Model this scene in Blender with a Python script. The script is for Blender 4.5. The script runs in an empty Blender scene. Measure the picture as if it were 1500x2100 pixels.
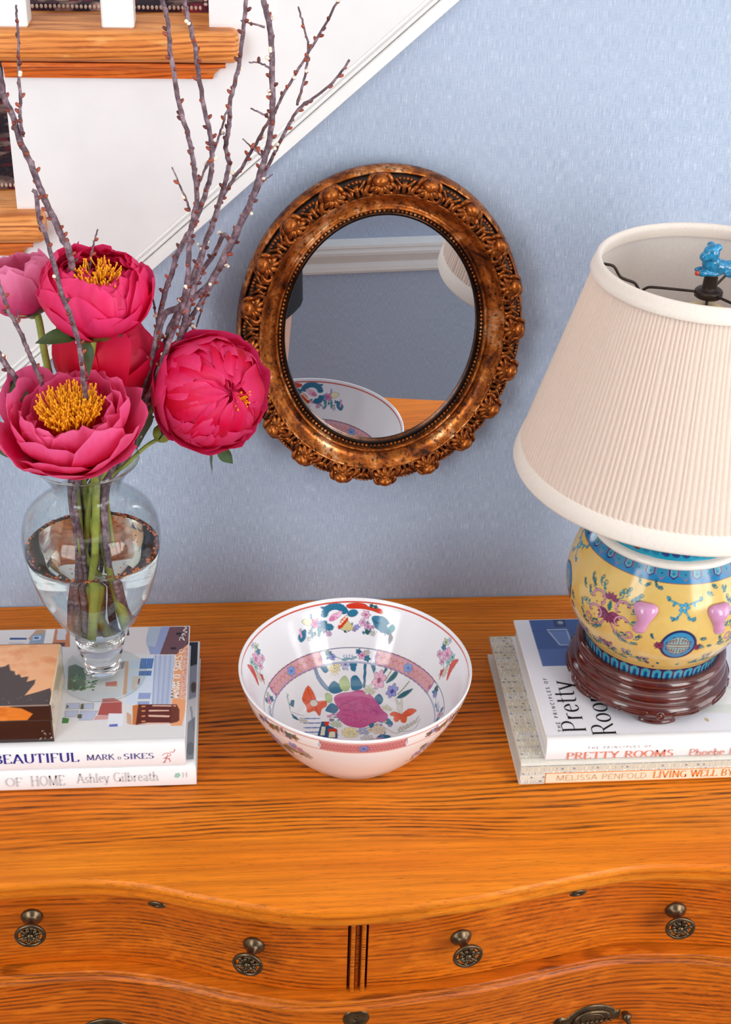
import bpy, bmesh, math, random
import numpy as np
from mathutils import Vector, Matrix

# ------------------------------------------------------------------ camera, world, lights, exposure
# metres; z = 0 is the top of the dresser, y = 0 the face of the blue wall, the hall lies towards -y
SC = bpy.context.scene
FLOOR = -1.04
cam_d = bpy.data.cameras.new('camera_lens'); cam = bpy.data.objects.new('view_camera', cam_d)
SC.collection.objects.link(cam); SC.camera = cam
cam_d.sensor_fit = 'VERTICAL'; cam_d.sensor_height = 36.0; cam_d.sensor_width = 36.0 * 1500 / 2100
cam_d.lens = 2917.0 / 2100 * 36.0; cam_d.clip_start = 0.02; cam_d.clip_end = 50
_f = Vector((0.08124146, 0.84789229, -0.52390694)); _r = Vector((0.99655426, -0.07791879, 0.0284302)); _u = Vector((0.01671645, 0.5244114, 0.85130091))
CAM = Vector((-0.10311224, -1.38021364, 0.97383898))
cam.matrix_world = Matrix(((_r.x, _u.x, -_f.x, CAM.x), (_r.y, _u.y, -_f.y, CAM.y), (_r.z, _u.z, -_f.z, CAM.z), (0, 0, 0, 1)))

SC.view_settings.view_transform = 'Standard'; SC.view_settings.look = 'None'
SC.view_settings.gamma = 1.0; SC.view_settings.use_curve_mapping = False
SC.view_settings.exposure = -0.08

W = bpy.data.worlds.new('daylight'); SC.world = W; W.use_nodes = True
_bg = W.node_tree.nodes['Background']; _bg.inputs[0].default_value = (0.82, 0.92, 1.0, 1); _bg.inputs[1].default_value = 1.0

def area_light(name, loc, target, sx, sy, power, col):
    l = bpy.data.lights.new(name, 'AREA'); l.shape = 'RECTANGLE'; l.size = sx; l.size_y = sy; l.energy = power; l.color = col
    o = bpy.data.objects.new(name, l); SC.collection.objects.link(o); o.location = loc
    o.rotation_euler = (Vector(target) - Vector(loc)).to_track_quat('-Z', 'Y').to_euler()
    return o
# daylight through the two tall windows of the wall opposite; hall-end, ceiling and stairwell lights are added fill
area_light('window_daylight_right', (1.35, -1.90, 0.75), (1.10, 0, 0.5), 0.98, 1.60, 44, (1.0, 0.985, 0.965))
area_light('window_daylight_left', (-1.35, -1.90, 0.75), (-1.10, 0, 0.5), 0.98, 1.60, 34, (0.98, 0.985, 0.985))
area_light('hall_end_fill', (2.42, -0.95, 0.40), (0, -0.95, 0.3), 1.18, 1.95, 25, (1.0, 0.985, 0.97))  # unseen fill added to brighten the opposite wall in the mirror
area_light('ceiling_fill', (0.1, -0.85, 1.68), (0.1, -0.8, 0), 2.4, 1.1, 9.5, (1.0, 0.95, 0.88))  # added overhead fill, not daylight
area_light('stairwell_fill', (-0.2, 0.75, 1.68), (-0.2, 0.5, 0), 1.6, 0.5, 5.5, (1.0, 0.96, 0.9))  # added fill above the stairs, not daylight

# ------------------------------------------------------------------ helpers
rnd = random.Random(7)
WL = {}                                   # world location of every parent, so parts can be given in world coordinates
def _link(o, parent):
    SC.collection.objects.link(o)
    if parent is not None: o.parent = parent
def thing(name, label, cat, loc=(0, 0, 0), group=None, kind=None, parent=None):
    o = bpy.data.objects.new(name, None); _link(o, parent); o.empty_display_size = 0.02
    base = WL[parent] if parent is not None else Vector((0, 0, 0))
    o.location = Vector(loc) - base; WL[o] = Vector(loc)
    tag(o, label, cat, group, kind); return o
def tag(o, label=None, cat=None, group=None, kind=None):
    if label: o['label'] = label
    if cat: o['category'] = cat
    if group: o['group'] = group
    if kind: o['kind'] = kind
    return o
def obj(name, verts, faces, mat, parent=None, smooth=True, loc=None, col=None, mats=None, mi=None, autosmooth=None):
    """world-space verts -> one mesh object; its origin is the parent's (or loc)"""
    v = np.asarray(verts, dtype=np.float64).reshape(-1, 3)
    base = WL[parent] if parent is not None else Vector((0, 0, 0))
    org = Vector(loc) if loc is not None else base
    v = v - np.array(org)
    me = bpy.data.meshes.new(name)
    me.from_pydata(v.tolist() if len(v) < 20000 else [], [], [tuple(f) for f in faces] if len(v) < 20000 else [])
    if len(v) >= 20000:
        fa = np.asarray(faces, dtype=np.int32); n = fa.shape[1]
        me.vertices.add(len(v)); me.vertices.foreach_set('co', v.astype(np.float32).ravel())
        me.loops.add(fa.size); me.loops.foreach_set('vertex_index', fa.ravel())
        me.polygons.add(len(fa)); me.polygons.foreach_set('loop_start', np.arange(0, fa.size, n, dtype=np.int32))
        me.update(calc_edges=True)
    if col is not None:
        c = np.ones((len(v), 4), np.float32); c[:, :3] = col
        at = me.color_attributes.new('Col', 'FLOAT_COLOR', 'POINT'); at.data.foreach_set('color', c.ravel())
    for m in (mats or [mat]): me.materials.append(m)
    if mi is not None: me.polygons.foreach_set('material_index', np.asarray(mi, dtype=np.int32))
    if smooth: me.polygons.foreach_set('use_smooth', np.ones(len(me.polygons), bool))
    me.update(); me.validate()
    if autosmooth is not None:
        try: me.set_sharp_from_angle(angle=math.radians(autosmooth))
        except Exception: pass
    o = bpy.data.objects.new(name, me); _link(o, parent); o.location = org - base; WL[o] = org
    return o
def inst(name, src, parent, M):
    """copy of a mesh object sharing its mesh, placed by a world matrix"""
    o = bpy.data.objects.new(name, src.data); _link(o, parent)
    base = WL[parent] if parent is not None else Vector((0, 0, 0))
    o.matrix_local = Matrix.Translation(-base) @ M; WL[o] = M.translation.copy(); return o
class MB:
    """collects shapes into one mesh"""
    def __init__(s): s.v = []; s.f = []; s.m = []
    def add(s, v, f, m=0):
        n = len(s.v); s.v += [tuple(p) for p in v]; s.f += [tuple(i + n for i in q) for q in f]; s.m += [m] * len(f); return s
    def build(s, name, mat, parent=None, **k):
        return obj(name, s.v, s.f, mat, parent, mi=s.m if k.get('mats') else None, **k)
def lathe(prof, n=64, c=(0, 0, 0), a=1.0, b=1.0):
    prof = list(prof); t = np.arange(n) * 2 * math.pi / n; V = []; F = []
    for (r, z) in prof: V += [(c[0] + a * r * math.cos(q), c[1] + b * r * math.sin(q), c[2] + z) for q in t]
    for i in range(len(prof) - 1):
        for j in range(n):
            k = (j + 1) % n; F.append((i * n + j, i * n + k, (i + 1) * n + k, (i + 1) * n + j))
    return V, F
def smooth_path(P, sub=6, closed=False):
    P = [np.array(p, float) for p in P]; out = []
    n = len(P)
    for i in range(n if closed else n - 1):
        p0 = P[i - 1] if (i > 0 or closed) else 2 * P[0] - P[1]; p1 = P[i]; p2 = P[(i + 1) % n]
        p3 = P[(i + 2) % n] if (i + 2 < n or closed) else 2 * P[-1] - P[-2]
        for k in range(sub):
            t = k / sub
            out.append(0.5 * ((2 * p1) + (-p0 + p2) * t + (2 * p0 - 5 * p1 + 4 * p2 - p3) * t * t + (-p0 + 3 * p1 - 3 * p2 + p3) * t ** 3))
    if not closed: out.append(P[-1])
    return out
def tube(P, R, n=8, cap=True, closed=False):
    P = [Vector(p) for p in P]; m = len(P)
    if not hasattr(R, '__len__'): R = [R] * m
    R = [float(q) for q in R]; V = []; F = []; prev = None
    for i in range(m):
        d = (P[(i + 1) % m] - P[i - 1]) if closed else (P[min(i + 1, m - 1)] - P[max(i - 1, 0)])
        d = d.normalized() if d.length > 1e-12 else Vector((0, 0, 1))
        s = (prev - prev.dot(d) * d) if prev is not None else d.orthogonal()
        if s.length < 1e-6: s = d.orthogonal()
        s.normalize(); prev = s; w = d.cross(s)
        for j in range(n):
            a = 2 * math.pi * j / n; V.append(P[i] + R[i] * (math.cos(a) * s + math.sin(a) * w))
    for i in range(m if closed else m - 1):
        k = (i + 1) % m
        for j in range(n): F.append((i * n + j, i * n + (j + 1) % n, k * n + (j + 1) % n, k * n + j))
    if cap and not closed: F.append(tuple(range(n))[::-1]); F.append(tuple((m - 1) * n + j for j in range(n)))
    return V, F
def box(x0, x1, y0, y1, z0, z1):
    V = [(x, y, z) for z in (z0, z1) for y in (y0, y1) for x in (x0, x1)]
    return V, [(0, 2, 3, 1), (4, 5, 7, 6), (0, 1, 5, 4), (2, 6, 7, 3), (0, 4, 6, 2), (1, 3, 7, 5)]
def bevel_box(x0, x1, y0, y1, z0, z1, b=0.002, seg=2):
    bm = bmesh.new(); V, F = box(x0, x1, y0, y1, z0, z1); vs = [bm.verts.new(p) for p in V]
    for f in F: bm.faces.new([vs[i] for i in f])
    bmesh.ops.bevel(bm, geom=bm.edges[:], offset=b, segments=seg, profile=0.5, affect='EDGES')
    bm.verts.index_update(); out = ([tuple(v.co) for v in bm.verts], [tuple(v.index for v in f.verts) for f in bm.faces]); bm.free(); return out
def ellipsoid(c, r, n=10, m=7, M=None):
    V = []; F = []
    for i in range(m + 1):
        th = math.pi * i / m
        for j in range(n):
            a = 2 * math.pi * j / n; p = Vector((r[0] * math.sin(th) * math.cos(a), r[1] * math.sin(th) * math.sin(a), -r[2] * math.cos(th)))
            if M is not None: p = M @ p
            V.append(tuple(p + Vector(c)))
    for i in range(m):
        for j in range(n): F.append((i * n + j, i * n + (j + 1) % n, (i + 1) * n + (j + 1) % n, (i + 1) * n + j))
    return V, F
def frame(d, up=(0, 0, 1)):
    """3x3 with local z along d"""
    z = Vector(d).normalized(); x = Vector(up).cross(z)
    if x.length < 1e-4: x = Vector((1, 0, 0))
    x.normalize(); y = z.cross(x); return Matrix((x, y, z)).transposed()
def prism(poly, y0, y1, plane='xz'):
    n = len(poly); mk = (lambda p, d: (p[0], d, p[1])) if plane == 'xz' else (lambda p, d: (p[0], p[1], d)) if plane == 'xy' else (lambda p, d: (d, p[0], p[1]))
    V = [mk(p, y0) for p in poly] + [mk(p, y1) for p in poly]
    return V, [tuple(range(n)), tuple(range(2 * n - 1, n - 1, -1))] + [(i, i + n, (i + 1) % n + n, (i + 1) % n) for i in range(n)]
def loft(rows, closed_cols=True, caps=True):
    m = len(rows); n = len(rows[0]); V = [p for r in rows for p in r]; F = []
    for i in range(m - 1):
        for j in range(n if closed_cols else n - 1): F.append((i * n + j, i * n + (j + 1) % n, (i + 1) * n + (j + 1) % n, (i + 1) * n + j))
    if caps: F.append(tuple(range(n))[::-1]); F.append(tuple((m - 1) * n + j for j in range(n)))
    return V, F
def grid_faces(m, n, wrap=False):
    i = np.arange(m - 1)[:, None]; j = np.arange(n if wrap else n - 1)[None, :]; k = (j + 1) % n
    return np.stack([i * n + j, i * n + k, (i + 1) * n + k, (i + 1) * n + j], -1).reshape(-1, 4)
def lin(c):
    c = np.asarray(c, float) / 255.0
    return np.where(c <= 0.04045, c / 12.92, ((c + 0.055) / 1.055) ** 2.4)
def L4(c): return tuple(float(x) for x in lin(c)) + (1.0,)

# ------------------------------------------------------------------ materials
class NT:
    def __init__(s, name):
        s.m = bpy.data.materials.new(name); s.m.use_nodes = True; s.t = s.m.node_tree; s.b = s.t.nodes['Principled BSDF']; s.out = s.t.nodes['Material Output']
    def n(s, typ, **k):
        x = s.t.nodes.new(typ)
        for a, b in k.items():
            if a.startswith('i_'):
                key = a[2:]; key = int(key) if key.isdigit() else key
                sk = x.inputs[key]
                if hasattr(b, 'node'): s.t.links.new(b, sk)
                else: sk.default_value = b
            else: setattr(x, a, b)
        return x
    def link(s, a, b): s.t.links.new(a, b)
    def set(s, **k):
        for a, b in k.items():
            sk = s.b.inputs[a.replace('_', ' ')]
            if hasattr(b, 'node'): s.t.links.new(b, sk)
            else: sk.default_value = b
        return s
    def coord(s, scale=(1, 1, 1), rot=(0, 0, 0), loc=(0, 0, 0), which='Object'):
        tc = s.n('ShaderNodeTexCoord'); mp = s.n('ShaderNodeMapping'); s.link(tc.outputs[which], mp.inputs[0])
        mp.inputs['Scale'].default_value = scale; mp.inputs['Rotation'].default_value = rot; mp.inputs['Location'].default_value = loc; return mp.outputs[0]
    def noise(s, vec, scale=1, detail=2, rough=0.5, dist=0.0):
        x = s.n('ShaderNodeTexNoise'); s.link(vec, x.inputs['Vector']); x.inputs['Scale'].default_value = scale; x.inputs['Detail'].default_value = detail
        x.inputs['Roughness'].default_value = rough; x.inputs['Distortion'].default_value = dist; return x.outputs[0]
    def ramp(s, fac, stops, interp='LINEAR'):
        x = s.n('ShaderNodeValToRGB'); s.link(fac, x.inputs[0]); e = x.color_ramp; e.interpolation = interp
        while len(e.elements) < len(stops): e.elements.new(0.5)
        for el, (p, c) in zip(e.elements, stops):
            el.position = p; el.color = tuple(c) if len(c) == 4 else tuple(c) + (1,)
        return x.outputs[0]
    def mix(s, fac, a, b, mode='MIX'):
        x = s.n('ShaderNodeMix', data_type='RGBA', blend_type=mode)
        for sk, v in ((x.inputs[0], fac), (x.inputs[6], a), (x.inputs[7], b)):
            if hasattr(v, 'node'): s.link(v, sk)
            else: sk.default_value = v
        return x.outputs[2]
    def math(s, op, a, b=0.0, c=None):
        x = s.n('ShaderNodeMath', operation=op)
        for sk, v in ((x.inputs[0], a), (x.inputs[1], b)) + (((x.inputs[2], c),) if c is not None else ()):
            if hasattr(v, 'node'): s.link(v, sk)
            else: sk.default_value = v
        return x.outputs[0]
    def bump(s, h, strength=0.3, dist=0.001):
        x = s.n('ShaderNodeBump'); s.link(h, x.inputs['Height']); x.inputs['Strength'].default_value = strength; x.inputs['Distance'].default_value = dist
        s.link(x.outputs[0], s.b.inputs['Normal']); return s
G = lambda v: (v, v, v, 1)
def plain(name, rgb, rough=0.5, metal=0.0, var=0.08, vscale=30, **k):
    t = NT(name); nz = t.noise(t.coord(), vscale, 3)
    c = L4(rgb); lo = tuple(x * (1 - var) for x in c[:3]) + (1,); hi = tuple(min(1, x * (1 + var)) for x in c[:3]) + (1,)
    t.set(Base_Color=t.ramp(nz, [(0.3, lo), (0.7, hi)]), Roughness=rough, Metallic=metal); t.set(**k); return t.m
def painted(name, rough=0.25, coat=0.0, spec=0.5, tint=None):
    t = NT(name); a = t.n('ShaderNodeVertexColor', layer_name='Col')
    t.set(Base_Color=a.outputs[0], Roughness=rough, Coat_Weight=coat, Coat_Roughness=0.08); t.b.inputs['Specular IOR Level'].default_value = spec; return t.m

def wallpaper_mat():
    t = NT('blue_linen_wallpaper')
    v1 = t.noise(t.coord((1500, 1500, 75)), 1, 3, 0.6); v2 = t.noise(t.coord((120, 120, 1100)), 1, 2, 0.6); v3 = t.noise(t.coord((5, 5, 4)), 1, 3)
    f = t.math('ADD', t.math('MULTIPLY', v1, 0.74), t.math('MULTIPLY', v2, 0.26))
    c = t.ramp(f, [(0.34, L4((140, 155, 179))), (0.5, L4((163, 175, 197))), (0.6, L4((180, 190, 208))), (0.68, L4((220, 224, 230)))])
    c = t.mix(t.ramp(v3, [(0.35, G(0.0)), (0.7, G(0.35))]), c, L4((170, 180, 200)))
    t.set(Base_Color=c, Roughness=0.75); t.bump(f, 0.35, 0.0006); return t.m
def wood_mat(name, base, dark, light, zones=True, scale=1.0, rough=0.34, horiz='x', pore=1.0):
    t = NT(name); s = scale
    ax = (lambda a, b: (a, b, b)) if horiz == 'x' else (lambda a, b: (b, b, a))
    co = t.coord(ax(1.0 * s, 1.0 * s))
    warp = t.noise(t.coord(ax(1.7 * s, 5 * s)), 1, 3, 0.5)
    fine = t.noise(t.coord(ax(6 * s, 240 * s)), 1, 4, 0.65)
    pores = t.noise(t.coord(ax(45 * s, 900 * s)), 1, 2, 0.6)
    cloud = t.noise(t.coord(ax(3 * s, 14 * s)), 1, 3, 0.5)
    sep = t.n('ShaderNodeSeparateXYZ'); t.link(co, sep.inputs[0])
    q = sep.outputs[1] if horiz == 'x' and zones else sep.outputs[2] if horiz == 'x' else sep.outputs[0]
    ph = t.math('MULTIPLY_ADD', warp, 0.075, q)
    ph = t.math('MULTIPLY_ADD', fine, 0.0028, ph)
    w = t.math('SINE', t.math('MULTIPLY', ph, 2 * math.pi * 150 * s))
    w2 = t.math('SINE', t.math('MULTIPLY', ph, 2 * math.pi * 61 * s))
    ring = t.math('MULTIPLY_ADD', w2, 0.35, w)
    rfac = t.ramp(t.math('MULTIPLY_ADD', ring, 0.37, 0.5), [(0.36, G(0.0)), (0.62, G(0.5)), (0.80, G(1.0))])
    brk = t.ramp(t.noise(t.coord(ax(20 * s, 300 * s)), 1, 3, 0.6), [(0.36, G(0.25)), (0.56, G(1.0))])
    rfac = t.math('MULTIPLY', t.math('MULTIPLY', rfac, brk), t.ramp(t.noise(t.coord(ax(5 * s, 26 * s)), 1, 3, 0.6), [(0.34, G(0.25)), (0.54, G(1.0))]))
    if zones:
        zn = t.math('MULTIPLY_ADD', t.math('SUBTRACT', t.noise(t.coord((2.2, 6, 1)), 1, 2), 0.5), 0.05, sep.outputs[1])
        zm = t.ramp(t.math('MULTIPLY_ADD', zn, 2.0, 0.6), [(0.185, G(0.03)), (0.205, G(0.10)), (0.22, G(0.85)), (0.58, G(1.0)), (0.70, G(0.6)), (0.86, G(0.4)), (1.0, G(0.3))])
        rfac = t.math('MULTIPLY', rfac, zm)
    else: rfac = t.math('MULTIPLY', rfac, 0.8)
    c = t.mix(t.ramp(cloud, [(0.3, G(0.0)), (0.7, G(1.0))]), L4(base), L4(light)); c = t.mix(t.ramp(t.noise(t.coord(ax(4 * s, 9 * s), loc=(3, 1, 2)), 1, 4, 0.6), [(0.46, G(0.0)), (0.68, G(0.42))]), c, L4([0.72 * a + 0.28 * b for a, b in zip(base, dark)]))
    c = t.mix(t.ramp(fine, [(0.36, G(0.5)), (0.62, G(0.0))]), c, L4([0.55 * a + 0.45 * b for a, b in zip(base, dark)]))
    c = t.mix(rfac, c, L4(dark))
    c = t.mix(t.ramp(pores, [(0.28, G(0.55 * pore)), (0.40, G(0.0))]), c, L4(dark))
    if not zones:
        fk = t.noise(t.coord(ax(16 * s, 60 * s), rot=(0, 0.5, 0)), 1, 3, 0.6); c = t.mix(t.ramp(fk, [(0.58, G(0.0)), (0.70, G(0.35))]), c, L4([min(255, 1.12 * a + 10) for a in light]))
    t.set(Base_Color=c, Roughness=t.ramp(fine, [(0.3, G(rough + 0.12)), (0.7, G(rough))]), Coat_Weight=0.03, Coat_Roughness=0.3); t.b.inputs['Specular IOR Level'].default_value = 0.25
    t.bump(t.math('ADD', fine, t.math('MULTIPLY', rfac, -0.6)), 0.12, 0.0005); return t.m
def gilt_mat(name, wear=0.5, dark=False):
    t = NT(name); n1 = t.noise(t.coord((28, 28, 28)), 1, 5, 0.7, 0.6); n2 = t.noise(t.coord((190, 190, 190)), 1, 5, 0.8)
    geo = t.n('ShaderNodeNewGeometry')
    c = t.ramp(n1, [(0.34, L4((62, 30, 14))), (0.45, L4((150, 76, 26))), (0.55, L4((196, 112, 42))), (0.66, L4((238, 182, 132)))])
    c = t.mix(t.ramp(n2, [(0.36, G(1.0)), (0.50, G(0.0))]), c, L4((40, 22, 16)))
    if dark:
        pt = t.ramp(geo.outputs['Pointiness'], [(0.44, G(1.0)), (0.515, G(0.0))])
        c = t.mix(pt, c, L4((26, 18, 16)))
    t.set(Base_Color=c, Metallic=0.75, Roughness=t.ramp(n2, [(0.3, G(0.46)), (0.7, G(0.22))])); t.bump(n2, 0.2, 0.0006); return t.m
def glass_thin(name, tint=(0.97, 0.985, 0.98)):
    t = NT(name); t.t.nodes.remove(t.b)
    tr = t.n('ShaderNodeBsdfTransparent'); tr.inputs[0].default_value = tint + (1,)
    gl = t.n('ShaderNodeBsdfGlossy'); gl.inputs['Roughness'].default_value = 0.015
    fr = t.n('ShaderNodeFresnel'); geo = t.n('ShaderNodeNewGeometry'); t.link(t.math('MULTIPLY_ADD', geo.outputs['Backfacing'], 1 / 1.42 - 1.42, 1.42), fr.inputs[0])
    wob = t.noise(t.coord((14, 14, 14)), 1, 2); bp = t.n('ShaderNodeBump'); t.link(wob, bp.inputs['Height']); bp.inputs['Strength'].default_value = 0.08; bp.inputs['Distance'].default_value = 0.003
    t.link(bp.outputs[0], gl.inputs['Normal']); t.link(bp.outputs[0], fr.inputs['Normal'])
    mx = t.n('ShaderNodeMixShader'); t.link(fr.outputs[0], mx.inputs[0]); t.link(tr.outputs[0], mx.inputs[1]); t.link(gl.outputs[0], mx.inputs[2])
    t.link(mx.outputs[0], t.out.inputs[0]); return t.m
def petal_mat(name, base, tip, deep):
    t = NT(name); a = t.n('ShaderNodeVertexColor', layer_name='Col'); sp = t.n('ShaderNodeSeparateColor'); t.link(a.outputs[0], sp.inputs[0])
    vein = t.noise(t.coord((260, 260, 40)), 1, 3, 0.6); blot = t.noise(t.coord((22, 22, 22)), 1, 3)
    f = t.math('MULTIPLY_ADD', blot, 0.5, t.math('MULTIPLY_ADD', vein, 0.22, t.math('MULTIPLY_ADD', sp.outputs[0], 0.85, -0.33)))
    c = t.ramp(f, [(0.12, L4(deep)), (0.45, L4(base)), (0.92, L4(tip))])
    c = t.mix(t.ramp(sp.outputs[1], [(0.72, G(0.0)), (0.98, G(0.45))]), c, L4(tip))
    t.set(Base_Color=c, Roughness=0.48); t.b.inputs['Specular IOR Level'].default_value = 0.3
    tl = t.n('ShaderNodeBsdfTranslucent'); t.link(c, tl.inputs[0]); mx = t.n('ShaderNodeMixShader'); mx.inputs[0].default_value = 0.4
    t.link(t.b.outputs[0], mx.inputs[1]); t.link(tl.outputs[0], mx.inputs[2]); t.link(mx.outputs[0], t.out.inputs[0]); return t.m

M = {}
M['paper_blue'] = wallpaper_mat()
M['trim_white'] = plain('white_trim_paint', (234, 232, 231), 0.4, var=0.02)
M['plaster'] = plain('white_plaster', (236, 234, 230), 0.8, var=0.02)
M['stringer'] = plain('white_stringer_paint', (226, 222, 223), 0.45, var=0.02)
M['oak_top'] = wood_mat('golden_oak_top', (222, 110, 10), (74, 34, 6), (238, 138, 30))
M['oak_front'] = wood_mat('golden_oak_front', (202, 90, 8), (88, 34, 4), (226, 116, 18), zones=False, scale=1.1)
M['oak_dark'] = wood_mat('golden_oak_moulding', (198, 92, 10), (82, 34, 6), (224, 122, 24), zones=False, scale=1.4)
M['oak_tread'] = wood_mat('stair_oak', (226, 136, 62), (140, 60, 20), (240, 170, 104), zones=False, scale=1.2, rough=0.3)
M['oak_tread_red'] = wood_mat('stair_oak_moulding', (222, 108, 40), (140, 56, 18), (240, 138, 64), zones=False, scale=1.2, rough=0.3)
M['floor'] = wood_mat('hall_floor_oak', (186, 158, 130), (120, 96, 74), (204, 178, 150), zones=False, scale=0.5)
M['iron'] = plain('antique_brass', (98, 80, 60), 0.3, 0.85, 0.35, 120)
M['bronze'] = plain('dark_bronze', (58, 47, 42), 0.38, 0.7, 0.2, 80)
M['gilt'] = gilt_mat('worn_gilt'); M['gilt_dark'] = gilt_mat('carved_gilt', dark=True)
M['groove'] = plain('dark_frame_groove', (40, 26, 20), 0.5, 0.2, 0.3, 90)
M['mirror'] = plain('mirror_silver', (226, 230, 234), 0.004, 1.0, 0.0)
M['porcelain'] = painted('painted_porcelain', 0.12, 0.35)
M['enamel'] = painted('painted_enamel_jar', 0.14, 0.15)
M['print'] = painted('printed_paper', 0.42, 0.0, 0.4)
M['cloth_print'] = painted('woven_book_cloth', 0.8, 0.0, 0.25)
M['lacquer'] = painted('horn_lacquer', 0.14, 0.3)
M['pages'] = plain('book_pages', (236, 232, 224), 0.7, var=0.06, vscale=300)
M['white_paper'] = plain('white_jacket', (238, 236, 238), 0.4, var=0.015)
M['rosewood'] = plain('red_rosewood', (78, 20, 12), 0.16, 0.0, 0.35, 60, Coat_Weight=0.7, Coat_Roughness=0.12)
M['pink_glaze'] = plain('pink_glaze', (204, 144, 182), 0.12, 0.0, 0.12, 60, Coat_Weight=0.4)
M['turquoise'] = plain('turquoise_glaze', (14, 122, 168), 0.1, 0.0, 0.45, 260, Coat_Weight=0.5)
M['bark'] = (lambda t: (t.set(Base_Color=t.ramp(t.noise(t.coord((120, 120, 120)), 1, 5, 0.7), [(0.3, L4((58, 40, 46))), (0.48, L4((100, 76, 86))), (0.68, L4((162, 138, 148)))]), Roughness=0.72), t.bump(t.noise(t.coord((420, 420, 420)), 1, 4), 0.6, 0.001), t.m)[-1])(NT('plum_bark'))
M['bud'] = plain('bud_scales', (128, 52, 36), 0.5, 0, 0.5, 300)
M['blossom'] = plain('blossom_white', (240, 226, 206), 0.6, 0, 0.06, 200)
M['stem'] = plain('green_stem', (142, 150, 62), 0.45, 0, 0.25, 90)
M['leaf'] = plain('peony_leaf', (62, 84, 46), 0.42, 0, 0.35, 60)
M['sepal'] = plain('pale_sepal', (196, 178, 92), 0.5, 0, 0.25, 90)
M['stamen'] = plain('stamen_gold', (255, 168, 12), 0.55, 0, 0.12, 400)
M['glass'] = glass_thin('clear_glass')
M['water'] = (lambda t: (t.set(Base_Color=(0.99, 0.985, 0.955, 1), Roughness=0.0, IOR=1.33, Transmission_Weight=1.0), t.m)[-1])(NT('vase_water'))
M['solid_glass'] = (lambda t: (t.set(Base_Color=(0.99, 0.995, 0.99, 1), Roughness=0.0, IOR=1.45, Transmission_Weight=1.0), t.m)[-1])(NT('thick_glass'))
def shade_mat(name, rgb, tw):
    t = NT(name); nz = t.noise(t.coord((700, 700, 60)), 1, 3, 0.6); c = t.ramp(nz, [(0.3, L4([x * 0.97 for x in rgb])), (0.7, L4(rgb))])
    t.set(Base_Color=c, Roughness=0.7, Sheen_Weight=0.1); tl = t.n('ShaderNodeBsdfTranslucent'); t.link(c, tl.inputs[0])
    mx = t.n('ShaderNodeMixShader'); mx.inputs[0].default_value = tw
    t.link(t.b.outputs[0], mx.inputs[1]); t.link(tl.outputs[0], mx.inputs[2]); t.link(mx.outputs[0], t.out.inputs[0]); return t.m
M['shade'] = shade_mat('pleated_silk', (250, 230, 216), 0.35); M['shade_trim'] = shade_mat('shade_tape', (246, 234, 224), 0.12); M['liner'] = shade_mat('shade_liner', (244, 240, 236), 0.3)
M['bulb'] = plain('cream_bulb_glass', (240, 206, 150), 0.25, var=0.03)
M['navy'] = plain('dark_navy_cloth', (22, 24, 32), 0.85, 0, 0.2, 120)
M['skin'] = plain('skin', (222, 172, 152), 0.5, 0, 0.04, 40)
M['hair'] = plain('brown_hair', (70, 44, 30), 0.5, 0, 0.3, 200)
M['shoe'] = plain('tan_leather', (150, 104, 70), 0.4, 0, 0.1, 60)
M['black'] = plain('black_plastic', (20, 20, 22), 0.4, 0, 0.1, 80)
def ink(name, rgb, rough=0.45): return plain(name, rgb, rough, var=0.03, vscale=200)

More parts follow.
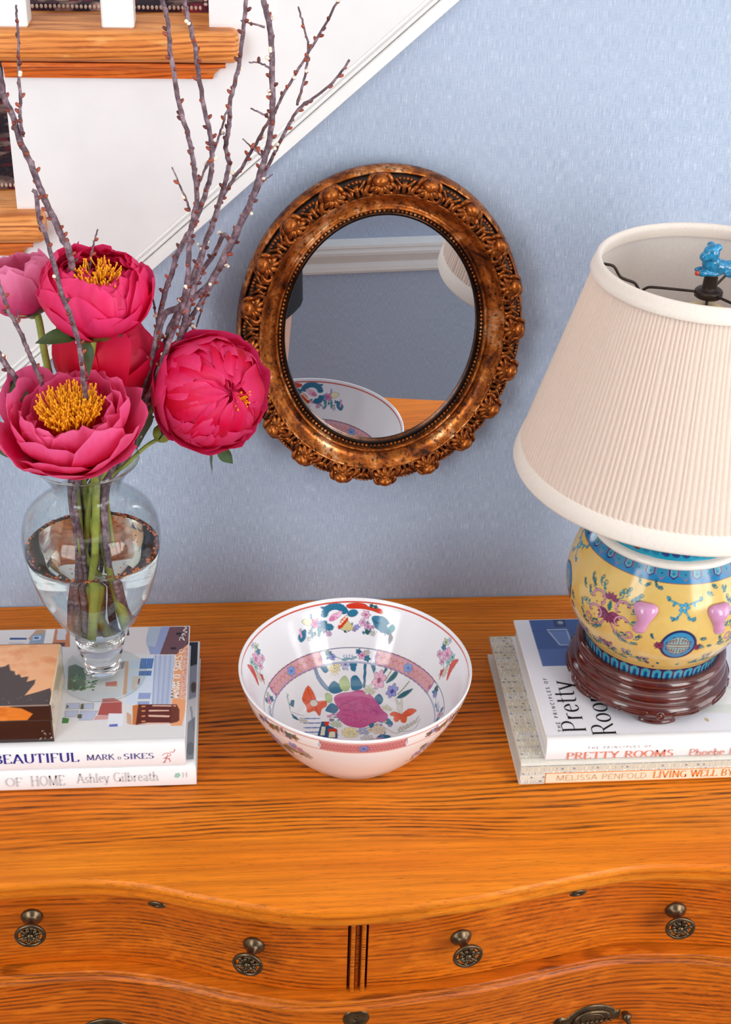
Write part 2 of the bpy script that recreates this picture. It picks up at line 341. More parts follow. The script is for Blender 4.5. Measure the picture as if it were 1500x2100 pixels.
# ------------------------------------------------------------------ painter: draws flat decoration into an array sampled by vertex colours
class Canvas:
    def __init__(s, x0, x1, y0, y1, ppm, bg):
        s.x0, s.y0, s.p = x0, y0, ppm; s.w = int((x1 - x0) * ppm) + 1; s.h = int((y1 - y0) * ppm) + 1
        s.a = np.ones((s.h, s.w, 3)) * np.array(bg, float)
    def _win(s, x0, x1, y0, y1):
        i0 = max(0, int((x0 - s.x0) * s.p) - 1); i1 = min(s.w, int((x1 - s.x0) * s.p) + 3); j0 = max(0, int((y0 - s.y0) * s.p) - 1); j1 = min(s.h, int((y1 - s.y0) * s.p) + 3)
        if i1 <= i0 or j1 <= j0: return None
        X, Y = np.meshgrid(s.x0 + np.arange(i0, i1) / s.p, s.y0 + np.arange(j0, j1) / s.p); return (slice(j0, j1), slice(i0, i1)), X, Y
    def _put(s, sl, d, col, al=1.0):
        k = np.clip(0.5 - d * s.p, 0, 1)[..., None] * al; s.a[sl] = s.a[sl] * (1 - k) + np.array(col, float) * k
    def ell(s, cx, cy, rx, ry, col, ang=0.0, al=1.0, out=None, ow=0.25):
        m = max(rx, ry) + ow; q = s._win(cx - m, cx + m, cy - m, cy + m)
        if q is None: return
        sl, X, Y = q; c, n = math.cos(ang), math.sin(ang); u = (X - cx) * c + (Y - cy) * n; v = -(X - cx) * n + (Y - cy) * c
        d = (np.sqrt((u / rx) ** 2 + (v / ry) ** 2) - 1) * min(rx, ry)
        if out is not None: s._put(sl, d - ow, out, al)
        s._put(sl, d, col, al)
    def poly(s, pts, col, al=1.0, out=None, ow=0.25, curve=0):
        if curve: pts = smooth_path([tuple(p) + (0,) for p in pts], curve, True)
        P = np.array([(p[0], p[1]) for p in pts], float); q = s._win(P[:, 0].min() - ow, P[:, 0].max() + ow, P[:, 1].min() - ow, P[:, 1].max() + ow)
        if q is None: return
        sl, X, Y = q; ins = np.zeros(X.shape, bool); d2 = np.full(X.shape, 1e9)
        for (ax, ay), (bx, by) in zip(P, np.roll(P, -1, 0)):
            if ay != by: ins ^= ((ay > Y) != (by > Y)) & (X < (bx - ax) * (Y - ay) / (by - ay) + ax)
            ex, ey = bx - ax, by - ay; L = ex * ex + ey * ey + 1e-12; t = np.clip(((X - ax) * ex + (Y - ay) * ey) / L, 0, 1)
            d2 = np.minimum(d2, (X - ax - t * ex) ** 2 + (Y - ay - t * ey) ** 2)
        d = np.where(ins, -1, 1) * np.sqrt(d2)
        if out is not None: s._put(sl, d - ow, out, al)
        s._put(sl, d, col, al)
    def line(s, pts, w, col, al=1.0, curve=0):
        if curve: pts = smooth_path([tuple(p) + (0,) for p in pts], curve)
        P = np.array([(p[0], p[1]) for p in pts], float); q = s._win(P[:, 0].min() - w, P[:, 0].max() + w, P[:, 1].min() - w, P[:, 1].max() + w)
        if q is None: return
        sl, X, Y = q; d2 = np.full(X.shape, 1e9)
        for (ax, ay), (bx, by) in zip(P[:-1], P[1:]):
            ex, ey = bx - ax, by - ay; L = ex * ex + ey * ey + 1e-12; t = np.clip(((X - ax) * ex + (Y - ay) * ey) / L, 0, 1)
            d2 = np.minimum(d2, (X - ax - t * ex) ** 2 + (Y - ay - t * ey) ** 2)
        s._put(sl, np.sqrt(d2) - w / 2, col, al)
    def rect(s, x0, x1, y0, y1, col, al=1.0): s.poly([(x0, y0), (x1, y0), (x1, y1), (x0, y1)], col, al)
    def leaf(s, x, y, L, w, ang, col, out=(30, 40, 60), ow=0.2, vein=True):
        c, n = math.cos(ang), math.sin(ang); P = []
        for t, k in ((0, 0), (.2, .75), (.45, 1), (.75, .6), (1, 0), (.75, -.6), (.45, -1), (.2, -.75)): P.append((x + c * t * L - n * k * w / 2, y + n * t * L + c * k * w / 2))
        s.poly(P, col, out=out, ow=ow)
        if vein: s.line([(x, y), (x + c * L * .9, y + n * L * .9)], ow * 1.1, out, 0.8)
    def flower(s, x, y, r, n, col, cen, out=(60, 40, 60), ow=0.2, a0=0.0, asp=0.55, ys=1.0):
        for k in range(n):
            a = a0 + 2 * math.pi * k / n; s.ell(x + .58 * r * math.cos(a), y + .58 * r * math.sin(a) * ys, .46 * r, .46 * r * asp * 1.25, col, a, out=out, ow=ow)
        s.ell(x, y, .26 * r, .26 * r * ys, cen, out=out, ow=ow * .8)
    def scroll(s, x, y, r, a0, turns, w, col, sgn=1):
        P = [(x + r * (1 - .75 * t) * math.cos(a0 + sgn * turns * 2 * math.pi * t), y + r * (1 - .75 * t) * math.sin(a0 + sgn * turns * 2 * math.pi * t)) for t in np.linspace(0, 1, 16)]
        s.line(P, w, col); s.ell(P[-1][0], P[-1][1], w * .9, w * .9, col)
    def sample(s, x, y):
        fx = np.clip((np.asarray(x) - s.x0) * s.p, 0, s.w - 1.001); fy = np.clip((np.asarray(y) - s.y0) * s.p, 0, s.h - 1.001)
        i = fx.astype(int); j = fy.astype(int); u = (fx - i)[..., None]; v = (fy - j)[..., None]; A = s.a
        return lin((A[j, i] * (1 - u) + A[j, i + 1] * u) * (1 - v) + (A[j + 1, i] * (1 - u) + A[j + 1, i + 1] * u) * v)

# ------------------------------------------------------------------ a small high-contrast pen alphabet for titles (thick uprights, hairline bars)
def _arc(cx, cy, rx, ry, a0, a1, n=14): return [(cx + rx * math.cos(math.radians(a0 + (a1 - a0) * i / n)), cy + ry * math.sin(math.radians(a0 + (a1 - a0) * i / n))) for i in range(n + 1)]
GL = {
 'A': (.74, [[(.06, 0), (.36, 1)], [(.36, 1), (.68, 0)], [(.16, .33), (.57, .33)]]),
 'B': (.62, [[(.1, 0), (.1, 1)], [(.1, 1), (.3, 1)] + _arc(.3, .76, .2, .24, 90, -90) + [(.1, .52)], [(.1, .52), (.32, .52)] + _arc(.32, .26, .23, .26, 90, -90) + [(.1, 0)]]),
 'C': (.7, [_arc(.4, .5, .33, .5, 40, 320)]),
 'D': (.72, [[(.1, 0), (.1, 1)], [(.1, 1), (.3, 1)] + _arc(.3, .5, .35, .5, 90, -90) + [(.1, 0)]]),
 'E': (.6, [[(.1, 0), (.1, 1)], [(.1, 1), (.52, 1), (.52, .84)], [(.1, .52), (.42, .52)], [(.1, 0), (.54, 0), (.54, .18)]]),
 'F': (.56, [[(.1, 0), (.1, 1)], [(.1, 1), (.52, 1), (.52, .84)], [(.1, .5), (.42, .5)]]),
 'G': (.74, [_arc(.4, .5, .33, .5, 45, 330), [(.66, .0), (.66, .42)], [(.5, .42), (.74, .42)]]),
 'H': (.76, [[(.12, 0), (.12, 1)], [(.64, 0), (.64, 1)], [(.12, .52), (.64, .52)]]),
 'I': (.3, [[(.15, 0), (.15, 1)]]),
 'K': (.7, [[(.12, 0), (.12, 1)], [(.6, 1), (.14, .45)], [(.28, .6), (.64, 0)]]),
 'L': (.56, [[(.12, 0), (.12, 1)], [(.12, 0), (.54, 0), (.54, .2)]]),
 'M': (.9, [[(.1, 0), (.14, 1)], [(.14, 1), (.45, .05)], [(.45, .05), (.76, 1)], [(.78, 0), (.76, 1)]]),
 'N': (.76, [[(.12, 0), (.12, 1)], [(.12, 1), (.64, 0)], [(.64, 0), (.64, 1)]]),
 'O': (.78, [_arc(.39, .5, .33, .5, 0, 360, 24)]),
 'P': (.6, [[(.12, 0), (.12, 1)], [(.12, 1), (.32, 1)] + _arc(.32, .74, .22, .26, 90, -90) + [(.12, .48)]]),
 'R': (.66, [[(.12, 0), (.12, 1)], [(.12, 1), (.32, 1)] + _arc(.32, .75, .2, .25, 90, -90) + [(.12, .5)], [(.3, .5), (.6, 0)]]),
 'S': (.54, [_arc(.28, .75, .19, .25, 30, 270, 12)[:-1] + _arc(.26, .25, .21, .26, 90, -150, 12)]),
 'T': (.66, [[(.33, 0), (.33, 1)], [(.04, .84), (.04, 1), (.62, 1), (.62, .84)]]),
 'U': (.74, [[(.12, 1), (.12, .3)] + _arc(.37, .3, .25, .3, 180, 360) + [(.62, 1)]]),
 'V': (.7, [[(.06, 1), (.36, 0)], [(.36, 0), (.64, 1)]]),
 'W': (1.0, [[(.04, 1), (.28, 0)], [(.28, 0), (.5, 1)], [(.5, 1), (.74, 0)], [(.74, 0), (.96, 1)]]),
 'Y': (.68, [[(.05, 1), (.34, .45)], [(.62, 1), (.34, .45)], [(.34, .45), (.34, 0)]]),
 'a': (.5, [_arc(.23, .48, .15, .16, 160, 0, 8) + [(.38, .1), (.46, 0)], _arc(.23, .17, .16, .17, 60, 330, 14)]),
 'b': (.54, [[(.1, 0), (.1, 1)], _arc(.28, .31, .19, .31, 150, -150)]),
 'e': (.48, [[(.08, .36), (.42, .36)] + _arc(.25, .32, .18, .31, 10, 320, 18)]),
 'f': (.34, [[(.14, 0), (.14, .8)] + _arc(.27, .8, .13, .2, 180, 40, 8), [(.02, .62), (.3, .62)]]),
 'g': (.52, [_arc(.24, .4, .16, .22, 0, 360, 18), [(.24, .18), (.1, .06), (.4, -.04)] + _arc(.25, -.18, .18, .13, 60, -240, 14), [(.38, .55), (.5, .62)]]),
 'h': (.56, [[(.1, 0), (.1, 1)], _arc(.28, .38, .17, .24, 160, 0, 8) + [(.45, 0)]]),
 'i': (.24, [[(.12, 0), (.12, .62)], [(.12, .84), (.12, .9)]]),
 'l': (.24, [[(.12, 0), (.12, 1)]]),
 'm': (.8, [[(.1, 0), (.1, .62)], _arc(.26, .4, .14, .22, 160, 0, 8) + [(.4, 0)], _arc(.55, .4, .14, .22, 160, 0, 8) + [(.69, 0)]]),
 'o': (.54, [_arc(.27, .31, .2, .31, 0, 360, 20)]),
 'r': (.4, [[(.12, 0), (.12, .62)], _arc(.3, .38, .18, .24, 160, 60, 6)]),
 's': (.4, [_arc(.21, .46, .13, .16, 30, 270, 9)[:-1] + _arc(.19, .16, .15, .17, 90, -150, 9)]),
 't': (.34, [[(.14, .86), (.14, .12)] + _arc(.26, .12, .12, .12, 180, 300, 6), [(.02, .62), (.3, .62)]]),
 'y': (.5, [[(.05, .62), (.26, 0)], [(.46, .62), (.2, -.26), (.08, -.28)]]),
 '.': (.2, [[(.1, 0), (.1, .06)]]), ' ': (.34, []),
}
_SERIF = {'A': [(.06, 0), (.68, 0)], 'B': [(.1, 0), (.1, 1)], 'E': [(.1, 0), (.1, 1)], 'F': [(.1, 0), (.1, 1)], 'H': [(.12, 0), (.12, 1), (.64, 0), (.64, 1)], 'I': [(.15, 0), (.15, 1)], 'K': [(.12, 0), (.12, 1), (.64, 0), (.6, 1)],
 'L': [(.12, 0), (.12, 1)], 'M': [(.1, 0), (.78, 0), (.12, 1), (.78, 1)], 'N': [(.12, 0), (.12, 1), (.64, 1)], 'P': [(.12, 0), (.12, 1)], 'R': [(.12, 0), (.12, 1)], 'T': [(.33, 0)], 'U': [(.12, 1), (.62, 1)], 'V': [(.06, 1), (.64, 1)], 'Y': [(.34, 0), (.05, 1), (.62, 1)],
 'D': [(.1, 0), (.1, 1)], 'W': [(.04, 1), (.96, 1)], 'h': [(.1, 0), (.45, 0)], 'l': [(.12, 0)], 'i': [(.12, 0)], 'm': [(.1, 0), (.4, 0), (.69, 0)], 'r': [(.12, 0)], 'f': [(.14, 0)], 'y': [(.05, .62), (.46, .62)]}
def text_width(s, sp=0.06): return sum(GL[c][0] + sp for c in s) - sp
def lettering(s, origin, xd, yd, h, mat, parent, width=None, thick=0.075, thin=0.022, sp=0.06, lift=0.00025, sans=False, name='lettering', label=None):
    """flat print: letters as thin strips lying on a cover or spine"""
    xd = Vector(xd).normalized(); yd = Vector(yd).normalized(); nd = xd.cross(yd); kx = 1.0
    if width: kx = width / (text_width(s, sp) * h)
    V = []; F = []; pen = 0.0
    def stroke(P, a, b):
        n = len(P); base = len(V)
        for i in range(n):
            p = P[i]; q0 = P[max(i - 1, 0)]; q1 = P[min(i + 1, n - 1)]; dx, dy = q1[0] - q0[0], q1[1] - q0[1]; l = math.hypot(dx, dy) or 1; nx, ny = -dy / l, dx / l
            for sg in (1, -1):
                X = (pen + p[0] + sg * nx * a) * h * kx; Y = (p[1] + sg * ny * b) * h
                V.append(tuple(Vector(origin) + xd * X + yd * Y + nd * lift))
        for i in range(n - 1): F.append((base + 2 * i, base + 2 * i + 1, base + 2 * i + 3, base + 2 * i + 2))
    for c in s:
        wd, st = GL[c]
        for P in st: stroke(P, thick if not sans else thin, thin)
        if not sans:
            for (x, y) in _SERIF.get(c, ()): stroke([(x - .1, y), (x + .1, y)], thin, thin * .8)
        pen += wd + sp
    o = obj(name, V, F, mat, parent, smooth=False)
    if label: o['label'] = label
    return o

# ------------------------------------------------------------------ the room
XL, XR, YF, ZC = -2.3, 2.3, -1.80, 1.72
SX = lambda k: -0.133 + (k - 2) * 0.1935            # riser face of step k
SZ = lambda k: 0.660 + (k - 2) * 0.176              # top of tread k
DG = lambda x: 0.4232 + 0.8965 * (x + 0.1947)       # lower edge of the sloping trim
K0, K1 = -6, 7
def st(o): o['kind'] = 'structure'; return o
wb = [(XL, FLOOR), (XR, FLOOR), (XR, ZC), (SX(K1), ZC)]
for k in range(K1, K0 - 1, -1): wb += [(SX(k), SZ(k) - 0.031), (SX(k - 1), SZ(k) - 0.031)]
wb += [(XL, SZ(K0) - 0.031)]
st(obj('wall_back', *prism(wb, 0.0, 0.09), M['paper_blue'], smooth=False))
st(obj('wall_stairwell', *prism([(XL, FLOOR), (XR, FLOOR), (XR, ZC), (XL, ZC)], 1.0, 1.06), M['plaster'], smooth=False))
st(obj('floor', *box(XL - .06, XR + .06, YF - .06, 1.06, FLOOR - 0.05, FLOOR), M['floor'], smooth=False))
st(obj('ceiling', *box(XL - .06, XR + .06, YF - .06, 1.06, ZC, ZC + 0.05), M['plaster'], smooth=False))
st(obj('wall_left', *box(XL - .06, XL, YF - .06, 1.06, FLOOR, ZC), M['plaster'], smooth=False))
wr = MB(); ra0, ra1, rz0, rz1 = -1.53, -.37, -.56, 1.36
for q in ((YF - .06, ra0, FLOOR, ZC), (ra1, 1.06, FLOOR, ZC), (ra0, ra1, FLOOR, rz0), (ra0, ra1, rz1, ZC)): wr.add(*box(XR, XR + .06, q[0], q[1], q[2], q[3]))
st(wr.build('wall_right', M['plaster'], smooth=False))
w = bpy.data.objects.new('window_3', None); SC.collection.objects.link(w); w.location = (XR, (ra0 + ra1) / 2, rz0); WL[w] = Vector(w.location); st(w)  # opening and window added to house the hall-end fill light
f = MB()
for q in ((ra0 - .05, ra0, rz0 - .05, rz1 + .05), (ra1, ra1 + .05, rz0 - .05, rz1 + .05), (ra0, ra1, rz0 - .05, rz0), (ra0, ra1, rz1, rz1 + .05)): f.add(*bevel_box(XR - .02, XR + .03, q[0], q[1], q[2], q[3], .004))
f.build('window_frame', M['trim_white'], w, smooth=False)
g = MB(); ym = (ra0 + ra1) / 2; g.add(*box(XR + .02, XR + .04, ym - .012, ym + .012, rz0, rz1))
for t in (.25, .5, .75): g.add(*box(XR + .02, XR + .04, ra0, ra1, rz0 + (rz1 - rz0) * t - .011, rz0 + (rz1 - rz0) * t + .011))
g.build('glazing_bar', M['trim_white'], w, smooth=False)
for n in range(4):
    for c in range(2): obj('pane', *box(XR + .028, XR + .032, ra0 if c == 0 else ym, ym if c == 0 else ra1, rz0 + n * (rz1 - rz0) / 4, rz0 + (n + 1) * (rz1 - rz0) / 4), M['glass'], w, smooth=False)
wins = [(-1.85, -0.85), (0.85, 1.85)]; wz0, wz1 = -0.06, 1.56
wf = MB()
for a, b in ((XL, wins[0][0]), (wins[0][1], wins[1][0]), (wins[1][1], XR)): wf.add(*box(a, b, YF - .06, YF, FLOOR, ZC))
for a, b in wins: wf.add(*box(a, b, YF - .06, YF, FLOOR, wz0)); wf.add(*box(a, b, YF - .06, YF, wz1, ZC))
st(wf.build('wall_front', M['paper_blue'], smooth=False))
for i, (a, b) in enumerate(wins):
    w = bpy.data.objects.new('window_%d' % (i + 1), None); SC.collection.objects.link(w); w.location = ((a + b) / 2, YF, wz0); WL[w] = Vector(w.location); st(w)
    f = MB()
    for q in ((a - .05, a, wz0 - .05, wz1 + .05), (b, b + .05, wz0 - .05, wz1 + .05), (a, b, wz0 - .05, wz0), (a, b, wz1, wz1 + .05)): f.add(*bevel_box(q[0], q[1], YF - .03, YF + .02, q[2], q[3], .004))
    f.build('window_frame', M['trim_white'], w, smooth=False)
    g = MB(); xm = (a + b) / 2
    g.add(*box(xm - .012, xm + .012, YF - .04, YF - .02, wz0, wz1))
    for z in (wz0 + (wz1 - wz0) * t for t in (.25, .5, .75)): g.add(*box(a, b, YF - .04, YF - .02, z - .011, z + .011))
    g.build('glazing_bar', M['trim_white'], w, smooth=False)
    for n in range(4):
        for c in range(2):
            h = (wz1 - wz0) / 4; obj('pane', *box(a + c * (xm - a), xm if c == 0 else b, YF - .032, YF - .028, wz0 + n * h, wz0 + (n + 1) * h), M['glass'], w, smooth=False)
for nm, (cx, cy, sx, sy), lb in (('fill_light_panel', (.1, -.85, 2.4, 1.1), 'large flat white panel added around the fill light over the hall'), ('fill_light_panel', (-.2, .75, 1.6, .5), 'narrow flat white panel added around the fill light over the stairs')):
    t = thing(nm, lb, 'fill light', (cx, cy, ZC - .045)); m = MB()  # unseen frame and plate added around each overhead fill light
    for q in ((cx - sx / 2 - .03, cx - sx / 2, cy - sy / 2 - .03, cy + sy / 2 + .03), (cx + sx / 2, cx + sx / 2 + .03, cy - sy / 2 - .03, cy + sy / 2 + .03), (cx - sx / 2, cx + sx / 2, cy - sy / 2 - .03, cy - sy / 2), (cx - sx / 2, cx + sx / 2, cy + sy / 2, cy + sy / 2 + .03)): m.add(*box(q[0], q[1], q[2], q[3], ZC - .05, ZC))
    m.build('frame', M['trim_white'], t, smooth=False); obj('panel_plate', *box(cx - sx / 2, cx + sx / 2, cy - sy / 2, cy + sy / 2, ZC - .035, ZC - .031), M['plaster'], t, smooth=False)
# chair rail of the wall opposite, seen in the mirror
rp = [(YF, -0.475), (YF + .008, -0.476), (YF + .013, -0.468), (YF + .013, -0.457), (YF + .010, -0.447), (YF + .016, -0.438), (YF + .022, -0.430), (YF + .030, -0.419), (YF + .032, -0.411), (YF + .030, -0.401), (YF + .034, -0.398), (YF + .034, -0.391), (YF, -0.389)]
st(obj('trim_1', *loft([[(x, p[0], p[1]) for p in rp] for x in (XL, XR)]), M['trim_white'], smooth=False))
bp_ = [(YF, FLOOR), (YF + .02, FLOOR), (YF + .02, FLOOR + .11), (YF + .012, FLOOR + .13), (YF, FLOOR + .135)]
st(obj('baseboard_front', *loft([[(x, p[0], p[1]) for p in bp_] for x in (XL, XR)]), M['trim_white'], smooth=False))
bb_ = [(0, FLOOR), (-.02, FLOOR), (-.02, FLOOR + .11), (-.012, FLOOR + .13), (0, FLOOR + .135)]
st(obj('baseboard_back', *loft([[(x, p[0], p[1]) for p in bb_] for x in (XL, XR)]), M['trim_white'], smooth=False))

# ------------------------------------------------------------------ staircase above the sloping trim
stairs = thing('staircase', 'open-sided staircase with oak treads, white stringer and square white balusters', 'staircase', (SX(K0), 0, FLOOR))
sp = [(SX(K1), SZ(K1) - .031)]
for k in range(K1, K0 - 1, -1):
    sp += [(SX(k), SZ(k) - .031)] if k < K1 else []
    sp += [(SX(k - 1), SZ(k) - .031)]
xa = SX(K0 - 1); xl = (FLOOR + .14 - .4232) / .8965 - .1947; sp = sp[:-1]; xa = max(xa, xl); sp = [p for p in sp if p[0] >= xa - .01]; sp += [(xa, sp[-1][1]), (xa, DG(xa) + .012), (SX(K1), DG(SX(K1)) + .012)]
obj('stringer', *prism(sp, -.008, -.0002), M['stringer'], stairs, smooth=False)
tm = MB()
def band(o0, o1, prof):
    xs = (xa, SX(K1)); tm.add(*loft([[(x, y, DG(x) + o) for (o, y) in prof] for x in xs]))
band(0, 0, [(0, -.0002), (0, -.012), (.001, -.0135), (.0145, -.0135), (.0155, -.012), (.0155, -.0002)])
band(0, 0, [(.0165, -.0075), (.0170, -.0105), (.0190, -.0115), (.0210, -.0105), (.0215, -.0075)])
band(0, 0, [(.0235, -.0075), (.024, -.0092), (.0255, -.0095), (.027, -.009), (.0275, -.0075)])
tm.build('sloping_trim', M['trim_white'], stairs, smooth=False)
for k in range(K0, K1):
    z = SZ(k); x0, x1 = SX(k - 1), SX(k)
    pr = [(.95, z), (-.020, z), (-.0275, z - .003), (-.0325, z - .009), (-.034, z - .016), (-.0325, z - .023), (-.0275, z - .028), (-.020, z - .030), (.95, z - .030)]
    obj('tread', *loft([[(x, y, zz) for (y, zz) in pr] for x in (x0 - .028, x1)]), M['oak_tread'], stairs, autosmooth=35)
    # the nosing that returns past the riser, its end rounded
    rows = []
    for (dx, sc) in ((0, 1), (.019, 1), (.0225, .97), (.025, .88), (.0268, .7), (.0275, .45)):
        rows.append([(x1 + dx, -.0205 + (y + .0205) * (sc if y < -.0205 else 1), z - .015 + (zz - z + .015) * sc) for (y, zz) in [(-.0005, z)] + pr[1:-1] + [(-.0005, z - .030)]])
    obj('return_nosing', *loft(rows), M['oak_tread'], stairs, autosmooth=35)
    zt = z - .0302; cv = [(-.0003, 0), (-.024, 0), (-.024, -.0035), (-.0195, -.005), (-.0155, -.008), (-.0135, -.012), (-.0130, -.0165), (-.0003, -.0165)]
    rows = []
    for (dx, sc) in ((x0 - x1 + .002, 0), (.0125, 0), (.0127, 0)): rows.append([(x1 + dx, y, zt + q) for (y, q) in cv])
    # coved end: the lower the point, the shorter the moulding
    rows[-1] = [(x1 + .0145 - (0 if q > -.004 else min(1, (-q - .003) / .011) ** .6 * .0125), max(y, -.024), zt + q) for (y, q) in cv]
    rows[1] = [(x1 - .002, y, zt + q) for (y, q) in cv]
    obj('cove_moulding', *loft([rows[0], rows[1], rows[2 if False else -1]]), M['oak_tread_red'], stairs, autosmooth=40)
    obj('riser', *box(x1, x1 + .016, .0005, .95, z, SZ(k + 1) - .030), M['trim_white'], stairs, smooth=False)
    for bx in (-.2165, -.3130):
        xx = bx + (k - 2) * .1935
        obj('baluster', *bevel_box(xx - .0148, xx + .0148, -.0185, .0125, z, min(z + .80, ZC - .005), .0015, 1), M['trim_white'], stairs, smooth=False)
# carpet runner up the middle of the flight
def runner_mat():
    t = NT('floral_runner'); co = t.coord((1, 1, 1)); wv = t.noise(t.coord((30, 30, 30)), 1, 3)
    v = t.n('ShaderNodeTexVoronoi', feature='F1'); v.inputs['Scale'].default_value = 55; v.inputs['Randomness'].default_value = 1
    ad = t.n('ShaderNodeVectorMath', operation='MULTIPLY_ADD'); t.link(wv, ad.inputs[0]); ad.inputs[1].default_value = (.05, .05, .05); t.link(co, ad.inputs[2]); t.link(ad.outputs[0], v.inputs['Vector'])
    sp_ = t.n('ShaderNodeSeparateColor'); t.link(v.outputs['Color'], sp_.inputs[0])
    c = t.ramp(sp_.outputs[0], [(0, L4((44, 26, 52))), (.3, L4((70, 30, 52))), (.5, L4((140, 24, 54))), (.68, L4((30, 22, 46))), (.8, L4((188, 150, 140))), (1, L4((112, 54, 74)))], 'CONSTANT')
    c = t.mix(t.ramp(v.outputs['Distance'], [(.2, G(0)), (.55, G(.7))]), c, L4((36, 22, 40)))
    c = t.mix(t.ramp(t.noise(t.coord((400, 400, 400)), 1, 2), [(.5, G(0)), (.75, G(.16))]), c, L4((190, 150, 150)))
    t.set(Base_Color=c, Roughness=.95); return t.m
M['runner'] = runner_mat()
rn = thing('stair_runner', 'dark burgundy floral carpet runner with corded edge lying up the stairs', 'rug', (SX(K0), .05, SZ(K0)))
ry0, ry1, th = .050, .85, .007; top = []; bot = []
for k in range(K0, K1):
    top += [(SX(k - 1) - .034 if k > K0 else SX(k - 1) - .034, SZ(k) + th), (SX(k) - th, SZ(k) + th)]; bot += [(SX(k - 1) - .0285, SZ(k) + .0004), (SX(k) - .0004, SZ(k) + .0004)]
    if k < K1 - 1: top += [(SX(k) - th, SZ(k + 1) - .036), (SX(k) - .034, SZ(k + 1) - .036)]; bot += [(SX(k) - .0004, SZ(k + 1) - .0306), (SX(k) - .0285, SZ(k + 1) - .0306)]
n = len(top); V = [(x, y, z) for y in (ry0, ry1) for (x, z) in top] + [(x, y, z) for y in (ry0, ry1) for (x, z) in bot]; F = []
for i in range(n - 1):
    F += [(i, i + 1, n + i + 1, n + i), (2 * n + i, 3 * n + i, 3 * n + i + 1, 2 * n + i + 1), (i, 2 * n + i, 2 * n + i + 1, i + 1), (n + i, n + i + 1, 3 * n + i + 1, 3 * n + i)]
obj('carpet', V, F, M['runner'], rn, smooth=False)
cb = MB()
for k in (0, 1, 2):
    x = SX(k - 1) - .03
    while x < SX(k) - .006: cb.add(*ellipsoid((x, ry0 - .0005, SZ(k) + .0045), (.0017, .002, .0022), 6, 4)); x += .0042
    z = SZ(k) + .008
    while z < SZ(k + 1) - .04: cb.add(*ellipsoid((SX(k) - .004, ry0 - .0005, z), (.0022, .002, .0017), 6, 4)); z += .0042
tag(cb.build('edge_cord', ink('cream_cord', (214, 190, 176), .9), rn), kind='stuff')

# ------------------------------------------------------------------ the photographer, whose skirt and leg show in the mirror
per = thing('person', 'person in a dark navy dress holding a camera, hem and bare leg seen in mirror', 'person', (0, -1.555, FLOOR))
def skin_body(name, joints, edges, root, mat, parent, sub=2):
    me = bpy.data.meshes.new(name); base = WL[parent]
    me.from_pydata([tuple(Vector(j[:3]) - base) for j in joints], edges, []); o = bpy.data.objects.new(name, me); _link(o, parent); me.materials.append(mat)
    md = o.modifiers.new('skin', 'SKIN'); md.use_smooth_shade = True
    for i, j in enumerate(joints):
        r = j[3]; me.skin_vertices[0].data[i].radius = (r, r); me.skin_vertices[0].data[i].use_root = (i == root)
    s = o.modifiers.new('sub', 'SUBSURF'); s.levels = sub; s.render_levels = sub; WL[o] = base; return o
px, py = .0, -1.56
J = [(px, py, -.12, .105), (px, py, .06, .092), (px, py + .01, .26, .10), (px, py, .36, .05), (px, py + .01, .42, .045), (px, py + .02, .50, .074), (px, py + .02, .60, .078), (px, py + .01, .65, .05)]
E_ = [(0, 1), (1, 2), (2, 3), (3, 4), (4, 5), (5, 6), (6, 7)]
def limb(start, pts):
    a = start
    for p in pts: J.append(p); E_.append((a, len(J) - 1)); a = len(J) - 1
    return a
for s in (-1, 1):
    limb(0, [(px + s * .085, py, -.20, .082), (px + s * .086, py + .015, -.53, .05), (px + s * .084, py - .005, -.63, .050), (px + s * .082, py - .01, -.93, .030), (px + s * .082, py - .01, -.995, .03), (px + s * .09, py + .11, -1.018, .022)])
    wz = CAM.z - .022
    w = limb(2, [(px + s * .165, py, .31, .05), (px + s * .205, py + .05, .57, .038), (px - .05 + s * .12, py + .075, .80, .024), (CAM.x + s * .075, py + .080, wz - .02, .022)])
    for q, (dx, dy, dz, r) in enumerate(((-.030, .050, .050, .0085), (-.022, .046, .062, .009), (-.010, .040, .068, .009), (.004, .034, .062, .008))):
        limb(w, [(J[w][0] - s * dx * .2, J[w][1] + dy * .35 + .004 * q, J[w][2] + dz * .45, r * 1.1), (J[w][0] - s * .012, J[w][1] + dy * .7, J[w][2] + dz * .8, r), (J[w][0] - s * .03, J[w][1] + dy, J[w][2] + dz, r * .8)])
    limb(w, [(J[w][0] - s * .022, J[w][1] - .018, J[w][2] + .018, .010), (J[w][0] - s * .036, J[w][1] - .022, J[w][2] + .04, .009)])
skin_body('body', J, E_, 0, M['skin'], per)
fc = MB()
for s in (-1, 1):
    fc.add(*ellipsoid((px + s * .03, py + .088, .555), (.012, .008, .007)), 0); fc.add(*ellipsoid((px + s * .03, py + .0945, .555), (.005, .003, .005)), 1); fc.add(*ellipsoid((px + s * .078, py + .02, .545), (.009, .018, .028)), 2)
    fc.add(*ellipsoid((px + s * .03, py + .09, .575), (.018, .005, .004)), 1)
fc.add(*ellipsoid((px, py + .103, .53), (.011, .016, .02)), 2); fc.add(*ellipsoid((px, py + .09, .493), (.022, .008, .007)), 3)
fc.build('face', None, per, mats=[ink('eye_white', (238, 236, 232)), M['hair'], M['skin'], ink('lips', (176, 88, 84))])
hr = MB(); hr.add(*ellipsoid((px, py - .004, .595), (.096, .104, .09), 20, 12)); hr.add(*ellipsoid((px, py - .05, .48), (.092, .055, .16), 16, 10))
hr.build('hair', M['hair'], per)
rows = []
